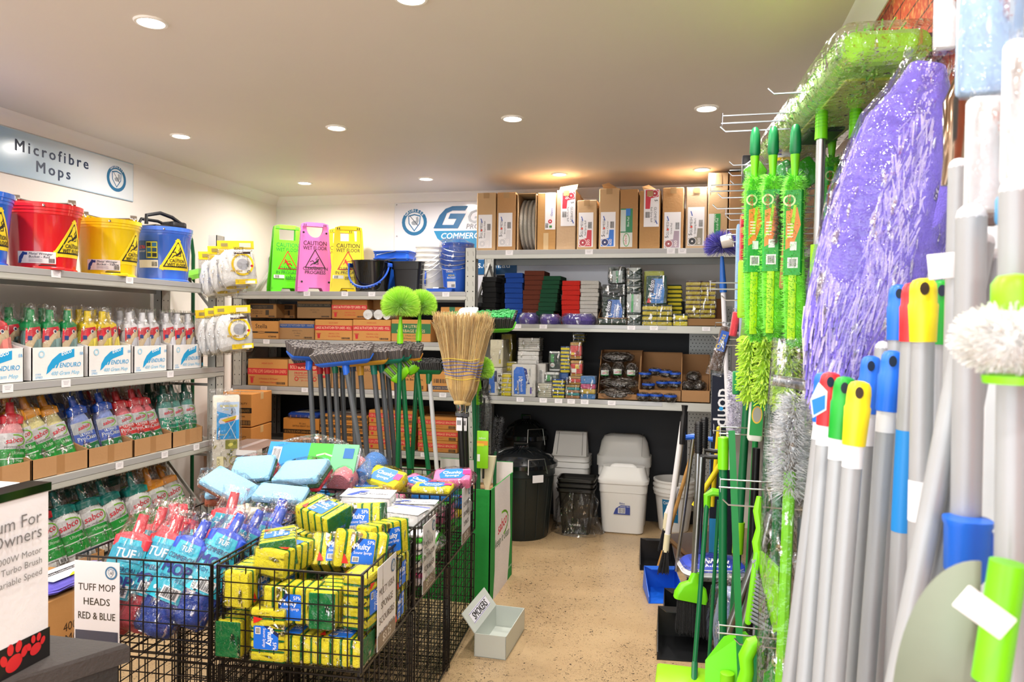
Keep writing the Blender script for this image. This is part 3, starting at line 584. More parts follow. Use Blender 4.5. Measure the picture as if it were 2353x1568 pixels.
fm.v = [(x*(1+.05*math.sin(9*z*30+5*x*40)), y*(1+.05*math.cos(x*60)), z+.012*math.sin(x*50)) for x, y, z in fm.v]
tag(fm.build('plastic_wrap', None), 'clear crinkled plastic film draped over the stacked blue buckets', 'plastic film', (bz, 5.2, Z1))
t = thing('dustpan', 'blue dustpan with a black and white brush lying on the top shelf', 'dustpan', (atY(1010, 664, 5.07).x, 5.06, Z1))
MB().loft([(0, .09, .05, .012), (.004, .095, .055, .012), (.026, .1, .06, .014), (.026, .096, .056, .012), (.006, .09, .05, .01)], mat('#2458c0', 'plastic'), 4, T(0, .05, 0)).build('pan', t)
mb = MB(); mb.rbox(-.05, -.005, .0, .06, .02, .036, .006, mat('#e8e8ea', 'fibre')); mb.rbox(-.005, .04, .0, .06, .02, .036, .006, mat('#15141a', 'fibre')); mb.build('brush', t)

# the company sign on the back wall
def crest(x, y, r, inner='#d9dde2'):
    return [('c', x, y, r, '#1d6b98'), ('c', x, y, r*.74, inner), ('p', [(x-r*.5, y+r*.5), (x, y+r*.62), (x+r*.5, y+r*.5), (x+r*.46, y-r*.1), (x, y-r*.7), (x-r*.46, y-r*.1)], '#2f6f9c'), ('p', [(x-r*.42, y+r*.42), (x, y+r*.52), (x+r*.42, y+r*.42), (x+r*.38, y-r*.08), (x, y-r*.58), (x-r*.38, y-r*.08)], '#e4e6ea'),
            ('p', [(x-r*.24, y+r*.0), (x-r*.1, y+r*.1), (x+r*.14, y+r*.12), (x+r*.12, y+r*.36), (x+r*.3, y+r*.42), (x+r*.36, y+r*.1), (x+r*.24, y-r*.2), (x-r*.06, y-r*.22), (x-r*.2, y-r*.16)], '#9aa0a8'), ('l', [(x-r*.36, y+r*.48), (x+r*.3, y-r*.26)], r*.05, '#3a4652')]
def arctext(x, y, r, s, h, c, mid=90, step=None):
    step = step or math.degrees(h*.95/r); e = []
    for i, ch in enumerate(s):
        a = mid+step*((len(s)-1)/2-i); e.append(tx(x+r*math.cos(math.radians(a)), y+r*math.sin(math.radians(a)), h, ch, c, r=a-90, b=.01))
    return e
a = atY(906, 467, YB-.02); zt = a.z; sx = a.x; sw = 1.9; sh = .76
t = thing('wall_sign', 'white company sign with a blue G logo and round crest on the back wall', 'sign', (sx, YB-.014, zt-sh))
MB().rbox(0, sw, 0, .012, 0, sh, .003, mat('#e3e1e6', 'gloss'), None, 1).build('sign_board', t, 30)
k = 5.63/1706*1.02
def sp(px, py): q = atY(px, py, YB-.016); return (q.x-sx, q.z-(zt-sh))
cx, cy_ = sp(952, 511); R = .107
e = crest(cx, cy_, R)+arctext(cx, cy_, R*.8, 'GRUBLESS', .022, '#f2f4f6')
G1 = [sp(*q) for q in ((996, 525), (1010, 495), (1024, 480), (1040, 474), (1076, 473), (1069, 484), (1040, 484), (1027, 490), (1018, 512), (1016, 517), (1042, 517), (1049, 503), (1030, 503), (1035, 491), (1070, 491), (1052, 525))]
e += [('p', G1, '#1b5f8e')]
B1 = [sp(*q) for q in ((997, 531), (1180, 529), (1180, 572), (1045, 575), (1020, 560), (1005, 548))]
e += [('p', B1, '#1d7fae'), tx(sp(1014, 549)[0], sp(1014, 549)[1], .045, 'COMMERCIAL C', '#f4f6f8', a='l', b=.02, s=.2)]
e += [tx(sp(1076, 512)[0], sp(1076, 512)[1], .1, 'G', '#a8aab0', a='l', b=.02, s=.2), tx(sp(1071, 526)[0], sp(1071, 526)[1], .04, 'PRO', '#8a8c92', a='l', s=.2)]
e += [('r', *sp(1096, 631)[:2], *sp(1188, 596)[:2], '#155f96'), tx(sp(1098, 616)[0], sp(1098, 616)[1], .055, 's.com.au', '#eef2f6', a='l', b=.02, w=.26)]
for q in ((912, 471), (912, 543)): e.append(('c', *sp(*q), .005, '#8a8a8e'))
panel(t, e, T(0, 0, 0) @ FRONT, 'printed_logo')
# ------------------------------------------------------------------ mop heads in bags
def lump(prof, m, n=44, waves=22, amp=.05, seed=1):
    """string bundle: prof = (z, half width, half thickness)"""
    r = random.Random(seed); mb = MB(); ph = [r.uniform(0, 6) for _ in range(8)]; vs = []; P = []
    for a, b in zip(prof, prof[1:]):
        k = 4
        for i in range(k): P.append(tuple(a[j]+(b[j]-a[j])*i/k for j in range(3)))
    P.append(prof[-1])
    for i, (z, w, t) in enumerate(P):
        for j in range(n):
            a = 2*PI*j/n; q = 1+amp*math.sin(waves*a+ph[0]+1.2*math.sin(z*30+ph[1]))+amp*.8*math.sin(3*a+ph[2]+z*25)
            vs.append((w*q*math.cos(a), t*q*math.sin(a), z+.004*math.sin(5*a+ph[3])))
    k = len(P); fs = [(i*n+j, i*n+(j+1) % n, (i+1)*n+(j+1) % n, (i+1)*n+j) for i in range(k-1) for j in range(n)]
    fs += [tuple(range(n))[::-1], tuple((k-1)*n+j for j in range(n))]
    return mb.add(vs, fs, m)
def film_shell(prof, n=20, seed=1, amp=.07):
    r = random.Random(seed); mb = MB(); vs = []
    for i, (z, w, t) in enumerate(prof):
        for j in range(n):
            a = 2*PI*j/n; q = 1+r.uniform(-amp, amp); vs.append((w*q*math.cos(a), t*q*math.sin(a), z+r.uniform(-amp, amp)*.05))
    k = len(prof); fs = [(i*n+j, i*n+(j+1) % n, (i+1)*n+(j+1) % n, (i+1)*n+j) for i in range(k-1) for j in range(n)]+[tuple(range(n))[::-1]]
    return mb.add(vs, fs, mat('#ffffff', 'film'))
def mop_pack(name, label, L, hw, ht, sock, strg, els, loc=(0, 0, 0), rz=0, rot=None, hook=False, neck=.8, group=None, collar=True, bag=1.0, seed=1, film=True):
    """bagged mop head, standing: base at origin, printed side facing -y"""
    t = thing(name, label, 'mop head', loc, rz, group, rot); zn = L*neck
    prof = [(0, hw*.75, ht*.7), (L*.04, hw*.95, ht*.95), (L*.3, hw, ht), (L*.6, hw*.95, ht*.95), (zn*.93, hw*.62, ht*.8), (zn, hw*.4, ht*.6)]
    lump(prof, mat(strg, 'fibre'), seed=seed).build('mop_strings', t, 60)
    m = mat(sock, 'plastic'); mb = MB()
    mb.loft([(zn-.035, hw*.84, ht*.85, .015), (zn-.004, hw*.86, ht*.88, .015), (zn+.008, hw*.62, ht*.65, .015), (zn+.014, .02, .02, .02)], m, 4)
    mb.lathe([(.019, zn+.0), (.0175, zn+(L-zn)*.5), (.0155, L), (.0125, L), (.0125, L-.02), (1e-5, L-.02)], m, 16)
    mb.build('socket', t)
    if hook:
        MB().tube([(0, 0, L-.005), (0, 0, L+.012), (.012*math.sin(.4), 0, L+.022)]+[(.012*math.cos(a), 0, L+.03+.012*math.sin(a)) for a in [PI*(-.2+.2*i) for i in range(6)]], .0035, m, 6).build('hanging_hook', t)
    def wf(x, y, z):
        f = math.sqrt(max(.02, 1-.85*min(1, (x/hw)**2))); k = 1 if y < L*.6 else max(.75, 1-(y/L-.6)*.8)
        return (x*(.99 if k == 1 else k), -(ht*1.07*f*k+.0035+z), y)
    if els: panel(t, els(hw, L), None, 'printed_label', wf)
    if film: film_shell([(-.002, hw*.86*bag, ht*.9), (L*.05, hw*1.1*bag, ht*1.25), (L*.5, hw*1.12*bag, ht*1.28), (zn, hw*.85*bag, ht*1.2), (L*.95, hw*.6*bag, ht*.9), (L*1.06, hw*.75*bag, ht*.35)], seed=seed).build('plastic_bag', t, 0)
    return t

# ------------------------------------------------------------------ wire baskets
BO, BA = Vector((-.88, 1.925, 0)), 4.2; BW, BD, BZ, BT = .445, .505, .475, .742
BR_ = RZ(BA)
def bpt(u, v, h): return BO+(BR_ @ Vector((u, v, h)))
WIRE = mat('#17120f', 'enamel')
def wire_bin(label, u0, v0):
    t = thing('wire_basket', label, 'basket', bpt(u0, v0, 0), BA)
    def wallx(mb, y, z0, z1, n=10):   # panel in x-z plane at y
        for i in range(n+1):
            x = BW*i/n; w = .0028 if 0 < i < n else .0045; mb.box(x-w/2, x+w/2, y-w/2, y+w/2, z0, z1, WIRE)
        k = max(1, round((z1-z0)/.0445))
        for i in range(k+1):
            z = z0+(z1-z0)*i/k; w = .0028 if i < k else .005; mb.box(0, BW, y-w/2-.002, y+w/2-.002, z-w/2, z+w/2, WIRE)
    def wally(mb, x, z0, z1, n=11):
        for i in range(n+1):
            y = BD*i/n; w = .0028 if 0 < i < n else .0045; mb.box(x-w/2, x+w/2, y-w/2, y+w/2, z0, z1, WIRE)
        k = max(1, round((z1-z0)/.0445))
        for i in range(k+1):
            z = z0+(z1-z0)*i/k; w = .0028 if i < k else .005; mb.box(x-w/2-.002, x+w/2-.002, 0, BD, z-w/2, z+w/2, WIRE)
    def floor_(mb, z):
        for i in range(11): mb.box(BW*i/10-.0015, BW*i/10+.0015, 0, BD, z-.0015, z+.0015, WIRE)
        for i in range(12): mb.box(0, BW, BD*i/11-.0015, BD*i/11+.0015, z+.0015, z+.0045, WIRE)
    for nm, y in (('front_grid', .003), ('back_grid', BD-.003)):
        mb = MB(); wallx(mb, y, BZ-.01, BT); mb.build(nm, t, 0)
    for x in (.003, BW-.003):
        mb = MB(); wally(mb, x, BZ-.01, BT); mb.build('side_grid', t, 0)
    mb = MB(); floor_(mb, BZ-.008); mb.build('floor_grid', t, 0)
    mb = MB()
    for y in (.012, BD-.012): wallx(mb, y, .01, BZ-.03)
    for x in (.012, BW-.012): wally(mb, x, .01, BZ-.03)
    floor_(mb, .03)
    for x in (.014, BW-.014):
        for y in (.014, BD-.014): mb.box(x-.0035, x+.0035, y-.0035, y+.0035, 0, BT-.04, WIRE)
    mb.build('wire_stand', t, 0)
    return t
BN = [('R', 0, 'front right black wire basket, filled with yellow and green sponge packs'), ('R', 1, 'middle right black wire basket, holding white and lime scrubbers'), ('R', 2, 'back right black wire basket of chunky pink and yellow sponges'),
      ('L', 0, 'front left black wire basket of red and blue mop heads'), ('L', 1, 'middle left black wire basket under the pale blue sponge packs'), ('L', 2, 'back left black wire basket under the cloth packs')]
for c, k, lb in BN: wire_bin(lb, -.447 if c == 'R' else -.907, .51*k)
def holder(label, M, lines, foot, price=None, w=.15, h=.245, tk='#17130f'):
    """clear sign holder; M places its printed face (x right, y up, z outward), hooked over a rim at the top"""
    t = thing('price_sign', label, 'sign'); t.matrix_world = M
    MB().box(0, w, 0, h, -.002, -.0005, mat('#e9e7ec', 'print')).build('paper_sign', t, 0)
    mb = MB(); ac = mat('#ffffff', 'acrylic'); mb.box(-.003, w+.003, -.004, h+.012, .0022, .0036, ac); mb.box(-.003, w+.003, h+.012, h+.014, -.016, .0036, ac); mb.box(-.003, w+.003, h-.02, h+.012, -.016, -.0145, ac); mb.build('acrylic_holder', t, 0)
    e = []; fs = .021 if w > .14 else .014; y = h*.72-.02
    for s in lines: e.append(tx(w*.5, y, fs, s, tk, w=w*.82, sx=.95, b=.012)); y -= fs*2.05
    e += [('r', .004, .003, w-.004, .046 if price else .036, foot)]
    if price: e.append(tx(w*.5, .014, .024, price, '#efe9e4', w=w*.5))
    e += crest(w*.82, h*.87, .02, '#dfe2e4')
    panel(t, e, T(0, 0, -.0006), 'printed_text', None, 'print', .0004)
    return t
Rm = Matrix(((1, 0, 0, 0), (0, 0, -1, 0), (0, 1, 0, 0), (0, 0, 0, 1)))  # FRONT
p = bpt(-.907, -.006, BT-.245-.012)
holder('white sign reading TUFF MOP HEADS RED & BLUE on the front left basket', Matrix.Translation(p) @ BR_ @ FRONT, ('TUFF MOP', 'HEADS', 'RED & BLUE'), '#12294c')
for v, lb, ln, pr in ((.10, 'grey price sign reading MULTY VISKA SPONGE SCOURERS $3.25 on the nearest basket', ('MULTY VISKA', 'SPONGE', 'SCOURERS', 'PACK OF 5'), '$3.25'), (.58, 'grey price sign reading POOL & BATHROOM SCRUBBER $9.00', ('POOL &', 'BATHROOM', 'SCRUBBER'), '$9.00'), (1.2, 'grey price sign reading CHUNKY SPONGE 2 PACK on the far basket', ('CHUNKY', 'SPONGE', '2 PACK'), '$0.75')):
    p = bpt(.008, v, BT-.262); holder(lb, Matrix.Translation(p) @ BR_ @ RZ(90) @ FRONT, ln, '#7a6a5e', pr, .17, .25, '#5a5254')
# --- yellow and green sponge packs
YEL, GRN = '#f6e832', '#0f7a3c'
sp0 = thing('sponge_pack', '', 'sponge pack'); mb = MB(); PL, PD, PH = .158, .08, .106
for i in range(5):
    x = -PL/2+i*PL/5; mb.rbox(x+.0003, x+PL/5*.87, -PD/2, PD/2, 0, PH, .008, mat(YEL, 'sponge')); mb.rbox(x+PL/5*.86, x+PL/5-.0003, -PD/2+.001, PD/2-.001, .001, PH-.001, .003, mat(GRN, 'sponge'), None, 1)
mb.build('sponges', sp0)
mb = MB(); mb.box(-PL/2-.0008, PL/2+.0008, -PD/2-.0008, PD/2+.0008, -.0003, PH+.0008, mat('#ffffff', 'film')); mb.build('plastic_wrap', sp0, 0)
bl = '#1f6fe0'
def lab(M, o): printed(o, [('p', [(-.032, 0), (.03, 0), (.034, .004), (.034, .072), (.03, .076), (-.012, .076), (-.034, .05), (-.034, .004)], bl), ('p', [(-.035, .045), (-.014, .077), (-.003, .077), (-.035, .03)], '#14245c'), tx(-.004, .044, .016, 'Multy', '#ffffff', b=.03, w=.05), tx(0, .03, .0085, 'Scourer Sponge', '#ffffff', w=.055), tx(.022, .06, .011, '5Pk', '#ffffff'), ('r', -.03, .006, -.01, .022, '#e9e9ec'), ('b', -.028, .008, -.012, .02, ''), ('p', [(-.06, .0), (-.04, .0), (-.045, .012), (-.056, .03)], '#d8281e'), tx(-.024, .054, .007, 'Edco', '#ffffff', r=50, b=.02)], M)
mb = MB(); lab(T(.004, -PD/2-.001, .012) @ FRONT, mb); mb.build('printed_label', sp0, 0)
# u, v, h, rotations (applied in order), description
A = [(.037, .075, 0, [RZ(-90)], 'pack low in the front left corner of its basket, green end out'),
     (.105, .04, .071, [RY(90), T(0, 0, 0)], 'pack on end with level stripes beside the low corner pack'),
     (.213, .005, .037, [RX(-90)], 'pack with upright stripes on the basket floor, beside the one on end'),
     (.364, .007, .037, [RX(-90), RZ(-1)], 'pack with upright stripes on the basket floor below the price sign side'),
     (.288, .07, .122, [RX(-88)], 'pack lying just behind the floor row of the front right basket'),
     (.062, .08, .145, [RZ(88)], 'pack with a plain yellow end at the wires above the low corner'),
     (.215, .055, .105, [RZ(2)], 'pack with its blue Multy label facing out through the front wires'),
     (.318, .085, .1, [RZ(-88)], 'pack showing a green end through the front wires, middle right'),
     (.405, .045, .17, [RY(90), RZ(85)], 'pack standing on end at the front right corner of the basket'),
     (.07, .13, .28, [RX(-84), RZ(-65)], 'tilted pack with a big green end over the left front rim'),
     (.2, .12, .262, [RX(-86), RZ(80)], 'pack with a yellow end forward, beside the tilted green ended one'),
     (.165, .28, .325, [RX(-75), RY(8), RZ(-24)], 'highest left pack of the heap with its blue label on top'),
     (.3, .37, .27, [RX(-12), RZ(4), RY(-4)], 'highest right pack of the heap with its blue label upright'),
     (.355, .2, .225, [RX(-8), RY(8), RZ(25)], 'pack with barcode label leaning behind the price sign'),
     (.4, .31, .23, [RX(-5), RZ(60)], 'pack poking out over the rim behind the MULTY VISKA sign'),
     (.27, .235, .2, [RX(-35), RZ(12)], 'pack sunk in the middle of the heap, label sloping'),
     (.395, .18, .0, [RZ(90)], 'pack on the basket floor by the right side wires'),
     (.4, .36, .0, [RZ(90)], 'rear pack on the basket floor by the right side wires'),
     (.4, .2, .098, [RZ(90)], 'second layer pack by the right side wires behind the sign'),
     (.4, .38, .1, [RZ(88)], 'second layer pack at the right rear of the front basket'),
     (.1, .25, .14, [RZ(5)], 'pack under the highest left one, against the left wires'), (.1, .4, .16, [RZ(-8)], 'rear left pack of the heap against the back wires'), (.26, .42, .16, [RZ(3)], 'rear middle pack of the heap against the back wires')]
for i, (u, v, h, rr, lb) in enumerate(A):
    R = Matrix()
    for q in rr: R = q @ R
    p = bpt(-.447+u, v, BZ+h); lb = 'yellow green sponge '+lb
    r = sp0 if i == 0 else dup(sp0, lb, (0, 0, 0)); r['label'] = lb; r['group'] = 'five packs of sponges'
    r.matrix_world = Matrix.Translation(p) @ BR_ @ R
# --- red and blue mop heads
def tufels(big):
    def f(hw, L):
        w = hw*.92
        e = [('p', [(-w, L*.28), (w, L*.28), (w, L*.78), (-w, L*.78)], '#2cc0dc')]
        if big: e += [('r', -w*.82, L*.59, w*.82, L*.73, '#18a0c4'), tx(0, L*.62, L*.075, 'TUF', '#f6eef2', b=.03, w=w*1.3)]
        else: e += [('r', -w*.4, L*.685, w*.4, L*.755, '#18a0c4'), tx(0, L*.70, L*.042, 'TUF', '#f4f4f6', b=.03)]
        y = .5 if big else .62
        e += [tx(0, L*y, L*.042, 'COMMERCIAL', '#123068', w=w*1.6, b=.02), tx(0, L*(y-.12), L*.09, 'MOP', '#142a80', b=.06, w=w*1.5), tx(0, L*(y-.175), L*.034, '400GM - '+('RED' if big else 'BLUE'), '#183a78', w=w*1.4)]
        return e+[('r', -w*.2, L*.3, w*.7, L*.4, '#e8eaee'), ('b', -w*.12, L*.31, w*.62, L*.39, ''), ('c', -w*.6, L*.36, w*.1, '#dfe8ee')]
    return f
M1 = [(.075, .07, 0, 8, 'r', 'red mop head with a TUF card at the front left corner, behind the sign'), (.165, .07, .01, 10, 'r', 'red mop head with a large TUF card, second from the left in the front row'), (.235, .06, .01, 17, 'b', 'blue mop head leaning right with a COMMERCIAL MOP card, left of the front two'), (.325, .085, .035, 19, 'b', 'blue mop head with a COMMERCIAL MOP card at the front right corner'),
      (.09, .18, -.005, 5, 'r', 'red mop head sticking up behind the left TUF card'), (.15, .28, -.01, -14, 'r', 'red mop head tilted left in the middle of the mop basket'), (.22, .2, .0, 24, 'r', 'red mop head tilted right in the middle of the mop basket'), (.33, .2, .02, 20, 'b', 'blue mop head with a thick socket, middle of the mop basket'), (.39, .3, .0, 14, 'b', 'blue mop head near the right rear wires of the mop basket'), (.23, .38, .01, 6, 'r', 'red mop head with a bright socket at the rear of the mop basket'), (.12, .38, -.03, -16, 'r', 'red mop head in the rear left corner of the mop basket'), (.36, .4, .0, 10, 'b', 'blue mop head in the rear right corner of the mop basket')]
pr = {}
for i, (u, v, h, ry, c, lb) in enumerate(M1):
    if c not in pr:
        t = mop_pack('bagged_mop', lb, .36, .07, .034, '#e23a48' if c == 'r' else '#2450d0', '#d8525e' if c == 'r' else '#2b4aa8', tufels(c == 'r'), seed=i+3); pr[c] = t
    else: t = dup(pr[c], lb, (0, 0, 0))
    t['group'] = 'tuff mop heads'
    t.matrix_world = Matrix.Translation(bpt(-.907+u-.03, v, BZ+.012+h)) @ BR_ @ RY(ry) @ RX(-22+rnd.uniform(-6, 4)) @ RZ(rnd.uniform(-8, 12))
# --- layered scouring packs and cloth packs on the two rear left baskets
def layered(name, label, w, d, layers, M, lbl=None, film=True, kind='sponge', cat='sponge pack', group=None, rad=.012):
    t = thing(name, label, cat, group=group); z = 0; mb = MB()
    for c, h in layers: mb.rbox(-w/2, w/2, -d/2, d/2, z, z+h-.0005, min(rad, h*.4), mat(c, kind)); z += h
    mb.build('layers', t)
    if lbl: panel(t, lbl(w, d), T(-w/2, -d/2, z+.001), 'printed_label')
    if film: film_shell([(-.001, w*.56, d*.56), (z*.3, w*.68, d*.68), (z*.8, w*.68, d*.68), (z+.004, w*.58, d*.58)], 16, 5, .05).add([], [], mat('#ffffff', 'film')).build('plastic_wrap', t, 0)
    t.matrix_world = M; return t
def bM(u, v, h, *rr):
    R = BR_.copy()
    for q in rr: R = R @ q
    return Matrix.Translation(bpt(u, v, h)) @ R
LB, DG, DR = '#8fc4e6', '#2f5a3a', '#c02a3c'
mix = [(DR, .012), (DG, .014), (LB, .03)]
layered('scourer_pack', 'pale blue wrapped scourer pack tilted over the rim above the red mops', .2, .13, [('#8a5a44', .012), (LB, .026)], bM(-.79, .66, .80, RY(24), RX(18)))
layered('scourer_pack', 'rounded wrapped pack of red and green scourers with a white scrubber', .17, .13, [('#d8d0b8', .012), (DR, .03), (DG, .016), (LB, .026)], bM(-.78, .86, .80, RX(38), RZ(8)), rad=.02)
layered('scourer_pack', 'pale blue wrapped pack with green and red edges, right rear of the sponge heap', .2, .15, [(DR, .018), (DG, .016), (LB, .035)], bM(-.575, .86, .80, RX(22), RY(-6)))
layered('scourer_pack', 'pale blue wrapped pack with a dark green edge lying lowest at the right rim', .19, .14, [('#c86a50', .012), (DG, .018), (LB, .03)], bM(-.58, .66, .755, RX(8), RY(8), RZ(12)))
layered('scourer_pack', 'cream and red wrapped scrubber pack by the basket rim under the pale blue packs', .13, .08, [(DR, .025), ('#e4dcc0', .02)], bM(-.68, .58, .72, RZ(-15), RX(10)))
layered('scourer_pack', 'small orange brown scourer pack at the left of the sponge heap', .12, .09, [('#b8664c', .03), (LB, .02)], bM(-.86, .72, .73, RZ(30)))
layered('scourer_pack', 'pale blue scourer pack buried under the others in the middle left basket', .22, .16, mix, bM(-.66, .75, .66, RZ(10))); layered('scourer_pack', 'lowest scourer pack seen through the wires of the middle left basket', .3, .3, [('#4a86b8', .06), (LB, .07)], bM(-.67, .74, .5), film=False)
def cloth(w, d): return [('r', 0, 0, w*.48, d, '#1590e0'), ('r', w*.46, 0, w, d, '#6fce8e'), ('p', [(w*.46, 0), (w*.7, 0), (w*.55, d*.5), (w*.46, d*.7)], '#35a82e'), ('r', w*.46, d*.55, w*.72, d, '#44b83c'), ('r', w*.05, d*.55, w*.15, d*.9, '#e8eaf0'), ('b', w*.06, d*.58, w*.14, d*.86, ''), ('l', [(w*.56, d*.76), (w*.64, d*.8), (w*.72, d*.76)], d*.03, '#d8f0b8'), ('o', w*.52, d*.38, d*.1, d*.14, '#e8f4e8'), ('r', w*.85, d*.72, w*.96, d*.92, '#1e6ab0'), ('r', w*.66, 0, w*.8, d*.3, '#1590e0'), tx(w*.73, d*.1, d*.1, 'GREEN', '#e8f4ff', w=w*.1)]
layered('cloth_pack', 'wide blue and green cloth pack standing at the back of the left baskets', .42, .24, [('#d7dfe8', .03), ('#6fce8e', .012)], bM(-.66, 1.12, .79, RX(58)), cloth, cat='cloth pack', kind='cloth')
layered('cloth_pack', 'green wrapped cloth pack under the wide blue and green pack', .3, .2, [('#3fbf8a', .05)], bM(-.6, 1.2, .68), None, cat='cloth pack', kind='cloth')
for i, (u, c, lb) in enumerate(((-.455, '#e88a98', 'pink rolled waffle cloth pack at the right of the cloth heap'), (-.40, '#4a86d0', 'blue rolled waffle cloth pack rightmost behind the pink roll'), (-.5, '#d86a80', 'lower pink waffle cloth pack pressed against the basket wires'))):
    t = thing('cloth_roll', lb, 'cloth pack'); mb = MB(); R_ = .055
    for k in range(14):
        z = k*.016; mb.lathe([(R_*.97, z), (R_*1.03, z+.005), (R_*1.03, z+.011), (R_*.97, z+.016)], mat(c, 'cloth'), 20, None, k in (0, 13))
    mb.build('rolled_cloth', t); MB().lathe([(R_*1.1, -.005), (R_*1.12, .1), (R_*1.1, .23), (R_*.5, .24)], mat('#ffffff', 'film'), 14).build('plastic_wrap', t)
    t.matrix_world = bM(u-.04, 1.02+.1*i, .755 if i < 2 else .64, RX(-78), RY(0))
# --- scrubbers (middle right basket) and chunky sponges (back right basket)
def scrub(w, d): return [('r', 0, 0, w, d, '#efeff2'), ('p', [(w*.08, d*.2), (w*.3, d*.75), (w*.5, d*.8), (w*.22, d*.15)], '#2a4aa8'), ('r', w*.32, d*.3, w*.48, d*.55, '#14245c'), tx(w*.4, d*.36, d*.13, 'Edco', '#ffffff', b=.02, w=w*.14), tx(w*.52, d*.36, d*.15, 'Scrubber', '#333a4a', a='l', b=.01, w=w*.4)]
W8 = '#eceef0'
for u, v, h, rz, top, lb in ((-.3, .64, .685, 4, 1, 'white Edco scrubber pack lying on top at the left of the middle right basket'), (-.27, .78, .745, 2, 1, 'white Edco scrubber pack on top of the rear of the scrubber heap'), (-.12, .72, .70, -12, 0, 'white pack with pale flower print at the right of the scrubber heap'), (-.1, .6, .64, 10, 2, 'lime edged scrubber under the flower printed pack'), (-.3, .66, .64, 0, 2, 'scrubber pack second down at the left of the middle right basket'), (-.1, .62, .575, -4, 2, 'lime and white scrubber halfway down by the right wires'), (-.1, .8, .58, 6, 2, 'rear lime and white scrubber halfway down by the right wires'), (-.1, .65, .50, 3, 3, 'pink and white scrubber at the bottom by the right wires'), (-.3, .64, .58, 0, 2, 'lowest visible scrubber pack at the left wires of the middle basket'), (-.13, .9, .69, 5, 1, 'rearmost white scrubber pack of the middle right basket')):
    ly = {0: [(W8, .05)], 1: [(W8, .045)], 2: [(W8, .026), ('#3fd22a', .02), (W8, .012)], 3: [(W8, .03), ('#e0408a', .02), (W8, .012)]}[top]
    fl = lambda w, d: [('r', 0, 0, w, d, '#f2f0ee')]+[('c', w*(.2+.17*k), d*(.4+.2*(k % 2)), d*.1, c) for k, c in enumerate(('#e8a8c8', '#d8e0a0', '#e8b0d0', '#c8d8b0'))]+[('r', 0, d*.9, w, d, '#5a6ac8')]
    layered('scrubber_pack', lb, .2, .1, ly, bM(u, v, h, RZ(rz), RX(rnd.uniform(-8, 8))), scrub if top == 1 else (fl if top == 0 else None), kind='plastic', cat='scrubber', rad=.016)
def chunky(w, d): return [('p', [(w*.2, d*.12), (w*.75, d*.12), (w*.85, d*.4), (w*.75, d*.9), (w*.3, d*.9), (w*.15, d*.5)], '#1c78d8'), tx(w*.5, d*.5, d*.2, 'Chunky', '#ffffff', b=.03, w=w*.5), tx(w*.5, d*.28, d*.14, 'Sponge', '#ffffff', w=w*.4), ('r', w*.78, d*.4, w*.98, d*.75, '#d02880')]
PK, BLU, LG = '#f07aa8', '#2a86e0', '#52b83a'
for u, v, h, rr, ly, lb in ((-.33, 1.17, .735, [RX(28), RZ(-18)], [(YEL, .06)], 'yellow chunky sponge pack with a blue label tilted at the left of the back basket'), (-.3, 1.08, .665, [RX(70), RZ(2)], [(PK, .05)], 'pink chunky sponge pack facing out in the middle of the back basket'), (-.1, 1.1, .665, [RZ(4)], [(PK, .02), (LG, .02), (BLU, .03), (YEL, .03)], 'sponge pack layered yellow, blue, green and pink at the right of the back basket'), (-.06, 1.3, .73, [RX(18), RZ(8)], [(PK, .05)], 'pink chunky sponge pack with a blue label at the right rear'), (-.4, 1.12, .665, [RZ(20)], [(BLU, .06), (YEL, .02)], 'blue chunky sponge at the left wires of the back basket'), (-.22, 1.3, .68, [RX(12), RZ(-30)], [(YEL, .04), (PK, .02)], 'yellow and pink sponge pack at the middle rear of the back basket'), (-.1, 1.1, .57, [RZ(0)], [(LG, .04), (PK, .05)], 'green and pink sponge pack lower down by the right wires'), (-.3, 1.1, .57, [RZ(0)], [(PK, .09)], 'pink sponge pack lower down behind the front wires of the back basket'), (-.09, 1.33, .58, [RZ(0)], [(YEL, .04), (BLU, .04)], 'yellow and blue sponge pack lower down at the right rear')):
    layered('sponge_pack', lb, .17, .11, ly, bM(u, v, h, *rr), chunky)
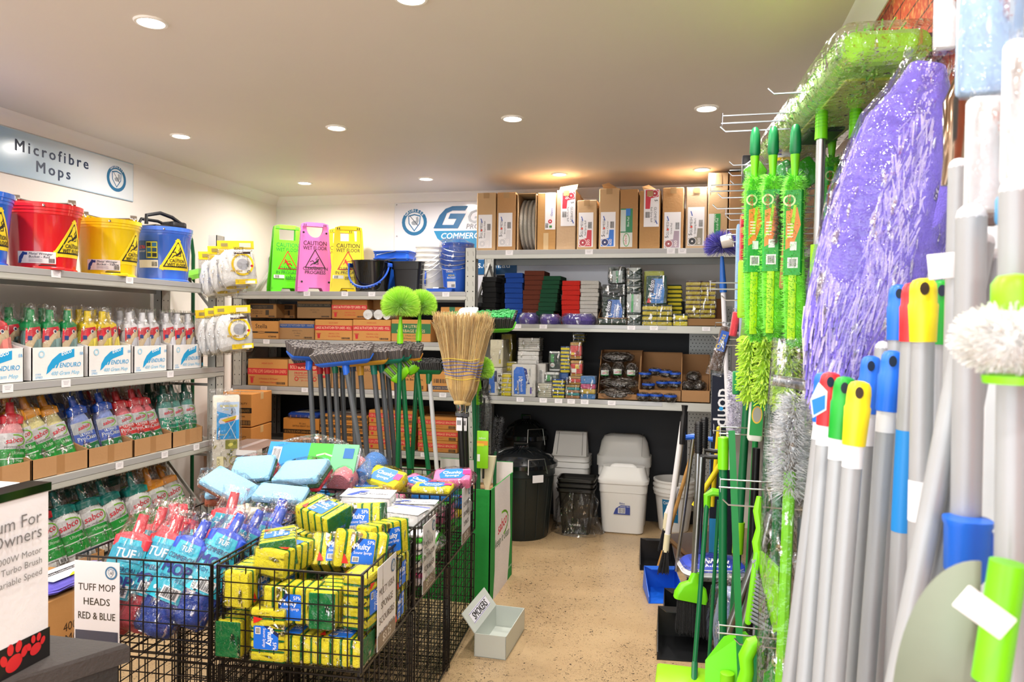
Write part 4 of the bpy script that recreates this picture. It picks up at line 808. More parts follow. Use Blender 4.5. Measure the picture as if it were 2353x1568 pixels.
# ------------------------------------------------------------------ left wall rack: wringer buckets
def wf_sticker(col='#f4d81e'):
    q = .15
    return triangle(0, .075, .165, '#f4d81e', .16, '#f4d81e')+triangle(0, .075, .15, '#1a1712', .045, '#f4d81e')+pict(0, .088, .075, '#1a1712', 1)+[tx(0, .036, .018, 'CAUTION', '#1a1712', b=.03, w=.09), tx(0, .013, .018, 'WET FLOOR', '#1a1712', b=.03, w=.115)]
def mop_bucket(label, Y, col, ang, tag_txt=None, r0=.137, r1=.163, h=.315, stk=62, wr=0, X=-3.06):
    t = thing('mop_bucket', label, 'bucket', (X, Y, 1.685), 0)
    m = mat(col, 'gloss')
    MB().lathe([(r0*.9, 0), (r0+.008, .002), (r0+.008, .008), (r0, .014), (r0+(r1-r0)*.8, h*.82), (r1, h*.84), (r1, h*.88), (r1+.004, h*.885), (r1+.004, h*.925), (r1+.008, h*.93), (r1+.008, h), (r1-.003, h), (r1-.006, h*.98), (r0-.004, .012), (1e-5, .01)], m, 48).build('bucket_body', t)
    wp = cylw(r0, r0+(r1-r0)*.8, h*.82)
    pn = panel(t, [e if e[0] not in '' else e for e in wf_sticker()], T(0, 0, .045) if False else RZ(ang+stk), 'warning_sticker', lambda x, y, z: wp(x, y+.075, z))
    if tag_txt:
        e = [('r', -.085, .0, .075, .055, '#e9e2e2'), ('p', [(-.083, .0), (-.07, .0), (-.05, .05), (-.06, .054), (-.078, .03)], '#25408c'), ('r', -.06, .038, -.04, .05, '#25408c'), tx(-.034, .039, .011, 'Metal Wringer', '#2a2a44', a='l', b=.015, s=.2), tx(-.034, .025, .011, tag_txt, '#2a2a44', a='l', b=.015, s=.2), ('b', .045, .004, .07, .024, '')]+[('r', -.034, .018-.005*k, .02, .0195-.005*k, '#9a94a4') for k in range(3)]
        panel(t, e, RZ(ang-6), 'product_label', lambda x, y, z: wp(x, y+.03, z+.002))
        mb = MB(); mb.rbox(-.06, .07, -.045, .0, .0, .016, .006, m, RZ(ang+6) @ T(.01, -r0-.005, 0)); mb.rbox(-.035, .035, -.04, -.005, .015, .021, .002, mat('#1a1a1a', 'rough'), RZ(ang+6) @ T(.01, -r0-.005, 0)); mb.build('foot_pedal', t)
        mb = MB(); c = mat('#d8d6d2', 'chrome'); M = RZ(ang+10)
        mb.box(-.12, .12, -.05, .05, h-.03, h-.026, mat('#2a2a2c', 'steel'), M)
        for q in (-1, 1):
            mb.lathe([(.004, -.02), (.02, -.016), (.02, .016), (.004, .02)], c, 14, M @ T(q*.115, -.03, h+.02) @ RY(90)); mb.rbox(q*.115-.006, q*.115+.006, -.06, .05, h-.02, h+.024, .004, c, M)
        mb.tube([(-.11, -.03, h+.022), (-.03, -.035, h+.006), (.11, -.03, h+.02)], .006, c, 8, M=M); mb.build('metal_wringer', t)
    else:
        e = [('r', -.085, .0, .035, .155, '#1d4a86'), ('r', -.03, .055, .033, .15, '#d8d034'), ('r', -.085, .0, .035, .045, '#e6e0d2'), ('b', .0, .008, .03, .035, ''), tx(-.058, .11, .018, 'ULTRA', '#e0403a', w=.045, b=.02), tx(-.058, .09, .009, 'MOP BUCKET', '#e8e8f0', w=.045)]+[('r', -.026+.031*(k % 2), .062+.03*(k//2), -.002+.031*(k % 2), .084+.03*(k//2), ('#20486e', '#14202c', '#2a6a9a')[k % 3]) for k in range(6)]
        if wr: panel(t, e, RZ(ang-22), 'product_label', lambda x, y, z: wp(x, y+.075, z+.002))
    MB().lathe([(.001, 0), (.006, .001), (.006, .004), (.001, .006)], mat('#d0d0d4', 'chrome'), 10, RZ(ang+4) @ T(0, -r1-.008, h*.95) @ RX(90)).build('handle_rivet', t)
    if wr:
        mb = MB(); k = mat('#17171a', 'plastic'); M = RZ(ang+40)
        mb.rbox(-.12, .1, -.09, .09, h-.02, h+.012, .01, k, M); mb.rbox(.02, .12, -.06, .06, h+.005, h+.05, .012, k, M)
        mb.tube([(-.15, -.05, h+.01), (-.15, -.05, h+.06), (-.06, -.05, h+.085), (.02, -.05, h+.07), (.1, -.05, h+.03)], .011, k, 8, M=M); mb.tube([(-.13, .05, h+.01), (-.11, .05, h+.05), (.0, .05, h+.05), (.1, .04, h+.02)], .009, k, 8, M=M)
        mb.build('wringer', t)
    return t
mop_bucket('blue mop bucket at the left edge of the photo, on the top left shelf', 2.60, '#1c6adf', 38, None, stk=58)
mop_bucket('red mop bucket with a metal wringer on the top left shelf', 2.985, '#d8242a', 42, 'Bucket - Red', stk=58)
mop_bucket('yellow mop bucket with a metal wringer on the top left shelf', 3.40, '#f2d11c', 40, 'Bucket - Yellow', .13, .155, .30, 62)
mop_bucket('blue mop bucket with a black plastic wringer at the end of the top left shelf', 3.83, '#3f6fdc', 36, None, .137, .156, .315, 34, 1)
t = thing('floor_squeegee', 'black angled mop frame standing behind the blue wringer bucket', 'mop frame', (-3.2, 4.07, 1.685), 0)
mb = MB(); mb.rbox(-.02, .02, -.02, .02, .02, .30, .006, mat('#1c1c1f', 'plastic'), RY(-8)); mb.rbox(-.02, .14, -.025, .025, 0, .045, .006, mat('#2c2c30', 'plastic')); mb.build('frame_body', t)
t = thing('scrubbing_brush', 'wooden brush head lying at the end of the top left shelf', 'brush', (-3.22, 4.05, 1.686), 20)
MB().rbox(-.1, .1, -.025, .025, .025, .05, .008, mat('#b58a5e', 'wood')).build('brush_block', t)
mb = MB()
for i in range(16):
    for j in range(4): mb.lathe([(.004, .026), (.005, 0)], mat('#c9a67c', 'fibre'), 5, T(-.09+i*.012, -.018+j*.012, 0))
mb.build('bristles', t)
t = thing('flat_mop', 'lime flat mop with a dark green handle in the rear corner behind the left rack', 'mop', (-3.25, 4.36, 0))
MB().tube([(0, 0, 0), (0, .0, 1.9), (0, -.02, 2.0), (.0, -.06, 2.05), (0, -.11, 2.02), (0, -.12, 1.95)], .012, mat('#0d5a34', 'plastic'), 10).build('handle', t)
MB().loft([(0, .05, .16, .03), (.03, .05, .17, .03), (.05, .03, .12, .03)], mat('#7ad01e', 'fibre'), 4, T(.06, -.08, 1.74) @ RX(12)).build('mop_pad', t)
# wall sign above
t = thing('wall_sign', 'pale blue wall sign reading Microfibre Mops above the left rack', 'sign', (-3.408, 2.2, 2.196), 90)
SW, SH = 1.785, .236
MB().rbox(0, SW, -.006, 0, 0, SH, .002, mat('#b4cbdc', 'gloss'), None, 1).build('sign_board', t, 30)
o = lambda yy, zz: (yy-2.2, zz-2.196)
mats_g = bpy.data.materials.new('sign_gradient'); mats_g.use_nodes = True; N = mats_g.node_tree.nodes; L = mats_g.node_tree.links
tc = N.new('ShaderNodeTexCoord'); sx_ = N.new('ShaderNodeSeparateXYZ'); L.new(tc.outputs['Object'], sx_.inputs[0]); mr = N.new('ShaderNodeMapRange'); mr.inputs[1].default_value = .7; mr.inputs[2].default_value = 1.5; L.new(sx_.outputs[0], mr.inputs[0])
mx = N.new('ShaderNodeMix'); mx.data_type = 'RGBA'; mx.inputs['A'].default_value = lin('#86b4d2'); mx.inputs['B'].default_value = lin('#dfe6ec'); L.new(mr.outputs[0], mx.inputs['Factor']); L.new(mx.outputs['Result'], N['Principled BSDF'].inputs['Base Color']); N['Principled BSDF'].inputs['Roughness'].default_value = .2
MB().box(.006, SW-.006, -.0068, -.0062, .006, SH-.006, mats_g).build('printed_face', t, 0)
e = [tx(*o(3.385, 2.325), .058, 'Microfibre', '#1c3050', b=.03, w=.53, k=1.35), tx(*o(3.385, 2.24), .058, 'Mops', '#1c3050', b=.03, w=.26, k=1.35)]+crest(*o(3.842, 2.313), .078)+arctext(*o(3.842, 2.313), .065, 'GRUBLESS', .014, '#eef2f6')
e = [x if x[0] != 't' or len(x[4]) < 4 or x[4] == 'GRUBLESS' else x for x in e]
panel(t, e, T(0, -.0066, 0) @ FRONT, 'printed_text')

# ------------------------------------------------------------------ display trays
def tray(label, X, Y, Z, w, d, hf, hb, col, els=None, rz=90, cat='tray'):
    t = thing('display_tray', label, cat, (X, Y, Z), rz); mb = MB(); m = mat(col, 'card'); th = .004
    mb.box(-w/2, w/2, 0, d, 0, th, m); mb.box(-w/2, w/2, 0, th, 0, hf, m); mb.box(-w/2, w/2, d-th, d, 0, hb, m)
    for q in (-w/2, w/2-th):
        k = d*.55; vs = [(q, 0, 0), (q, d, 0), (q, d, hb), (q, k, hb), (q, 0, hf)]; vs += [(a+th, b, c) for a, b, c in vs]
        mb.add(vs, [(0, 1, 2, 3, 4), (9, 8, 7, 6, 5)]+[(i, (i+1) % 5+0, (i+1) % 5+5, i+5) for i in range(5)], m)
    mb.build('tray_body', t, 0)
    if els: panel(t, els(w, hf), T(-w/2, 0, 0) @ FRONT, 'printed_front')
    return t
def enduro(code):
    c = '#1f9fd8'
    return lambda w, h: [swoosh(w*.26, h*.18, w*.54, h*.76), tx(w*.65, h*.78, h*.14, 'Edco', '#ffffff', b=.02, s=.2, r=14, w=w*.24), ('p', [(w*.38, h*.36), (w*.42, h*.5), (w*.45, h*.5), (w*.41, h*.36)], c), ('p', [(w*.43, h*.36), (w*.47, h*.5), (w*.5, h*.5), (w*.46, h*.36)], c), tx(w*.72, h*.37, h*.14, 'ENDURO', c, b=.006, s=.2, w=w*.42), tx(w*.62, h*.14, h*.12, '400 Gram Mop', '#8cc8e8', s=.3, w=w*.62, b=.01), tx(w*.06, h*.17, h*.05, 'CODE', c, a='l'), tx(w*.06, h*.07, h*.07, code, c, a='l'), ('o', w*.17, h*.8, h*.07, h*.11, '#a8d4ea'), tx(w*.94, h*.74, h*.09, 'EB', c)]
def end_els(pic, st):
    def f(hw, L):
        w = hw*.97
        return [('p', [(-w, L*.02), (w, L*.02), (w, L*.76), (-w, L*.7)], '#e8cfa6'), ('p', [(-w, L*.5), (-w, L*.72), (w, L*.77), (w*.9, L*.73), (0, L*.66)], '#d81c34'), ('c', w*.1, L*.68, w*.2, '#f2eef0'), ('c', w*.14, L*.68, w*.13, '#1c2c58'), ('p', [(-w*.95, L*.3), (w*.0, L*.56), (w*.95, L*.6), (w*.95, L*.34), (w*.2, L*.24)], pic), ('p', [(-w*.95, L*.3), (w*.9, L*.5), (w*.2, L*.24)], pic), ('r', -w*.85, L*.55, -w*.5, L*.61, '#24407c'), ('p', [(-w, L*.02), (w, L*.02), (w, L*.26), (w*.3, L*.25), (-w*.5, L*.16), (-w, L*.06)], '#16265c'), ('p', [(-w, L*.0), (w, L*.0), (w, L*.12), (-w*.6, L*.1), (-w, L*.05)], '#1c6ac4'), tx(w*.3, L*.175, L*.045, 'Edco', '#ffffff', b=.02), tx(w*.1, L*.05, L*.05, 'ENDURO', '#ffffff', s=.2, w=w*1.5)]
    return f
ZS2 = 1.166
boxes = [('far left', 2.60, .30, '27001', 'red', '#e02c34', '#e0655e', '#e88a80'), ('second', 2.943, .302, '27003', 'green', '#0f8a4a', '#5f8f86', '#7f9e9c'), ('third', 3.268, .293, '27002', 'yellow', '#f2d21c', '#f0d848', '#f0dc5a'), ('fourth', 3.565, .262, '27004', 'white', '#e8e8ec', '#e6e4e6', '#dcdce4'), ('fifth', 3.878, .262, '27004', 'white', '#e8e8ec', '#e6e4e6', '#dcdce4')]
for i, (nm, y, w, code, cn, sk, st, pic) in enumerate(boxes):
    tray('white ENDURO display box of %s mops, %s along the second left shelf' % (cn, nm) if cn != 'white' else 'white ENDURO display box of white mops, %s' % ('next to the yellow ones' if i == 3 else 'last before the shelf end'), -2.925, y, ZS2, w, .34, .155 if i < 3 else .148, .2, '#e9e7e6', enduro(code), cat='display box')
    base = None; n = 3
    for r in range(2):
        for k in range(n):
            xx = y-w/2+w*(k+.5)/n+rnd.uniform(-.006, .006); lb = 'bagged %s ENDURO mop head, %s in the %s row of %s' % (cn, ('left', 'middle', 'right')[k], ('front', 'rear')[r], {'red': 'the far left box', 'green': 'the second box', 'yellow': 'the third box'}.get(cn, 'the fourth box' if i == 3 else 'the last box'))
            loc = (-2.985-.115*r, xx, ZS2+.007+.01*r)
            rot = (math.radians(-4+rnd.uniform(-3, 3)), math.radians(rnd.uniform(-5, 5)), math.radians(90+rnd.uniform(-10, 6)))
            if base is None: base = mop_pack('bagged_mop', lb, .325, .05, .03, sk, st, end_els(pic, st), loc, 0, rot, seed=i, neck=.8)
            else: dup(base, lb, loc, 0, rot)
            if r == 0 and cn == 'white': pass
# hand wash bottle
t = thing('pump_bottle', 'hand wash bottle with a black and blue label beside the last ENDURO box', 'bottle', (-2.985, 4.035, ZS2+.001), 75)
MB().loft([(0, .035, .025, .015), (.004, .038, .028, .016), (.1, .038, .028, .016), (.125, .02, .018, .015), (.13, .013, .013, .012)], mat('#6f8f92', 'gloss'), 5).build('bottle_body', t)
mb = MB(); mb.lathe([(.013, .13), (.014, .145), (.006, .147), (.005, .165)], mat('#d8c49a', 'plastic'), 14); mb.rbox(-.008, .008, -.035, .01, .162, .172, .003, mat('#eeeeee', 'plastic')); mb.build('pump', t)
panel(t, [('r', -.03, .012, .03, .085, '#17181c'), ('r', -.03, .012, .03, .03, '#2aa8d8')]+[('r', -.022, .04+.009*k, .016, .043+.009*k, '#b8b8c0') for k in range(4)], T(0, -.0283, 0) @ FRONT)

def sabco_els(kind):
    def f(hw, L):
        w = hw*.98
        if kind == 'pro':   # green banded label on clear film
            return [('p', [(-w, L*.12), (w, L*.12), (w, L*.6), (-w, L*.6)], '#cfcfcf'), ('r', -w, L*.14, w, L*.4, '#149a34'), ('r', -w, L*.27, w, L*.285, '#d8e8d8'), tx(w*.25, L*.33, L*.04, 'Ultimate', '#d4f0d0', w=w), tx(w*.3, L*.235, L*.03, 'Mop', '#d4f0d0', w=w), tx(0, L*.41, L*.025, 'PROFESSIONAL', '#555a58', w=w*1.5), ('r', w*.1, L*.06, w*.8, L*.12, '#e9e9ea'), ('b', w*.2, L*.065, w*.7, L*.115, '')]+sabco(0, L*.48, w*1.7)
        c = kind
        return [('r', -w, L*.04, w, L*.62, '#b9bdc0'), ('r', -w, L*.3, w, L*.46, c), ('r', -w, L*.1, w, L*.29, '#157a40'), tx(0, L*.42, L*.035, 'ULTIMATE', '#e8f0ee', b=.02, w=w*1.2), tx(0, L*.35, L*.06, 'ProClean', '#e8f0ee', w=w*1.7), ('c', w*.6, L*.2, w*.3, '#8aa8a0'), ('r', -w*.8, L*.22, -w*.1, L*.235, '#d8e8d8'), ('r', -w*.8, L*.18, w*.1, L*.195, '#d8e8d8')]+sabco(-w*.05, L*.52, w*1.4)
    return f
ZS3 = .708
trays = [('far left', 'pink', 2.62, .335, '#d8303c', '#e8a0a4', 'pro', 3), ('second', 'yellow', 2.958, .325, '#f0a020', '#e6dc9a', 'pro', 3), ('third', 'blue', 3.276, .305, '#1c50b8', '#8a9cd8', '#4a6ac8', 2), ('fourth', 'red', 3.59, .305, '#c8242e', '#d86a74', '#d8302e', 3), ('last', 'green', 3.885, .275, '#0c5a4c', '#4a8a80', '#128868', 3)]
for i, (nm, cn, y, w, sk, st, kd, n) in enumerate(trays):
    tray('brown cardboard tray of %s mop heads, %s along the third left shelf' % (cn, nm), -2.925, y, ZS3, w, .36, .095, .16, '#b5895c', lambda w, h: [('r', w*.42, 0, w*.56, h, '#a87c50')])
    base = None
    for r in range(2):
        for k in range(n):
            xx = y-w/2+w*(k+.5)/n+rnd.uniform(-.01, .01); lb = 'bagged %s string mop head, %s in the %s row of the %s tray' % (cn, ('left', 'middle' if n == 3 else 'right', 'right')[k], ('front', 'rear')[r], {'pink': 'far left', 'yellow': 'second', 'blue': 'third', 'red': 'fourth', 'green': 'last'}[cn])
            loc = (-2.985-.13*r, xx, ZS3+.006+.005*r)
            rot = (math.radians(-13+rnd.uniform(-4, 4)), math.radians((-9 if cn in ('red', 'yellow', 'blue') else 2)+rnd.uniform(-5, 5)), math.radians(84+rnd.uniform(-10, 8)))
            if base is None: base = mop_pack('bagged_mop', lb, .36 if cn != 'yellow' else .385, .058, .034, sk, st, sabco_els(kd), loc, 0, rot, hook=True, seed=20+i, neck=.82)
            else: dup(base, lb, loc, 0, rot)
# bottom shelf: white mops leaning back
ZS4 = .22; base = {}
WM = [(2.83, 'r', 'red socket'), (2.955, 'r', 'red socket'), (3.10, 't', 'teal socket'), (3.26, 't', 'teal socket'), (3.42, 't', 'teal socket'), (3.58, 't', 'teal socket'), (3.73, 'o', 'orange socket'), (3.89, 'o', 'orange socket')]
cols = {'r': '#c8202a', 't': '#0f7a72', 'o': '#e8941c'}
pos = ('first', 'second', 'third', 'fourth', 'fifth', 'sixth', 'seventh', 'last')
for r in range(2):
    for i, (y, c, nm) in enumerate(WM):
        if r and i == 0: continue
        lb = 'white string mop with %s, %s of the %s row on the bottom shelf' % (('an ' if nm[0] == 'o' else 'a ')+nm, pos[i], ('front', 'rear')[r])
        loc = (-2.975-.16*r, y+.04*r, ZS4+.012+.03*r); rot = (math.radians(-16+rnd.uniform(-5, 5)), math.radians(-8+rnd.uniform(-6, 6)), math.radians(78+rnd.uniform(-8, 8)))
        if c not in base: base[c] = mop_pack('bagged_mop', lb, .375, .078, .05, cols[c], '#e6e6e2', sabco_els('pro'), loc, 0, rot, hook=True, seed=40+i, neck=.76)
        else: dup(base[c], lb, loc, 0, rot)
tray('low brown cardboard tray in front of the white mops on the bottom left shelf', -2.905, 2.9, .2205, .62, .1, .05, .06, '#a47848')
carton('brown Oates 400 colour mop refill carton on the floor in front of the left rack', -2.52, 2.62, 0, .46, .36, .30, '#b8864e', lambda w, h: [tx(w*.95, h*.68, h*.17, 'Oates', '#3a2414', a='r', b=.02), tx(w*.97, h*.48, h*.12, '400 COLOUR', '#3a2414', a='r', w=w*.6), tx(w*.97, h*.31, h*.12, 'MOP REFILL', '#3a2414', a='r', w=w*.6), tx(w*.97, h*.2, h*.06, 'GROSS WEIGHT', '#3a2414', a='r'), ('o', w*.88, h*.09, .012, .015, '#3a2414')], rz=90)
t = thing('mop_pack', 'violet wrapped mop refill with a white COLOUR CODED label lying on the Oates carton', 'mop head', (-2.62, 2.66, .302), 90)
lump([(-.2, .08, .015), (-.14, .11, .028), (.12, .11, .028), (.2, .07, .015)], mat('#5a50b8', 'fibre'), seed=4).build('mop_strings', t, 60); t.children[0].matrix_local = T(0, .0, .03) @ RY(90) @ RZ(90)
panel(t, [('r', -.13, -.08, .12, .06, '#e8e8ee'), ('r', -.11, -.01, .1, .02, '#15151a'), tx(0, -.005, .015, 'COLOUR CODED MOP HEAD', '#e8e8ee', w=.18, b=.02), ('p', [(-.05, -.08), (.0, -.05), (.06, -.08)], '#e0d020')], T(0, 0, .062))
# things hanging at the rack end
def spin_mop(label, X, Y, Z, rz, tilt=0, s=1):
    t = thing('spin_mop_refill', label, 'mop refill', (X, Y, Z), 0, 'spin mop refills', (math.radians(tilt), 0, math.radians(rz)))
    lump([(0, .085*s, .02), (.03, .105*s, .04), (.12, .11*s, .046), (.19, .09*s, .035), (.22, .06*s, .015)], mat('#f0efe9', 'fibre'), amp=.03, seed=9).build('mop_fringe', t, 60)
    MB().rbox(-.11*s, .11*s, -.004, .004, .225, .275, .001, mat('#f2cf1c', 'print'), None, 1).build('header_card', t, 30)
    e = [('c', .02, .13, .06, '#f0ece4'), ('o', .02, .13, .055, .068, '#f0cc1a'), ('c', .02, .13, .035, '#b8b8c0'), tx(.015, .172, .017, 'Spin Mop', '#3a3234', w=.09), ('r', -.03, .192, .07, .207, '#3a2422'), tx(0, .215, .02, 'WHITE', '#1a1618', b=.02, w=.06), tx(.0, .198, .014, 'MAGIC', '#f0ece4', b=.02, w=.05), tx(-.02, .085, .013, 'Microfibre', '#c8a010', b=.03, s=.2, w=.07), ('c', .075, .12, .008, '#b8202a'), ('r', -.03, .01, .1, .04, '#f2cf1c'), ('r', .03, .013, .09, .03, '#e8e8e4'), ('o', .055, .085, .006, .01, '#6a6a6a')]
    panel(t, e, T(0, -.047, 0) @ FRONT, 'printed_front')
    panel(t, [('r', .02, .235, .09, .262, '#e8dcc0'), ('r', -.09, .24, -.05, .26, '#9a8a50')], T(0, -.005, 0) @ FRONT, 'card_print')
    film_shell([(-.012, .11*s, .03), (.02, .118*s, .055), (.15, .118*s, .058), (.22, .11*s, .04), (.232, .11*s, .006)], 18, 4, .04).build('plastic_bag', t, 0); return t
sm = None
for cl, z0, nm in ((0, 1.615, 'upper'), (1, 1.255, 'lower')):
    for k, dx in enumerate((0, .07, .14)):
        lb = '%s white spin mop refill in the %s cluster hanging from the rack end post' % (('rearmost', 'middle', 'front')[k], nm)
        loc = (-2.84+dx-.02*cl, 4.07-.012*k, z0+.03*k*(1 if not cl else .4)); rot = (math.radians(-3+2*k), math.radians(-4), math.radians(52))
        if sm is None: sm = spin_mop(lb, *loc, 52); sm.rotation_euler = rot
        else: dup(sm, lb, loc, 0, rot)
    t = thing('display_hook', 'wire hook on the rack end post carrying the %s spin mop refills' % nm, 'hook', (-2.9, 4.15, z0+.27)); MB().tube([(0, 0, 0), (.22, -.02, .0), (.24, -.02, .015)], .003, mat('#b8b8b8', 'steel'), 6).build('hook_wire', t)
t = thing('ironing_board_cover', 'folded ironing board cover with olive print and blue card hanging below the spin mops', 'ironing board cover', (-2.80, 4.07, .50), 40)
MB().rbox(-.075, .085, -.018, .018, 0, .5, .014, mat('#e6e0d2', 'cloth')).build('folded_cover', t)
e = [('r', -.05, .225, .08, .455, '#2a9ae0'), ('p', [(-.05, .455), (.08, .455), (.08, .36), (-.05, .40)], '#b8cde8'), ('p', [(-.04, .335), (-.03, .355), (.06, .375), (.078, .37), (.078, .345), (.0, .325), (-.03, .32)], '#d8d4e0'), ('p', [(-.025, .345), (.065, .37), (.06, .35), (-.005, .333)], '#e0c030'), ('p', [(-.005, .333), (.06, .35), (.05, .34), (.0, .328)], '#c84838'), ('l', [(.02, .325), (.06, .23)], .004, '#d8e4f0'), ('l', [(.055, .335), (-.01, .23)], .004, '#d8e4f0'), tx(.02, .425, .014, 'IRONING BOARD', '#e8d860', b=.02, w=.1), tx(.0, .405, .008, 'COVER', '#e8d860'), tx(-.01, .25, .01, 'Easy fit', '#e8d860')]
for k in range(7):
    x, y = (-.06, .18, 0)[0]+.02*k % .12, .03+.025*k
    e += [('e', x, y, .012, .004, 40*k, '#9a9450'), ('l', [(x-.012, y-.012), (x+.012, y+.012)], .0016, '#8a8458')]
e += [('r', .0, .165, .07, .22, '#8a8a40'), ('e', .03, .19, .016, .01, 20, '#c8c060'), ('e', .055, .2, .012, .01, 60, '#6a7030'), ('o', .05, .09, .024, .028, '#9a9440'), ('e', .06, .06, .01, .014, 0, '#7a8438'), ('r', -.05, .04, -.01, .12, '#cfc8a0'), tx(-.03, .08, .016, 'SOUP', '#5a5438', r=90)]
panel(t, e, T(0, -.0183, 0) @ FRONT, 'printed_card')
film_shell([(-.006, .09, .02), (.1, .098, .026), (.4, .098, .026), (.52, .09, .012), (.54, .09, .004)], 16, 8, .03).build('plastic_bag', t, 0)
# ------------------------------------------------------------------ back right bay: pad boxes on the top shelf
T1, T2, T3 = 1.980, 1.469, .961
def glo(name, col, num, lw=.1, lh=.235, ly=.02, lx=.012, flip=False, pad='#b03040'):
    def f(w, h):
        x0, y0 = lx, ly; x1, y1 = lx+lw, ly+lh
        e = [('r', x0, y0, x1, y1, '#e9e6ea')]
        if flip: # label stuck upside down
            e += [('p', [(x0+.01, y1-.004), (x0+lw*.95, y1-.004), (x0+lw*.95, y1-.05), (x0+lw*.45, y1-.06), (x0+lw*.4, y0+.12), (x0+.01, y0+.12)], col), ('c', x1-.03, y1-.028, .024, '#f0eaea'), ('c', x1-.03, y1-.028, .021, pad), ('c', x1-.03, y1-.028, .005, '#f0eaea'), tx(x0+.03, y1-.03, .02, num, '#f0e8e8', r=-90), tx(x1-.03, y1-.075, .02, '5', '#26262a', r=-90, b=.02), tx(x1-.032, y0+.08, .016, 'GLOMESH', '#4a484c', r=-90, a='c'), tx(x1-.055, y0+.08, .012, name, '#4a484c', r=-90, w=.1), ('b', x0+.01, y0+.06, x0+.04, y0+.1, ''), ('l', [(x1-.02, y0+.04), (x1-.012, y0+.02)], .006, '#2a50a8')]
        else:
            e += [('p', [(x1-.01, y0+.004), (x0+lw*.05, y0+.004), (x0+lw*.05, y0+.05), (x0+lw*.55, y0+.06), (x0+lw*.6, y0+.115), (x1-.01, y0+.115)], col), ('c', x0+.03, y0+.03, .026, '#f0eaea'), ('c', x0+.03, y0+.03, .023, pad), ('c', x0+.03, y0+.03, .006, '#f0eaea'), tx(x1-.022, y0+.03, .02, num, '#f0e8e8', r=90), tx(x0+.028, y0+.075, .022, '5', '#1e1e22', r=90, b=.02), tx(x0+.03, y0+.135, .016, 'GLOMESH', '#4a484c', r=90), ('c', x0+.024, y0+.125, .007, '#d8402a'), tx(x0+.052, y0+.13, .012, name, '#4a484c', r=90, w=.12), ('b', x1-.035, y0+.125, x1-.01, y0+.17, ''), ('l', [(x0+.02, y1-.03), (x0+.028, y1-.055)], .006, '#2a50a8')]
        return e+[('r', w*.35, h-.04, w*.65, h-.002, '#a88456')]
    return f
def open_box(label, x0, x1, yt):
    X, w, h = slot(x0, x1, yt, 5.06, T1); t = thing('pad_box', label, 'carton', (X, 5.06, T1)); m = mat(TAN, 'card'); mb = MB(); d = .42
    mb.box(-w/2, -w/2+.006, 0, d, 0, h, m); mb.box(w/2-.006, w/2, 0, d, 0, h, m); mb.box(-w/2, w/2, 0, d, 0, .005, m); mb.box(-w/2, w/2, 0, d, h-.005, h, m); mb.box(-w/2, w/2, d-.005, d, 0, h, m); mb.build('box_body', t, 0)
    n = 4; pw = (w-.018)/n; base = None
    for i in range(n):
        lb = 'round white floor pad standing in the open box, %s' % ('leftmost', 'second', 'third', 'rightmost')[i]; lc = (X-w/2+.009+pw*i, 5.055+.2, T1+.19+.006)
        if base is None:
            base = MB().lathe([(.02, 0), (.172, 0), (.185, pw*.3), (.185, pw*.7), (.172, pw*.97), (.02, pw*.97)], mat('#d5d1c8', 'pad'), 40, RY(90)).build('floor_pad', None); tag(base, lb, 'floor pad', lc, group='pads in the open box')
        else: c = base.copy(); COL.objects.link(c); c.location = lc; c['label'] = lb
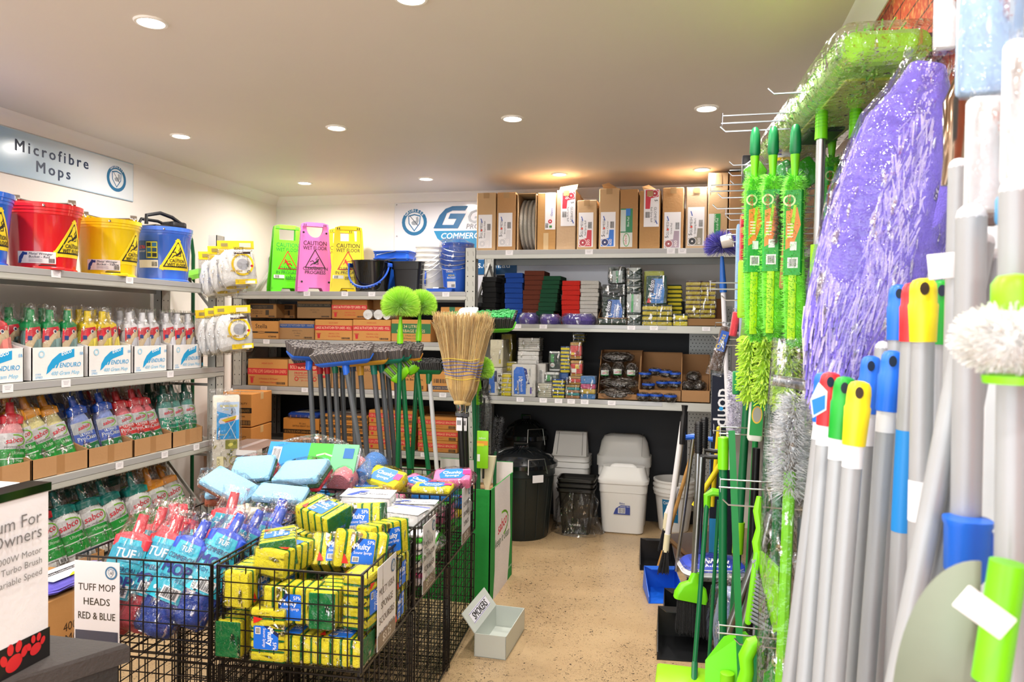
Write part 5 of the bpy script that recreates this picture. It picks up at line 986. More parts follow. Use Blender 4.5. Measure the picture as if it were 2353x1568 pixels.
PB = [(1096, 1140, 443, TAN, glo('White Super Polish', '#dcd8dc', '400', pad='#d0ccd0'), 'first (leftmost) pad box, labelled White Super Polish'), (1142, 1186, 442, KRAFT, glo('Brown Strip', '#d2ced2', '400', ly=.03, pad='#c8c4c8'), 'second pad box from the left with a taped shiny label'),
      (1235, 1278, 443, '#c0925a', lambda w, h: [('r', w*.42, h*.36, w*.98, h, '#e9e6ea'), ('c', w*.7, h*.5, .014, '#c82840'), ('c', w*.7, h*.5, .005, '#e9e6ea'), ('r', w*.66, h*.39, w*.8, h*.43, '#3a8a3a'), ('b', w*.45, h*.39, w*.6, h*.47, ''), tx(w*.84, h*.66, .016, 'Oates', '#5a5ac0', r=90), ('r', w*.35, 0, w*.62, h*.3, '#d0b080')], 'pad box with a narrow white label and red dot beside the open box'), (1279, 1324, 437, '#c4a584', glo('Red Spray Buff', '#c8283c', '400', .1, .235, .165, .03, True), 'pad box with an open top flap and a red label high up'),
      (1326, 1372, 460, TAN, glo('Red Spray Buff', '#c8283c', '300'), 'shorter pad box with a red 300 label'), (1377, 1424, 433, TAN, glo('Blue Cleaner', '#1f6fd0', '400', pad='#1c2c6a'), 'pad box with a blue 400 label and torn tape on top'),
      (1425, 1467, 435, '#ab8052', lambda w, h: [('r', .005, h*.04, .085, h*.28, '#cfcfca'), ('r', .005, h*.28, .085, h*.68, '#1d7a4a'), ('r', .005, h*.3, .04, h*.66, '#b8c4c0'), ('r', .04, h*.56, .07, h*.68, '#1f6fc0'), tx(.062, h*.46, .013, 'Blue Pad', '#d8e8dc', r=90), ('e', .045, h*.16, .022, .045, 0, '#3a8a30'), ('e', .045, h*.16, .018, .04, 0, '#d8dcd4'), tx(.048, h*.16, .02, 'sabco', '#b8203a', r=90, s=.2)], 'pad box with a green and silver sabco label'), (1470, 1518, 438, '#b08656', glo('Red Spray Buff', '#c8283c', '400', .1, .25, .15, .028, True), 'pad box with a red label high up and a torn open top'),
      (1523, 1572, 431, '#bb8d5c', glo('Grime Pad', '#a894a4', '400', .108, .24, .005, pad='#9a4a50'), 'pad box with a pale purple label low down'), (1577, 1626, 430, '#c4a584', glo('Stripping Black', '#8c8678', '400', .106, .255, .02, pad='#2a2a2c'), 'pad box with a black and grey 400 label'),
      (1628, 1674, 397, TAN, lambda w, h: [('r', .005, h*.18, .04, h*.46, '#d8d8d6'), ('r', .04, h*.18, .08, h*.46, '#1d8a3c'), tx(.066, h*.32, .014, 'Scrub Pad', '#e0f0e0', r=90), tx(.05, h*.4, .012, 'GREEN', '#e0f0e0', r=90), ('r', w*.35, h*.82, w*.68, h*.97, '#b8946a')], 'tall pad box with a green Scrub Pad label near the right end'), (1676, 1722, 395, '#a98058', None, 'tallest brown pad box at the right end behind the hooks')]
for x0, x1, yt, c, els, lb in PB:
    X, w, h = slot(x0, x1, yt, 5.06, T1); t = carton('cardboard '+lb, X, 5.06, T1, w-.002, .42, h, c, els, name='pad_box')
    if 'open top flap' in lb: MB().box(-w/2+.01, w/2, 0, .003, 0, .12, mat('#d0a874', 'card'), T(0, .03, h) @ RY(-8) @ RX(-62)).build('top_flap', t, 0)
    if 'torn' in lb: MB().add([(-w*.3, .05, h), (w*.5, .02, h), (w*.5, .1, h+.004), (-w*.1, .06, h+.05), (-w*.4, .02, h+.03)], [(0, 1, 2, 3, 4)], mat('#c8a070', 'card')).build('torn_flap', t, 0)
open_box('open brown pad box showing white round pads, third from the left', 1189, 1233, 444)
# --- stacks of loose pads
def pads(cn, n, x0, x1, y_top, y_bot, Y, col, lean=0.0, d=.2):
    base = None; zb = T2 if y_bot is None else atY(x0, y_bot, Y).z; zt = atY((x0+x1)/2, y_top, Y).z; h = (zt-zb)/n; w = atY(x1, y_top, Y).x-atY(x0, y_top, Y).x; xc = (atY(x0, y_top, Y).x+atY(x1, y_top, Y).x)/2-lean
    for i in range(n):
        nm = 'bottom pad' if i == 0 else ('top pad' if i == n-1 else '%s pad from the top' % ('', 'second', 'third', 'fourth', 'fifth', 'sixth', 'seventh', 'eighth', 'ninth', 'tenth', 'eleventh')[n-1-i])
        lb = '%s of the %s scouring pad stack on the middle shelf' % (nm, cn); loc = (xc+lean*i/n+rnd.uniform(-.005, .005), Y, zb+h*i); rz = rnd.uniform(-3, 3)
        if base is None:
            base = MB().rbox(-w/2, w/2, 0, d, 0, h-.0012, .003, mat(col, 'pad'), None, 1).build('scouring_pad', None, 30); tag(base, lb, 'scouring pad', loc, rz, cn+' scouring pads')
        else:
            c = base.copy(); COL.objects.link(c); c.location = loc; c.rotation_euler = (0, math.radians(rnd.uniform(-.6, .6)), math.radians(rz)); c['label'] = lb
pads('left black', 9, 1108, 1140, 636, None, 5.14, '#0d0d0e'); pads('right black', 9, 1118+28, 1158, 640, None, 5.2, '#101011', 0, .2) if 0 else None
pads('right black', 9, 1141, 1159, 632, None, 5.3, '#121214')
pads('blue', 10, 1161, 1202, 627, None, 5.12, '#1248a8', .0); pads('brown', 11, 1206, 1252, 622, None, 5.12, '#6a2f1c', .02)
pads('green', 11, 1249, 1289, 634, None, 5.10, '#0c4a2e', .055); pads('red', 9, 1293, 1334, 645, None, 5.11, '#d8281c', .006); pads('white', 11, 1335, 1377, 645, None, 5.12, '#d6d2cc', .008)
def block(name, label, cat, x0, x1, yt, Y, zs, d, layers, lbl=None, film=True, kind='sponge', split=0, yb=None, group=None, rz=0):
    X, w, h = slot(x0, x1, yt, Y, zs)
    t = thing(name, label, cat, (X, Y, zs), rz, group); tot = sum(q[1] for q in layers); z = 0; mb = MB()
    for c, q in layers:
        hh = h*q/tot; n = split or 1
        for k in range(n): mb.rbox(-w/2+w*k/n+.0006, -w/2+w*(k+1)/n-.0006, 0, d, z+.0004, z+hh-.0004, min(.005, hh*.3), mat(c, kind), None, 1)
        z += hh
    mb.build('stacked_layers', t, 30)
    if lbl: panel(t, lbl(w, h), T(-w/2, -.0015, 0) @ FRONT, 'printed_label')
    if film:
        mb = MB(); r = random.Random(int(x0)); f = mat('#ffffff', 'film'); g = lambda: r.uniform(0, .006)
        mb.loft([(.0, w/2+.002, d/2+.002, .004), (h*.3, w/2+.003+g(), d/2+.003+g(), .01), (h*.7, w/2+.003+g(), d/2+.003+g(), .01), (h+.002, w/2+.002, d/2+.002, .004)], f, 2, T(0, d/2, 0), (0, 1)); mb.build('plastic_wrap', t, 0)
    return t
def bag(label, x0, x1, yt, Y, zs, txt, col='#2450b8'):
    X, w, h = slot(x0, x1, yt, Y, zs); t = thing('bagged_pad', label, 'pack', (X, Y, zs)); d = .16
    MB().loft([(0, w*.46, d*.4, .03), (h*.35, w*.5, d*.5, .04), (h*.7, w*.48, d*.46, .04), (h, w*.3, d*.3, .03)], mat('#4a3a8a', 'cloth'), 4, T(0, d/2, 0)).build('contents', t)
    panel(t, [('r', -w*.3, h*.02, w*.36, h*.98, col)]+[tx(w*(-.18+.22*k), h*.5, h*.2, s, '#e8ecf4', r=78, b=.02, w=h*.85) for k, s in enumerate(txt)], T(0, -.0125, 0) @ FRONT, 'printed_band')
    film_shell([(0, w*.52, d*.52), (h*.5, w*.56, d*.56), (h*1.03, w*.4, d*.35)], 14, 3).build('plastic_bag', t, 0); t.children[-1].location = (0, d/2, 0)
bag('bagged pad with a blue printed band at the left of the shelf front', 1190, 1234, 719, 5.04, T2, ('PAD', 'HOLD', 'KIT')); bag('bagged pad with a blue printed band in front of the green pads', 1238, 1286, 722, 5.04, T2, ('WATER', 'PAD', 'PLE')); bag('longer violet bag with blue print in front of the red and white pads', 1288, 1367, 721, 5.04, T2, ('SCR', 'PADS', 'WATER'))
def edco10(c='#1f62b8', t1='10', t2='Industrial', t3='Scourers', bgc='#10302c'):
    return lambda w, h: [('p', [(w*.25, h*.04), (w*.85, h*.04), (w*.9, h*.5), (w*.8, h*.9), (w*.3, h*.9), (w*.22, h*.5)], c), tx(w*.42, h*.3, h*.18, t1, '#f0f4fa', r=80, b=.02), tx(w*.6, h*.45, h*.1, t2, '#f0f4fa', r=80, w=h*.7), tx(w*.75, h*.42, h*.1, t3, '#f0f4fa', r=80, w=h*.7), ('p', [(w*.18, h*.45), (w*.36, h*.35), (w*.44, h*.85), (w*.26, h*.92)], '#14204c'), tx(w*.34, h*.66, h*.13, 'Edco', '#f0f4fa', r=80, b=.02, w=h*.36), ('p', [(w*.05, h*.05), (w*.24, h*.05), (w*.2, h*.2), (w*.1, h*.22)], '#d02830')]
DGP = '#12352a'
tr = tray('brown open tray of dark scourer packs in the middle of the shelf', atY(1408, 740, 5.06).x, 5.055, T2, .2, .3, .05, .12, '#8a6238', rz=0)
z = T2+.006
block('scourer_pack', 'dark 10 Industrial Scourers pack with a blue label in the brown tray', 'scourer pack', 1384, 1436, 683, 5.07, z, .12, [(DGP, 1)]*5, edco10(), True, 'pad')
block('scourer_pack', 'dark wrapped scourer pack lying under the tray front', 'scourer pack', 1374, 1440, 732, 5.03, T2, .02, [(DGP, 1)]*2, None, True, 'pad')
zz = atY(1410, 683, 5.09).z
block('scourer_pack', 'black wrapped scourer pack lying on the Industrial Scourers pack', 'scourer pack', 1384, 1437, 654, 5.09, zz+.002, .14, [('#10201c', 1)]*4, None, True, 'pad'); zz = atY(1410, 653, 5.1).z
block('scourer_pack', 'topmost dark pack with a green and silver label above the tray', 'scourer pack', 1398, 1436, 613, 5.11, zz+.004, .14, [('#10261e', 1)]*4, lambda w, h: [('r', w*.25, h*.05, w*.85, h*.75, '#9aa4a0'), ('r', w*.45, h*.05, w*.6, h*.75, '#1a7a44')], True, 'pad')
sv = lambda w, h: [('p', [(0, 0), (w*.5, h*.45), (w, 0)], '#31413c'), ('p', [(0, h), (w*.5, h*.55), (w, h)], '#a8b0ac'), ('p', [(0, 0), (w*.4, h*.5), (0, h)], '#6a7672')]
for k, (yt, yb, lb, l) in enumerate(((724, 747, 'bottom', sv), (674, 723, 'second', lambda w, h: [('r', 0, h*.1, w, h*.95, '#aab0ae'), ('r', w*.3, h*.1, w*.46, h*.95, '#2a9a4a'), ('r', w*.6, h*.2, w*.9, h*.9, '#c4c8c6')]), (659, 673, 'third', sv), (642, 658, 'fourth', sv), (616, 641, 'topmost', sv))):
    zb = T2 if k == 0 else atY(1456, yb, 5.06).z
    block('scourer_pack', 'shiny wrapped dark green scourer pack, %s of the narrow column' % lb, 'scourer pack', 1441, 1473, yt, 5.06+.002*k, zb+.001, .14, [(DGP, 1)]*3, l, True, 'pad')
Yl, Dg = '#c9b82c', '#1a3324'
block('sponge_block', 'wrapped block of yellow sponges under the blue 10 Scourers pack', 'sponge pack', 1476, 1545, 701, 5.04, T2, .14, [(Yl, 3), (Dg, 1)]*4, None, True, split=2)
zz = atY(1510, 700, 5.06).z
block('scourer_pack', 'blue and green 10 Scourers pack standing on the yellow sponge block', 'scourer pack', 1485, 1532, 634, 5.06, zz+.001, .05, [('#16503e', 1)], edco10('#1c78c8'), True, 'pad'); block('scourer_pack', 'yellow green pack just showing behind the blue 10 Scourers pack', 'scourer pack', 1480, 1526, 623, 5.13, zz+.001, .04, [('#a8b02a', 1)], None, True)
for k in range(7):
    zb = atY(1550, 722-9.6*k, 5.14).z; lb = 'yellow sponge with dark scourer, %s of the loose stack' % ('bottom', 'second', 'third', 'fourth', 'fifth', 'sixth', 'top')[k]
    block('sponge_scourer', lb, 'sponge', 1532+(k % 3), 1566+(k*2) % 4, 722-9.6*(k+1), 5.14, zb, .1, [(Yl, 3), (Dg, 1)], None, False, group='loose yellow sponges')
block('sponge_block', 'small wrapped block of two bright yellow sponges', 'sponge pack', 1546, 1580, 722, 5.05, T2, .1, [('#e8d830', 3), (Dg, 1)]*2, None, True)
zz = atY(1610, 731, 5.08).z; tray('low brown tray under the tall yellow sponge block', atY(1621, 740, 5.06).x, 5.06, T2, .25, .3, .05, .05, '#8f6a42', rz=0)
block('sponge_block', 'tall wrapped block of yellow sponges with brown scourers on a low tray', 'sponge pack', 1576, 1645, 646, 5.09, zz+.001, .15, [('#c4b030', 3), ('#4a2a20', 1)]*8, None, True, split=2)
carton('brown open carton behind the tall yellow sponge block', atY(1640, 700, 5.25).x, 5.25, T2, .16, .25, .19, '#7a4e2c', None)
# --- third shelf
Y2, Wt, Bl = '#e6d428', '#dfdcd6', '#1c4c9a'
B = [('scourer_pack', 'white scourer pack with a blue label at the left behind the lime duster', 'scourer pack', 1124, 1154, 846, 5.05, T3, .2, [(Wt, 1)], lambda w, h: [('r', 0, h*.1, w*.45, h*.9, '#1c6ad0'), ('r', w*.4, h*.5, w*.6, h*.9, '#14204c'), ('b', w*.75, h*.15, w*.9, h*.4, '')]),
     ('scourer_pack', 'yellowish wrapped pack stacked on the white pack at the left', 'scourer pack', 1126, 1156, 781, 5.07, ('z', 1140, 845), .18, [('#ded6b8', 1)], lambda w, h: [('r', w*.7, h*.15, w*.85, h*.3, '#c8b83a')]),
     ('sponge_block', 'dark yellow sponge block standing behind the left packs', 'sponge pack', 1152, 1176, 768, 5.25, ('z', 1160, 850), .15, [('#a8962a', 1)], None), ('sponge_block', 'yellow and white striped sponge stack right of the left packs', 'sponge pack', 1143, 1175, 858, 5.05, T3, .12, [(Y2, 3), ('#e4dfc8', 1)]*5, None), ('sponge_block', 'shorter yellow and white sponge stack set behind the striped one', 'sponge pack', 1154, 1189, 832, 5.19, T3, .12, [(Y2, 3), ('#e4dfc8', 1)]*7, None),
     ('scourer_pack', 'white 10 Non-Scratch Scourers pack with a blue panel', 'scourer pack', 1176, 1231, 838, 5.045, T3, .12, [(Wt, 1)], lambda w, h: [('p', [(w*.1, h*.08), (w*.6, h*.08), (w*.6, h*.82), (w*.45, h*.92), (w*.2, h*.92), (w*.08, h*.8)], '#1f6fe0'), tx(w*.3, h*.55, h*.12, '10', '#ffffff', r=-88, b=.02), tx(w*.38, h*.35, h*.07, 'Non-Scratch', '#ffffff', r=-88, w=h*.4), tx(w*.24, h*.3, h*.09, 'Scourers', '#ffffff', r=-88, w=h*.4, b=.01), ('p', [(w*.5, h*.9), (w*.62, h*.86), (w*.76, h*.4), (w*.62, h*.4)], '#14287c'), tx(w*.64, h*.56, h*.09, 'Edco', '#ffffff', r=-78, b=.02), ('r', w*.78, h*.1, w*.84, h*.3, '#4a3a9a')]),
     ('scourer_pack', 'lower wrapped white scourer block above the Non-Scratch pack', 'scourer pack', 1189, 1238, 808, 5.17, T3, .14, [(Wt, 1)]*10, None), ('scourer_pack', 'upper wrapped white scourer block above the Non-Scratch pack', 'scourer pack', 1191, 1240, 777, 5.17, ('z', 1215, 807), .14, [(Wt, 1)]*6, None), ('scourer_pack', 'narrow white pack standing right of the Non-Scratch pack', 'scourer pack', 1233, 1254, 836, 5.1, T3, .16, [('#d2cec8', 1)], lambda w, h: [('r', w*.3, h*.1, w*.6, h*.8, '#9a9894')]),
     ('scourer_pack', 'upper black and green sabco pack', 'scourer pack', 1262, 1287, 808, 5.17, ('z', 1270, 853), .1, [('#d8d8d4', 1)], lambda w, h: [('r', 0, h*.1, w, h*.92, '#142a1c'), ('r', w*.15, h*.45, w*.45, h*.85, '#2f8a3a')]+[('e', w*.32, h*.3, w*.2, h*.12, 0, '#c8d0c8'), tx(w*.32, h*.26, h*.1, 'sabco', '#b8203a', w=w*.3), ('b', w*.7, h*.14, w*.92, h*.36, '')]), ('scourer_pack', 'lower black and green sabco pack above the cream block', 'scourer pack', 1251, 1284, 856, 5.1, ('z', 1262, 881), .1, [('#d8d8d4', 1)], lambda w, h: [('r', 0, h*.1, w, h*.8, '#142a1c'), ('r', w*.1, h*.2, w*.4, h*.75, '#2f8a3a'), tx(w*.7, h*.5, h*.2, '10', '#c8d0c8')]),
     ('scourer_pack', 'ribbed cream wrapped scourer block on the shelf front', 'scourer pack', 1236, 1268, 882, 5.05, T3, .12, [('#c6c1ae', 1)]*7, None), ('sponge_block', 'yellow and blue striped sponge stack on the shelf front', 'sponge pack', 1269, 1297, 872, 5.05, T3, .1, [(Y2, 3), (Bl, 1.6)]*5, None), ('sponge_block', 'yellow and dark blue sponge stack standing behind the green packs', 'sponge pack', 1288, 1310, 797, 5.16, ('z', 1300, 857), .1, [(Y2, 3), (Bl, 1)]*7, None), ('sponge_block', 'blue topped carton of sponges below the yellow and dark blue stack', 'sponge pack', 1281, 1306, 858, 5.14, T3, .12, [('#c8c4bc', 3), ('#1c5aa0', 1.5)], None),
     ('scrubber_pack', 'topmost gold and red scrubber pack with a barcode', 'scrubber', 1310, 1336, 787, 5.12, ('z', 1322, 826), .06, [('#b88a3c', 1), ('#c8281c', 3), ('#b88a3c', 1)], lambda w, h: [('r', w*.05, h*.2, w*.95, h*.8, '#c8281c'), ('b', w*.55, h*.25, w*.85, h*.5, ''), ('r', w*.1, h*.25, w*.4, h*.4, '#e8c838')]), ('scrubber_pack', 'second gold and red scrubber pack', 'scrubber', 1311, 1338, 829, 5.1, ('z', 1322, 866), .06, [('#b88a3c', 1), ('#c8281c', 3), ('#b88a3c', 1)], lambda w, h: [('r', w*.05, h*.2, w*.95, h*.8, '#c8281c'), ('r', w*.1, h*.25, w*.5, h*.5, '#f0ece0'), ('r', w*.4, h*.5, w*.75, h*.75, '#e8c838')]), ('scrubber_pack', 'third gold scrubber pack with a red strip', 'scrubber', 1307, 1338, 866, 5.08, ('z', 1322, 886), .07, [('#a8803c', 1), ('#c8302a', 1.2), ('#a8803c', .8)], None),
     ('scrubber_stack', 'stack of gold and teal mesh scrubbers on the shelf front', 'scrubber', 1299, 1332, 886, 5.045, T3, .09, [('#a8744a', 1), ('#1c8a8c', 1)]*2+[('#a8843a', .8)], None), ('scrubber_stack', 'stack of blue, pink and gold mesh scrubbers beside the steel wool', 'scrubber', 1334, 1368, 865, 5.045, T3, .09, [('#3a78b8', 1), ('#c8a83c', 1), ('#c04878', 1), ('#3a78b8', 1.6)], None), ('sponge_block', 'dark striped sponge block highest at the back of the third shelf', 'sponge pack', 1316, 1343, 766, 5.3, ('z', 1330, 787), .1, [('#8a7a28', 2), ('#1a2c5c', 1)]*3, None)]
for nm, lb, ct, x0, x1, yt, Y, zs, d, ly, l in B:
    if isinstance(zs, tuple): zs = atY(zs[1], zs[2], Y).z
    block(nm, lb, ct, x0, x1, yt, Y, zs, d, ly, l, True, 'sponge' if 'sponge' in nm else 'plastic' if nm == 'scourer_pack' else 'fibre', rz=0)
def xs(px, py, Y): return atY(px, py, Y).x
tray('open brown tray of bagged steel wool', xs(1421, 900, 5.06), 5.07, T3, .285, .34, .04, .33, '#9a7048', rz=0, cat='tray'); tray('open brown tray of blue labelled scourer balls', xs(1516, 900, 5.06), 5.07, T3, .285, .34, .075, .32, '#a47a50', rz=0); tray('open brown tray of plain steel scourers at the right end', xs(1598, 905, 5.06), 5.07, T3, .19, .34, .08, .31, '#a87e54', rz=0)
def wool(label, X, Y, Z, rx, ry, rz_, sleeve=None, nm='steel_wool_pack', rot=0, group=None):
    t = thing(nm, label, 'steel wool', (X, Y, Z), rot, group); mb = MB(); r = random.Random(hash(label) % 999); W = [mat('#8a8078', 'wool'), mat('#b8b0a8', 'wool'), mat('#4c443e', 'wool')]
    mb.ball(1, W[2], 12, 8, T(0, 0, rz_) @ S(rx*.9, ry*.9, rz_*.9))
    for i in range(90):  # curled strands over the lump
        a, b = r.uniform(0, 2*PI), math.asin(r.uniform(-.9, 1)); pts = []
        for k in range(5):
            a += r.uniform(-.35, .35); b += r.uniform(-.3, .3); q = r.uniform(.92, 1.08)
            pts.append((rx*q*math.cos(a)*math.cos(b), ry*q*math.sin(a)*math.cos(b), rz_+rz_*q*math.sin(b)))
        mb.tube(pts, .0011, W[i % 2], 3, False)
    mb.build('wool', t, 0)
    if sleeve == 'sabco':
        wf = lambda x, y, z: (x, -ry*math.sqrt(max(.05, 1-(x/rx)**2*.8-((y-rz_)/rz_)**2*.6))*1.06-z-.002, y)
        panel(t, [('r', -rx*.62, rz_*.5, rx*.62, rz_*1.15, '#e6e6e4'), ('r', -rx*.62, rz_*.4, rx*.62, rz_*.52, '#2a9a48')]+sabco(0, rz_*.72, rx*1.0), None, 'printed_sleeve', wf)
    elif sleeve:
        m = mat(sleeve, 'print'); mb = MB(); n = 16
        for k in range(2): mb.lathe([(1.04, -.3), (1.07, .0), (1.04, .3)], m, 20, T(0, 0, rz_) @ S(rx*1.02, ry*1.05, rz_*1.02) @ RZ(0) @ RX(90) if k else T(0, 0, rz_+rz_*.25) @ S(rx*1.0, ry*1.05, rz_*.9) @ T(0, 0, .25), caps=False)
        mb.f = mb.f[:20*2]; mb.m = mb.m[:20*2]; mb.build('printed_sleeve', t)
    film_shell([(0, rx*.8, ry*.8), (rz_*.6, rx*1.12, ry*1.12), (rz_*1.4, rx*1.12, ry*1.12), (rz_*2.06, rx*.7, ry*.6)], 14, 7, .06).build('plastic_bag', t, 0); return t
def at3(px, py, Y): q = atY(px, py, Y); return q.x, Y, q.z
for px, py, Y, rx, ry, rz_, sl, lb in ((1417, 918, 5.10, .12, .05, .036, None, 'long bag of steel wool lying lowest at the front of the tray'), (1423, 893, 5.14, .13, .05, .036, None, 'second long bag of steel wool in the tray'), (1391, 870, 5.18, .042, .045, .052, 'sabco', 'steel wool bag with a sabco sleeve, left of three'), (1420, 869, 5.18, .044, .045, .056, 'sabco', 'steel wool bag with a sabco sleeve, middle of three'), (1451, 870, 5.18, .044, .045, .052, 'sabco', 'steel wool bag with a sabco sleeve, right of three'), (1418, 833, 5.24, .115, .05, .036, None, 'top long bag of steel wool in the tray')):
    wool(lb, *at3(px, py, Y), rx, ry, rz_, sl)
W = []
for i, (px, py, Y, r, rz, lb) in enumerate(((1478, 921, 5.035, .042, 0, 'left of the three on the shelf front'), (1508, 922, 5.035, .042, 10, 'middle of the three on the shelf front'), (1540, 924, 5.035, .042, -10, 'right of the three on the shelf front'), (1490, 897, 5.10, .04, 30, 'front left in the tray'), (1522, 893, 5.12, .042, -30, 'front middle in the tray'), (1550, 893, 5.11, .04, 15, 'front right in the tray'), (1482, 872, 5.17, .042, -20, 'rear left in the tray'), (1505, 864, 5.2, .042, 40, 'rear second in the tray'), (1530, 868, 5.18, .042, 12, 'rear third in the tray'), (1551, 872, 5.18, .04, -35, 'rear right in the tray'))):
    if i == 0: w0 = wool('steel scourer ball with a blue sleeve, '+lb, *at3(px, py, Y), r, r*.9, .027, '#1c50b8', 'scourer_ball', 0, 'blue sleeved scourer balls')
    else: dup(w0, 'steel scourer ball with a blue sleeve, '+lb, at3(px, py, Y), rz)
w1 = wool('plain steel scourer ball, upper of the three in the right end tray', *at3(1594, 878, 5.2), .05, .048, .036, None, 'scourer_ball', 0, 'plain scourer balls'); dup(w1, 'plain steel scourer ball, lower left in the right end tray', at3(1582, 900, 5.13), 40); dup(w1, 'plain steel scourer ball, lower right in the right end tray', at3(1606, 899, 5.15), 90)

# ------------------------------------------------------------------ bins on the floor
BLK, WB = mat('#0e1114', 'gloss'), mat('#dcdad6', 'plastic')
def round_bin(label, X, Y, r, h, col, lid=True, tag_=False):
    t = thing('rubbish_bin', label, 'bin', (X, Y, 0)); mb = MB(); n = 48
    for prof in ([(r*.8, 0), (r*.82, .01), (r*.97, h*.86), (r*1.0, h*.87), (r*1.0, h), (r*.97, h), (r*.8, .015), (1e-5, .013)],): mb.lathe(prof, mat(col, 'plastic'), n)
    for k in range(16):
        a = 2*PI*k/16; mb.tube([(r*.815*math.cos(a), r*.815*math.sin(a), .02), (r*.965*math.cos(a), r*.965*math.sin(a), h*.84)], .006, mat(col, 'plastic'), 5)
    mb.build('bin_body', t)
    mb = MB(); mb.lathe([(r*1.02, h*.97), (r*1.08, h*.98), (r*1.08, h*1.03), (r*1.02, h*1.045), (r*.85, h*1.12), (r*.5, h*1.18), (r*.2, h*1.2), (1e-5, h*1.2)], BLK, n)
    for k in range(24):
        a = 2*PI*k/24; mb.tube([(r*.96*math.cos(a), r*.96*math.sin(a), h*1.075), (r*.5*math.cos(a), r*.5*math.sin(a), h*1.185), (r*.22*math.cos(a), r*.22*math.sin(a), h*1.205)], .005, BLK, 5)
    mb.tube([(-r*.2, 0, h*1.2), (-r*.2, 0, h*1.26), (r*.2, 0, h*1.26), (r*.2, 0, h*1.2)], .009, BLK, 6); mb.build('lid', t)
    M = RZ(38)
    MB().tube([(-.07, -r*1.0, h*.95), (-.072, -r*1.12, h*.93), (-.06, -r*1.02, h*1.12), (.06, -r*1.02, h*1.12), (.072, -r*1.12, h*.93), (.07, -r*1.0, h*.95)], .0035, mat('#a8a8a4', 'steel'), 6, M=M).build('wire_handle', t)
    if tag_: MB().box(-.04, .04, -r*1.13, -r*1.127, h*.82, h*.92, mat('#e4e2e6', 'print'), M).build('price_tag', t, 0)
    return t
round_bin('large black rubbish bin with a ribbed lid and a white price tag', -1.13, 5.05, .24, .50, '#0c1a1c', tag_=True); round_bin('black rubbish bin half hidden behind the front one', -1.19, 5.475, .16, .62, '#0a0c0e')
def swing_bin(label, X, Y, w, d, h, lid, rz=0, lbl=None, rims=1, taper=.86):
    t = thing('swing_bin', label, 'bin', (X, Y, 0), rz); q = .045
    MB().loft([(0, w*.5*taper-.01, d*.5*taper-.01, q), (.008, w*.5*taper, d*.5*taper, q), (h*.8, w*.485, d*.485, q), (h*.8, w*.5, d*.5, q), (h, w*.505, d*.505, q), (h, w*.47, d*.47, q), (.02, w*.4, d*.4, q)], WB, 6).build('bin_body', t)
    if lid == 'dome':
        MB().loft([(h-.02, w*.53, d*.53, .05), (h+.05, w*.53, d*.53, .05), (h+.06, w*.5, d*.5, .06), (h+.15, w*.46, d*.42, .1), (h+.19, w*.4, d*.33, .12), (h+.205, w*.3, d*.2, .1)], WB, 6).build('dome_lid', t)
        MB().tube([(q*w*.36, -d*.53*math.cos(a)+.0, h+.06+.15*math.sin(a)) for q in (1,) for a in [PI*i/2/8 for i in range(9)]], .0015, mat('#8a8884', 'plastic'), 4).build('flap_seam', t)
    elif lid == 'flat':
        MB().loft([(h-.012, w*.53, d*.53, .05), (h+.012, w*.535, d*.535, .05), (h+.03, w*.5, d*.5, .05), (h+.1, w*.44, d*.3, .05, 0, d*.05)], WB, 6).build('lid', t)
        MB().loft([(0, w*.3, .07, .05), (.004, w*.28, .062, .045), (.0045, w*.26, .055, .04)], mat('#e2e0dd', 'plastic'), 6, T(0, -d*.3, h+.062) @ RX(60)).build('flap', t)
    else:
        mb = MB()
        for k in range(rims): mb.loft([(h-.03+.045*k, w*.5, d*.5, .045), (h-.025+.045*k, w*.53, d*.53, .045), (h+.012+.045*k, w*.53, d*.53, .045), (h+.014+.045*k, w*.47, d*.47, .045)], WB, 6)
        z = h-.03+.045*rims; mb.prism([(-w*.47, z), (w*.47, z), (w*.42, z+.17), (-w*.42, z+.17)], -d*.1, d*.12, WB); mb.add([(-w*.46, -d*.48, z), (w*.46, -d*.48, z), (w*.42, -d*.1, z+.17), (-w*.42, -d*.1, z+.17), (-w*.46, -d*.1, z), (w*.46, -d*.1, z)], [(0, 1, 2, 3), (0, 3, 4), (1, 5, 2)], WB); mb.build('tilting_lid', t, 20)
        mb = MB()
        for k in (-.34, .34): mb.tube([(w*k, -d*.47, z+.01), (w*k*.95, -d*.11, z+.165)], .002, mat('#55534f', 'plastic'), 4)
        mb.build('lid_slots', t)
    if lbl: panel(t, lbl, T(0, -d*.5*.93, 0) @ RX(-2.6 if taper > .9 else 0) @ FRONT, 'printed_label', (lambda x, y, z: (x, y, z+.004+(.5-.5*(taper+(1-taper)*y/h*1.1))*-d+d*.0)) if 0 else None, off=.004)
    return t
swing_bin('tall white swing bin with a domed lid at the back', -.452, 5.532, .37, .2, .46, 'dome'); swing_bin('white swing bin with a blue label standing in front of the domed bin', -.437, 5.32, .335, .19, .365, 'flat', 0, [('p', [(-.06, .14), (.055, .14), (.055, .205), (-.01, .205), (-.045, .18)], '#2c3f8c'), ('r', -.028, .148, .022, .187, '#e4e4ea'), ('b', -.025, .15, .02, .185, ''), tx(0, .212, .013, 'Edco', '#2c3f8c', b=.02), tx(.02, .192, .009, 'SWING TIDY', '#e4e4ea', w=.07)], taper=.86)
swing_bin('white tilt top bin with stacked rims between the black bin and the domed bin', -.845, 5.51, .275, .22, .44, 'tilt', 0, None, 2)
t = thing('waste_tub', 'stack front of black rectangular tubs wrapped in clear film on the floor', 'tub', (-.755, 5.21, 0)); base = t
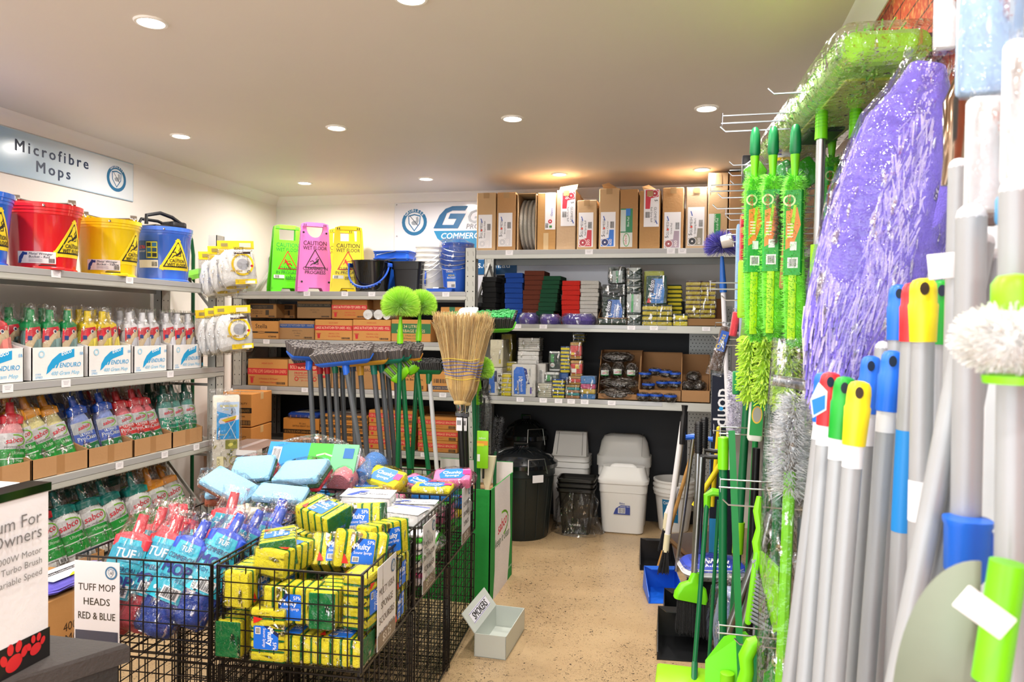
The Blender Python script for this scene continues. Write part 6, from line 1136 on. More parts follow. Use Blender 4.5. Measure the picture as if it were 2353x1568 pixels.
pail_mesh([(0, .095, .07, .02), (.29, .12, .09, .025), (.30, .13, .1, .03), (.315, .13, .1, .03)], mat('#15130f', 'plastic')).build('tub_body', t)
panel(t, [tx(.0, .06, .022, 'Oates', '#d8d4d0', b=.02)], T(0, -.076, 0) @ RX(-4) @ FRONT, 'printed_logo', None, 'print', .004)
dup(t, 'second black tub nested in the wrapped stack', (-.755, 5.21, .035)); dup(t, 'top black tub nested in the wrapped stack', (-.752, 5.21, .07))
fm = film_shell([(0, .19, .14), (.03, .17, .13), (.12, .15, .12), (.22, .15, .125), (.3, .1, .11), (.34, .05, .06)], 22, 11, .12)
tag(fm.build('plastic_bag', None, 0), 'loose clear plastic bag crumpled around the black tubs', 'plastic bag', (-.75, 5.2, .002))
hb = thing('bucket', 'lowest of the nested white OATES buckets at the right of the bins', 'bucket', (-.085, 5.46, 0), 0, 'nested white buckets'); MB().lathe([(.1, 0), (.104, .006), (.135, .26), (.145, .262), (.148, .285), (.152, .287), (.152, .30), (.14, .30), (.105, .012), (1e-5, .01)], WB, 36).build('bucket_body', hb)
panel(hb, [('p', [(-.055, .09), (.055, .075), (.06, .24), (-.06, .24)], '#1c6f9c'), tx(-.01, .205, .022, 'OATES', '#e8ecee', w=.08, b=.01), tx(.01, .18, .02, 'CLEAN', '#c0dce8', w=.07), tx(.01, .155, .012, '10 litre', '#e8a838'), tx(.01, .138, .012, 'Handy Bucket', '#e8a838', w=.08)], RZ(-12), 'printed_label', cylw(.104, .135, .26))
dup(hb, 'middle of the nested white OATES buckets at the right of the bins', (-.085, 5.46, .035)); dup(hb, 'top of the nested white OATES buckets at the right of the bins', (-.083, 5.46, .07))
t = thing('door_mat', 'dark brown coir mat leaning on the floor right of the white bin', 'mat', (-.0, 5.02, 0), 8); MB().rbox(-.13, .3, -.3, .3, 0, .018, .006, mat('#4a2a16', 'fibre'), RY(-6)).build('mat_body', t)
# ------------------------------------------------------------------ brooms and the cardboard stands
def capsule(mb, P, r, m, n=10): mb.tube(P, r, m, n)
def fuzz(mb, pts, rad, n, ln, mats_, w=.0014, seed=1, flat=1.0, tip=1.0):
    """short fibres standing off a path; rad = radius per point"""
    r = random.Random(seed); pts = [Vector(p) for p in pts]
    for i in range(n):
        t = r.uniform(0, len(pts)-1.001); k = int(t); f = t-k; c = pts[k].lerp(pts[k+1], f); R = rad[k]+(rad[k+1]-rad[k])*f
        d = (pts[k+1]-pts[k]).normalized(); u = d.orthogonal().normalized(); v = d.cross(u); a = r.uniform(0, 2*PI)
        o = u*math.cos(a)+v*math.sin(a)*flat; o = (o+d*r.uniform(-.5, .5)).normalized(); s = o.orthogonal().normalized()*w
        b = c+o*R*.75; e = c+o*(R+ln*r.uniform(.3, 1))
        mb.add([b-s, b+s, e], [(0, 1, 2)], mats_[i % len(mats_)])
    return mb
def ballfuzz(mb, c, R, n, mats_, w=.0016, seed=1, squash=1.0, cut=-.75):
    r = random.Random(seed); c = Vector(c)
    for i in range(n):
        while True:
            o = Vector((r.gauss(0, 1), r.gauss(0, 1), r.gauss(0, 1))).normalized()
            if o.z > cut: break
        s = o.orthogonal().normalized(); s.rotate(Matrix.Rotation(r.uniform(0, 6.28), 3, o)); s *= w; q = R*r.uniform(.88, 1.03); e = Vector((o.x*q, o.y*q, o.z*q*squash))
        b = Vector((o.x, o.y, o.z*squash))*R*.3; mb.add([c+b-s*.6, c+b+s*.6, c+e+s*.5, c+e-s*.5], [(0, 1, 2, 3)], mats_[i % len(mats_)])
    return mb
LIME, LIME2, DGRN, SGRN = '#7fd412', '#a6e830', '#0b6a3c', '#12803c'
def down(a, b, z=0.0):   # extend the line from a through b to height z
    a, b = Vector(a), Vector(b); return a+(b-a)*((z-a.z)/(b.z-a.z))
def standing(name, label, cat, A, B, zb=.02):
    base = down(A, B, zb); t = thing(name, label, cat, tuple(base)); return t, Vector(A)-base, base
def broom(label, top, mid, Y, col, hl=.30, rz=10, roll=0, tuft='#6a625e', pole='#565a5e', zb=.25, pr=.0145, hw=.085, hh=.06, off=0.0, Ym=None, edge=None):
    A = atY(*top, Y); B = atY(*mid, Ym or Y); t, a, base = standing('broom', label, 'broom', A, B, zb)
    MB().tube([(0, 0, 0), a], pr, mat(pole, 'plastic'), 12).build('handle', t)
    M = Matrix.Translation(a) @ RZ(rz) @ RY(roll); mb = MB(); m = mat(col, 'plastic'); M2 = M @ RX(20)
    mb.lathe([(pr+.003, -.06), (pr+.006, -.01), (pr+.004, .02)], m, 14, M); mb.loft([(0, hl*.42, hw*.3, .01), (.012, hl*.47, hw*.42, .012), (.024, hl*.5, hw*.5, .012), (.03, hl*.5, hw*.5, .012)], m, 4, M2 @ T(off, 0, .0)); mb.build('broom_head', t)
    mb = MB(); r = random.Random(len(label)); ms = [mat(tuft, 'fibre'), mat('#575050', 'fibre')] if tuft == '#6a625e' else [mat(tuft, 'fibre')]
    nx = int(hl/.0108); ny = max(5, int(hw/.0105))
    for i in range(nx):
        for j in range(ny):
            x = off-hl*.47+hl*.94*i/(nx-1); y = -hw*.42+hw*.84*j/(ny-1); k = 1+.38*abs(2*i/(nx-1)-1)**2
            mb.tube([(x, y, .028), ((x-off)*1.09+off+r.uniform(-.003, .003), y*1.5+r.uniform(-.003, .003), .03+hh*r.uniform(.93, 1.05)*(1 if abs(2*i/(nx-1)-1) < .95 else .9)*(.9 if edge and j in (0, ny-1) else 1))], [.0046, .0072], ms[(i+j) % len(ms)] if not edge or 0 < j < ny-1 and 0 < i < nx-1 else mat(edge, 'fibre'), 5, M=M2)
    mb.build('bristles', t, 0); return t
BB = '#2468d8'
YG = 3.80
broom('grey bristled broom with a blue socket at the left end of the broom row', (711, 826), (722, 1045), YG, BB, .27, 60, 4, off=0)
broom('wide grey bristled broom with a blue head in front of the broom row', (794, 836), (828, 1040), YG-.12, BB, .31, 8, -7)
broom('grey broom with a red socket, first right of the leftmost blue one', (734, 836), (747, 1040), YG+.12, '#b8202a', .28, 20, -5); broom('grey broom with a red socket, second of the two red ones', (751, 836), (764, 1040), YG+.16, '#b8202a', .28, 15, -5)
broom('grey broom with a dark green socket behind the wide blue headed one', (769, 834), (779, 1040), YG+.14, '#0e6a4a', .28, 12, -5); broom('grey broom with a black green socket, middle of the row', (785, 832), (793, 1040), YG+.2, '#14463a', .28, 8, -4); broom('grey broom with a plain grey socket behind the blue headed one', (810, 830), (817, 1040), YG+.24, '#3a4a6a', .28, 8, -4)
broom('grey broom with a mustard yellow head right of the wide blue one', (827, 838), (843, 1040), YG+.0, '#d8a030', .30, 8, -6, off=.02); broom('grey broom with a teal head, left of the two beside the yellow one', (858, 836), (877, 1040), YG+.04, '#0f7a66', .30, 8, -6, off=.03); broom('grey broom with a teal head, right of the two beside the yellow one', (876, 832), (893, 1040), YG+.1, '#0f7a66', .30, 8, -6, off=.03)
broom('grey broom with an orange yellow head nearest the lime dusters', (889, 834), (906, 1045), YG+.16, '#d89028', .30, 8, -5, off=.06)
broom('dark grey broom at the right end of the row, just behind the lime duster pole', (910, 850), (917, 1045), YG+.2, '#3a4048', .22, 10, -3, off=.0)
def stand(label, X0, X1, Y0, Y1, h, sides):
    t = thing('broom_stand', label, 'display stand', ((X0+X1)/2, Y0, 0)); w = X1-X0; d = Y1-Y0; mb = MB(); g = mat('#168a34', 'card'); wt = mat('#e3dedd', 'card'); th = .006
    mb.box(-w/2, w/2, 0, th, 0, h, g); mb.box(-w/2, w/2, d-th, d, 0, h+.06, g); mb.box(-w/2, w/2, d-th-.001, d-th, .02, h+.058, wt); mb.box(-w/2, -w/2+th, 0, d, 0, h, g); mb.box(w/2-th, w/2, 0, d, 0, h, g); mb.box(w/2-th-.001, w/2-th, th, d-th, .02, h-.003, wt); mb.build('stand_body', t, 0)
    mb = MB(); k = mat('#a8845c', 'card'); mb.box(-w/2+th, w/2-th-.001, th, d-th-.001, h-.075, h-.07, k)
    for i in range(5):
        for j in range(4): mb.lathe([(1e-4, 0), (.02, 0)], mat('#241a12', 'card'), 12, T(-w*.4+w*.2*i, d*.14+d*.24*j, h-.0692), False)
    mb.build('holed_insert', t, 0)
    if sides:
        e = [('p', [(d*.14, 0), (d*.78, 0), (d*.9, h*.4), (d*.86, h*.75), (d*.84, h), (d*.16, h), (d*.2, h*.6), (d*.2, h*.25)], '#e6e0df')]+sabco(d*.52, h*.56, d*.5)+[tx(d*.52, h*.44, .045, 'keep it clean', '#145a2a', s=.1, w=d*.62), tx(d*.88, h*.1, .018, 'sabco.com.au', '#d8e8d8', w=d*.2)]
        panel(t, e, T(w/2, 0, 0) @ RZ(90) @ FRONT, 'printed_side', None, 'card')
    return t
stand('green and white cardboard sabco stand holding brooms and dusters', -1.43, -.985, 3.70, 4.2, .60, 1); stand('second cardboard broom stand behind the baskets holding the grey brooms', -2.05, -1.46, 3.58, 4.08, .56, 0)
def cobweb(label, c, R, Y, mid, cols=(LIME2, '#b4ee3c', '#ccf85c'), zb=.3, sleeve=(LIME, .13), pole=DGRN, core=LIME2, squash=.96, n=8000, Ym=None, low=True):
    C = atY(*c, Y); B = atY(*mid, Ym or Y); nb = C+(B-C).normalized()*R*.55; base = down(C, B, zb); t = thing('cobweb_duster', label, 'duster', tuple(base)); q = lambda v: Vector(v)-base
    d = (B-C).normalized(); s1 = nb+d*sleeve[1]
    MB().tube([q(s1-d*.005), (0, 0, 0)], .0125, mat(pole, 'plastic'), 12).build('handle', t)
    MB().tube([q(nb), q(nb+d*.04), q(s1-d*.03), q(s1-d*.03), q(s1+d*.02)], [.008, .011, .0155, .018, .017], mat(sleeve[0], 'plastic'), 14).build('socket', t)
    if low: MB().tube([q(down(C, B, .62)), q(down(C, B, .53))], .0165, mat(LIME, 'plastic'), 12).build('grip', t)
    mb = MB(); mb.ball(R*.42, mat(core, 'fibre'), 14, 8, Matrix.Translation(q(C)) @ S(1, 1, squash)); ballfuzz(mb, q(C), R, n, [mat(k, 'fibre') for k in cols], .0008, int(c[0]), squash, -.62); mb.build('duster_head', t, 0); return t
cobweb('large lime cobweb duster in front, left of the straw broom', (921, 702), .112, 3.86, (914, 1060)); cobweb('second lime cobweb duster just behind the large one', (966, 702), .098, 4.02, (947, 1060)); cobweb('lime duster half hidden on the right of the straw broom', (1102, 850), .085, 4.0, (1099, 1100), low=False)
def angled(label, c, mid, Y):
    A = atY(*c, Y); B = atY(*mid, Y); t, a, base = standing('angled_broom', label, 'broom', A, B, .3)
    MB().tube([(0, 0, 0), a], .0135, mat(DGRN, 'plastic'), 12).build('handle', t); M = Matrix.Translation(a) @ RZ(20) @ RY(-42)
    MB().loft([(-.01, .02, .018, .01), (.0, .05, .03, .02), (.03, .06, .038, .02), (.04, .058, .036, .02)], mat(LIME, 'plastic'), 4, M).build('broom_head', t)
    mb = MB(); r = random.Random(4)
    for i in range(10):
        for j in range(5): mb.tube([(-.05+.011*i, -.028+.014*j, .035), (-.056+.0125*i, -.034+.017*j, .1+r.uniform(-.004, .004))], [.004, .0065], mat('#8ad030' if (i+j) % 3 else '#8a8e86', 'fibre'), 5, M=M)
    mb.build('bristles', t, 0)
angled('small angled lime broom with grey tips, left of the pair under the dusters', (926, 868), (940, 1070), 3.92); angled('small angled lime broom, right of the pair under the dusters', (958, 850), (984, 1075), 3.98)
t = broom('black bristled broom with a green base on a pale pole left of the straw broom', (986, 858), (1004, 1080), 4.0, '#0d6a3a', .16, 5, 0, '#1c1c1c', '#d8dadc', .3, .0125, .05, .05)
broom('wide green bristled broom with black edges and a lime block behind the straw broom', (1085, 762), (1094, 1080), 4.12, '#5fd024', .45, 4, -3, '#0f9a40', DGRN, .3, .013, .12, .075, .03, None, '#0c120e')
br = bpy.data.objects['broom.013'] if 0 else COL.objects[-1].parent; MB().loft([(.02, .05, .074, .02), (.115, .055, .094, .02), (.118, .05, .09, .02)], mat('#dfe6dc', 'print'), 3, Matrix.Translation(atY(1085, 762, 4.12)-Vector(br.location)) @ RZ(4) @ RY(-3) @ RX(20) @ T(-.02, 0, 0)).build('card_band', br)
def straw(label, c, mid, Y):
    A = atY(*c, Y); B = atY(*mid, Y); t, a, base = standing('straw_broom', label, 'broom', A, B, .28); M = Matrix.Translation(a)
    mb = MB(); mb.tube([(0, 0, 0), a], .0165, mat('#121212', 'plastic'), 12); mb.build('handle', t)
    mb = MB(); mb.box(-.014, .018, -.0185, -.0175, -.1, -.03, mat('#e8e6ea', 'print'), M); printed(mb, [('b', -.01, -.07, .012, -.045, '')], M @ T(0, -.0186, 0) @ FRONT); mb.build('barcode_label', t, 0)
    mb = MB(); mb.lathe([(.022, -.02), (.024, .0), (.018, .004), (.026, .04), (.026, .042)], mat('#c4c4c8', 'chrome'), 18, M); mb.lathe([(.024, -.024), (.025, -.006)], mat('#5a5c62', 'plastic'), 16, M); mb.build('metal_collar', t)
    mb = MB(); mb.lathe([(.03, .038), (.034, .044), (.034, .056), (.03, .06)], mat('#d8b878', 'fibre'), 18, M); r = random.Random(2); ms = [mat(k, 'fibre') for k in ('#d6b874', '#bf9a58', '#e2cb90', '#a8844a')]
    hs = [.04, .12, .17, .22, .3, .42, .5]; wx = [.026, .068, .08, .09, .105, .132, .15]; wy = [.024, .045, .046, .044, .04, .042, .045]
    vs = MB(); mb.loft([(h*.98, a_*.93, b_*.9, b_*.9) for h, a_, b_ in zip(hs[:-3], wx, wy)], ms[1], 6, M)
    for i in range(1500):
        q = r.uniform(0, 2*PI); rr = math.sqrt(r.uniform(.55, 1)); L = r.uniform(.46, .535); jx, jy = r.uniform(-.012, .012), r.uniform(-.012, .012); pts = []
        for h, a_, b_ in zip(hs, wx, wy):
            if h > L: break
            k = max(0, (h-.22)/.3); pts.append((a_*rr*math.cos(q)+jx*k, b_*rr*math.sin(q)+jy*k, h))
        k = 1; pts.append((wx[-1]*rr*math.cos(q)*1.02+jx*1.5, wy[-1]*rr*math.sin(q)+jy, L)); mb.tube(pts, [.0013]*(len(pts)-1)+[.0006], ms[i % 4], 3, False, M)
    mb.build('straw', t, 0)
    mb = MB()
    for h, c_ in ((.175, '#d8c030'), (.195, '#1f50b8'), (.212, '#1f50b8'), (.229, '#1f50b8'), (.246, '#1f50b8'), (.263, '#1f50b8'), (.278, '#d8c030')):
        ax = .081+(h-.17)*.2+.0015; mb.tube([(ax*math.cos(u), .0475*math.sin(u)+.001*math.sin(9*u), h+.004*math.sin(3*u+h*50)) for u in [2*PI*i/40 for i in range(40)]], .0016, mat(c_, 'fibre'), 5, M=M, closed=True)
    mb.build('stitching', t); return t
straw('large straw broom with blue stitching in front of the shelf post', (1057, 946), (1064, 1090), 3.76); straw('second straw broom hidden behind the first, its metal collar showing', (1068, 948), (1072, 1090), 3.92)
# things at the right edge of the stand
A = atY(1112, 985, 3.98); t = thing('toilet_brush', 'black round brush in a lime card pack right of the stand poles', 'brush', (A.x, A.y, A.z-.28))
mb = MB(); fuzz(mb, [(0, 0, .26), (.01, 0, .33), (.005, 0, .44), (-.01, 0, .5)], [.02, .03, .03, .012], 1400, .022, [mat('#131313', 'fibre')], .0012, 3); mb.build('brush_head', t, 0); MB().tube([(0, 0, .0), (0, 0, .45)], .006, mat('#1a1a1a', 'plastic')).build('handle', t)
MB().rbox(-.032, .034, -.03, -.02, .06, .27, .012, mat('#8ad81c', 'print')).build('card_pack', t); panel(t, [('r', -.03, .19, .032, .215, '#e8a03a'), ('r', -.03, .185, .01, .2, '#e8d030'), tx(0, .225, .012, 'sabco', '#f0f0f0', w=.04), ('r', -.028, .1, -.012, .14, '#e8ece0')], T(0, -.03, 0) @ FRONT)
A = atY(1120, 1100, 4.02); t = thing('dustpan', 'cream plastic dustpan standing at the right of the broom stand', 'dustpan', (A.x, A.y, .4)); mb = MB(); mb.loft([(.0, .012, .01, .006), (.14, .014, .012, .006), (.2, .03, .014, .008), (.32, .05, .016, .01)], mat('#d9d2b4', 'plastic')); mb.build('pan', t)
A = atY(1138, 1010, 4.1); t = thing('hand_broom', 'black hand broom head poking out right of the lime card pack', 'brush', (A.x, A.y, A.z-.12)); mb = MB(); fuzz(mb, [(-.0, 0, .02), (.02, 0, .24)], [.012, .022], 1200, .02, [mat('#15161a', 'fibre')], .0012, 6, .6); mb.build('bristles', t, 0); MB().tube([(0, 0, -.4), (.0, 0, .05)], .01, mat(DGRN, 'plastic')).build('handle', t)
# open ash box on the floor
q = atZ(1192, 1397, .1); t = thing('ash_box', 'open pale grey metal box with a SMOKERS lid beside the wire baskets', 'box', (-.893, 3.107, 0), -1); L_ = q.y-3.107; m = mat('#c9cfc8', 'enamel'); mb = MB(); w, h = .144, .102
mb.box(0, w, 0, .003, 0, h, m); mb.box(0, w, L_-.003, L_, 0, h, m); mb.box(0, .003, 0, L_, 0, h, m); mb.box(w-.003, w, 0, L_, 0, h, m); mb.box(0, w, 0, L_, 0, .003, m); mb.build('box_body', t, 0)
l = MB().box(0, .1, 0, L_, -.002, .002, m).build('hinged_lid', t, 0); l.matrix_local = T(.001, 0, h) @ RY(-128)
printed(MB(), [('r', L_*.14, .025, L_*.86, .075, '#e4e2ea'), ('r', L_*.14, .07, L_*.86, .072, '#5a4a9a'), ('r', L_*.14, .028, L_*.86, .03, '#5a4a9a'), tx(L_*.5, .034, .032, 'SMOKERS', '#17151a', b=.03, w=L_*.66)], RZ(90) @ T(0, -.1, .0022) if 0 else T(0, 0, -.0022) @ Matrix(((0, 1, 0, 0), (1, 0, 0, 0), (0, 0, -1, 0), (0, 0, 0, 1)))).build('printed_label', l, 0)

# ------------------------------------------------------------------ left foreground
DK = mat('#3f3b39', 'rough')
t = thing('counter', 'dark grey counter top in the near left corner', 'counter', (-1.121, 1.308, 0)); P = [(0, 0), (-.24, -.50), (-.9, -.5), (-.9, -.03)]
mb = MB(); mb.add([(x, y, .74) for x, y in P]+[(x, y, .772) for x, y in P]+[(x*.985-.006, y-.006 if y < 0 else y-.006, .78) for x, y in P], [(0, 1, 2, 3), (11, 10, 9, 8)]+[(i+4*k, i+4*k+4, (i+1) % 4+4*k+4, (i+1) % 4+4*k) for k in range(2) for i in range(4)], DK); mb.build('counter_top', t, 0)
MB().add([(x*.97-.012, y-.02, z) for z in (0, .74) for x, y in P], [(0, 1, 2, 3), (7, 6, 5, 4)]+[(i, i+4, (i+1) % 4+4, (i+1) % 4) for i in range(4)], mat('#2a2827', 'rough')).build('counter_front', t, 0)
A = atZ(114, 1506, .781); B = atZ(2, 1566, .781); dv = (B-A).normalized(); bw = .42; O = A+dv*bw; ang = math.degrees(math.atan2(-dv.y, -dv.x)); hb = atY(113, 1112, A.y).z-.781
t = thing('vacuum_box', 'white vacuum cleaner box with red paw prints on the near left counter', 'box', (O.x, O.y, .7805), ang)
MB().rbox(0, bw, 0, .16, 0, hb, .004, mat('#e6e9ee', 'card'), None, 1).build('box_body', t, 30)
mb = MB(); sv_ = mat('#8a8078', 'chrome'); mb.box(-.002, bw+.002, -.002, .05, hb-.012, hb+.004, sv_); mb.build('silver_tape', t, 0)
e = [('p', [(0, 0), (bw, 0), (bw, hb*.17), (0, hb*.17)], '#1a1718')]
for px, py, s in ((bw*.80, hb*.075, .024), (bw*.915, hb*.095, .017)):
    e += [('e', px, py-.004, s*.8, s*.62, 20, '#d42a30')]+[('e', px+s*ox, py+s*oy, s*.3, s*.46, rt, '#d42a30') for ox, oy, rt in ((-.95, .35, 20), (-.35, 1.0, 5), (.4, 1.0, -10), (.95, .4, -25))]
for y, h_, s_ in ((.80, .024, 'Vacuum For'), (.715, .024, 'Pet Owners'), (.625, .0125, 'Your 2000W Motor'), (.565, .0125, 'Turbo Brush'), (.50, .0125, 'Variable Speed')): e.append(tx(bw*.945, hb*y, h_, s_, '#77777a', a='r', w=bw*.6))
panel(t, e, FRONT, 'printed_front')
# ------------------------------------------------------------------ right wall display
PX = .53; ST = mat('#c6cacf', 'steel'); ALU = mat('#b4b8bb', 'steel'); ALW = mat('#a3a6a9', 'enamel')
t = thing('pegboard_panel', 'black perforated display panel on the right wall behind the lime dusters', 'display panel', (PX, 1.97, 0))
mb = MB(); bk_ = mat('#1b1614', 'gloss'); mb.box(0, .02, 0, 2.75, .12, 2.14, bk_); mb.build('panel_sheet', t, 0)
mb = MB()
for i in range(60):
    for j in range(44): mb.add([(-.0006, .03+i*.045-.006, .2+j*.044), (-.0006, .03+i*.045+.006, .2+j*.044), (-.0006, .03+i*.045+.006, .2+j*.044+.018), (-.0006, .03+i*.045-.006, .2+j*.044+.018)], [(0, 1, 2, 3)], mat('#050505', 'paint'))
mb.build('slots', t, 0)
mb = MB(); mb.rbox(-.04, .02, -.05, 0, 0, 2.15, .003, mat('#5a646c', 'enamel'), None, 1); mb.rbox(-.03, .02, 2.75, 2.79, 0, 2.15, .003, mat('#5a646c', 'enamel'), None, 1); mb.build('end_post', t, 30)
t = thing('slat_panel', 'pale grey slatted display panel at the near right edge', 'display panel', (PX, .45, 0)); mb = MB()
for j in range(17): mb.box(0, .02, 0, 1.42, .1+j*.11, .1+j*.11+.103, mat('#b9bfc2', 'enamel'))
mb.box(.012, .025, 0, 1.42, .1, 1.97, mat('#3a3c3e', 'enamel')); mb.build('slats', t, 0); MB().rbox(-.035, .02, .98, 1.02, 0, 2.48, .003, mat('#e6e8ea', 'enamel'), None, 1).build('support_post', t, 30)
def hook(label, tip, Y, double=True, ticket=True, up=.014):
    """wire display hook from the panel to a tip seen at pixel tip"""
    P = atY(*tip, Y); t = thing('display_hook', label, 'hook', tuple(P), 0, None); L = PX-P.x; mb = MB()
    mb.tube([(-.004, 0, up), (.012, 0, 0), (L, 0, 0)], .0028, ST, 6)
    if double: mb.tube([(0, 0, .024), (L, 0, .024)], .0024, ST, 6)
    mb.box(L-.004, L, -.015, .015, -.02, .04, ST); mb.build('hook_wire', t)
    if ticket:
        mb = MB(); mb.box(-.003, -.001, -.028, .028, -.012, .028, mat('#f0f0f4', 'acrylic')); mb.box(-.0008, 0, -.026, .026, -.01, .026, mat('#ece9ee', 'print')); mb.build('ticket', t, 0)
    return t
for i, (tip, Y, d, k) in enumerate(((( 1768, 216), 2.2, False, False), ((1658, 303), 2.45, False, False), ((1660, 284), 2.47, True, True), ((1678, 380), 3.3, False, False), ((1676, 404), 3.5, True, False), ((1680, 424), 3.2, False, False), ((1634, 440), 3.05, True, True), ((1652, 455), 2.95, False, False), ((1640, 480), 2.9, False, False), ((1668, 492), 3.3, True, True), ((1672, 506), 3.25, False, False), ((1670, 540), 3.5, True, True), ((1678, 556), 3.45, False, False), ((1632, 665), 2.9, True, True), ((1660, 690), 2.85, False, False), ((1640, 779), 3.4, False, False), ((1650, 793), 3.38, False, False), ((1748, 955), 2.75, True, False), ((1655, 997), 2.7, True, True), ((1655, 1120), 2.35, True, True), ((1664, 1160), 2.3, False, False), ((1652, 1455), 2.3, True, True), ((1690, 1480), 2.32, False, False), ((1640, 990), 3.3, False, True))):
    hook('chrome wire display hook, %s from the top on the right wall' % ('first', 'second', 'third', 'fourth', 'fifth', 'sixth', 'seventh', 'eighth', 'ninth', 'tenth', 'eleventh', 'twelfth', '13th', '14th', '15th', '16th', '17th', '18th', '20th', '21st', '22nd', '23rd', 'last', '19th')[i], tip, Y, d, k, .016 if not k else .0)
# green dust mop lying over the top
t = thing('dust_mop', 'very large lime dust mop in clear film lying above the hand dusters', 'mop', (.425, 1.83, 2.10)); mb = MB()
secs = [(0, .06, .02, .02), (.02, .095, .035, .03), (.1, .105, .048, .04), (.6, .1, .048, .04), (1.15, .1, .045, .04), (1.2, .07, .02, .02)]
M_ = Matrix(((1, 0, 0, 0), (0, 0, 1, 0), (0, 1, 0, 0), (0, 0, 0, 1))); Mm = RZ(3.5) @ RX(1.5) @ M_
mb.loft(secs, mat('#9ade3a', 'fibre'), 6, Mm); r = random.Random(5)
for i in range(1200):
    z = r.uniform(.02, 1.18); a = r.uniform(0, 2*PI); hx, hy = .1, .046; b = Vector((hx*math.cos(a), hy*math.sin(a), z)); e = b+Vector((.012*math.cos(a), .012*math.sin(a), r.uniform(-.05, .05))); mb.tube([b*1, (b+e)/2+Vector((0, .002, 0)), e], .0022, mat(('#8fe038', '#6fcc28', '#b4ec58')[i % 3], 'fibre'), 3, False, Mm)
mb.build('mop_fringe', t, 0)
MB().loft([(.1, .065, .004, .003), (1.1, .065, .004, .003)], mat('#c4d440', 'cloth'), 2, Mm @ T(0, -.05, 0)).build('backing', t, 0); MB().loft([(.56, .05, .012, .01), (.74, .05, .012, .01)], mat('#16241c', 'plastic'), 3, Mm @ T(0, -.056, 0)).build('frame_socket', t, 0)
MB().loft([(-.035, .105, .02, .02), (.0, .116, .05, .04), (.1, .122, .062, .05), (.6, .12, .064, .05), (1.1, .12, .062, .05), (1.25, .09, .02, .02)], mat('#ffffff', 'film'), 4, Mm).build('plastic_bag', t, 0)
# aluminium poles with lime grips
def grip_pole(label, top, mid, Y, zlow, sleeve=None, tag_=False):
    A = atY(*top, Y); B = atY(*mid, Y); E = down(A, B, zlow); t = thing('mop_pole', label, 'pole', tuple(E)); q = lambda v: Vector(v)-E; d = (B-A).normalized()
    MB().tube([q(A+d*.12), (0, 0, 0)], .0125, ALU, 16).build('aluminium_tube', t)
    mb = MB(); mb.tube([q(A), q(A+d*.01), q(A+d*.03), q(A+d*.11), q(A+d*.13)], [.012, .016, .0155, .0165, .0172], mat('#6fcf12', 'plastic'), 16)
    for k in range(7): mb.tube([q(A+d*(.04+.009*k)), q(A+d*(.043+.009*k))], .0172, mat('#62c010', 'plastic'), 16)
    mb.build('grip', t)
    if sleeve:
        a, b = sleeve; MB().tube([q(A+d*a), q(A+d*b)], .019, mat('#8ad812', 'plastic'), 16).build('foam_sleeve', t)
        MB().lathe([(.024, 0), (.028, .03), (.027, .2), (.034, .3), (.03, .36)], mat('#d8d8d0', 'print'), 14, Matrix.Translation(q(A+d*(b+.38))) , False).build('paper_wrap', t) if tag_ else None
    return t
grip_pole('aluminium pole with a lime grip and lime sleeve hanging left on the top hook', (1890, 212), (1872, 800), 2.2, .95, (.42, .57), True); grip_pole('aluminium pole with a lime grip hanging right on the top hook', (1968, 208), (1960, 480), 2.2, 1.2)
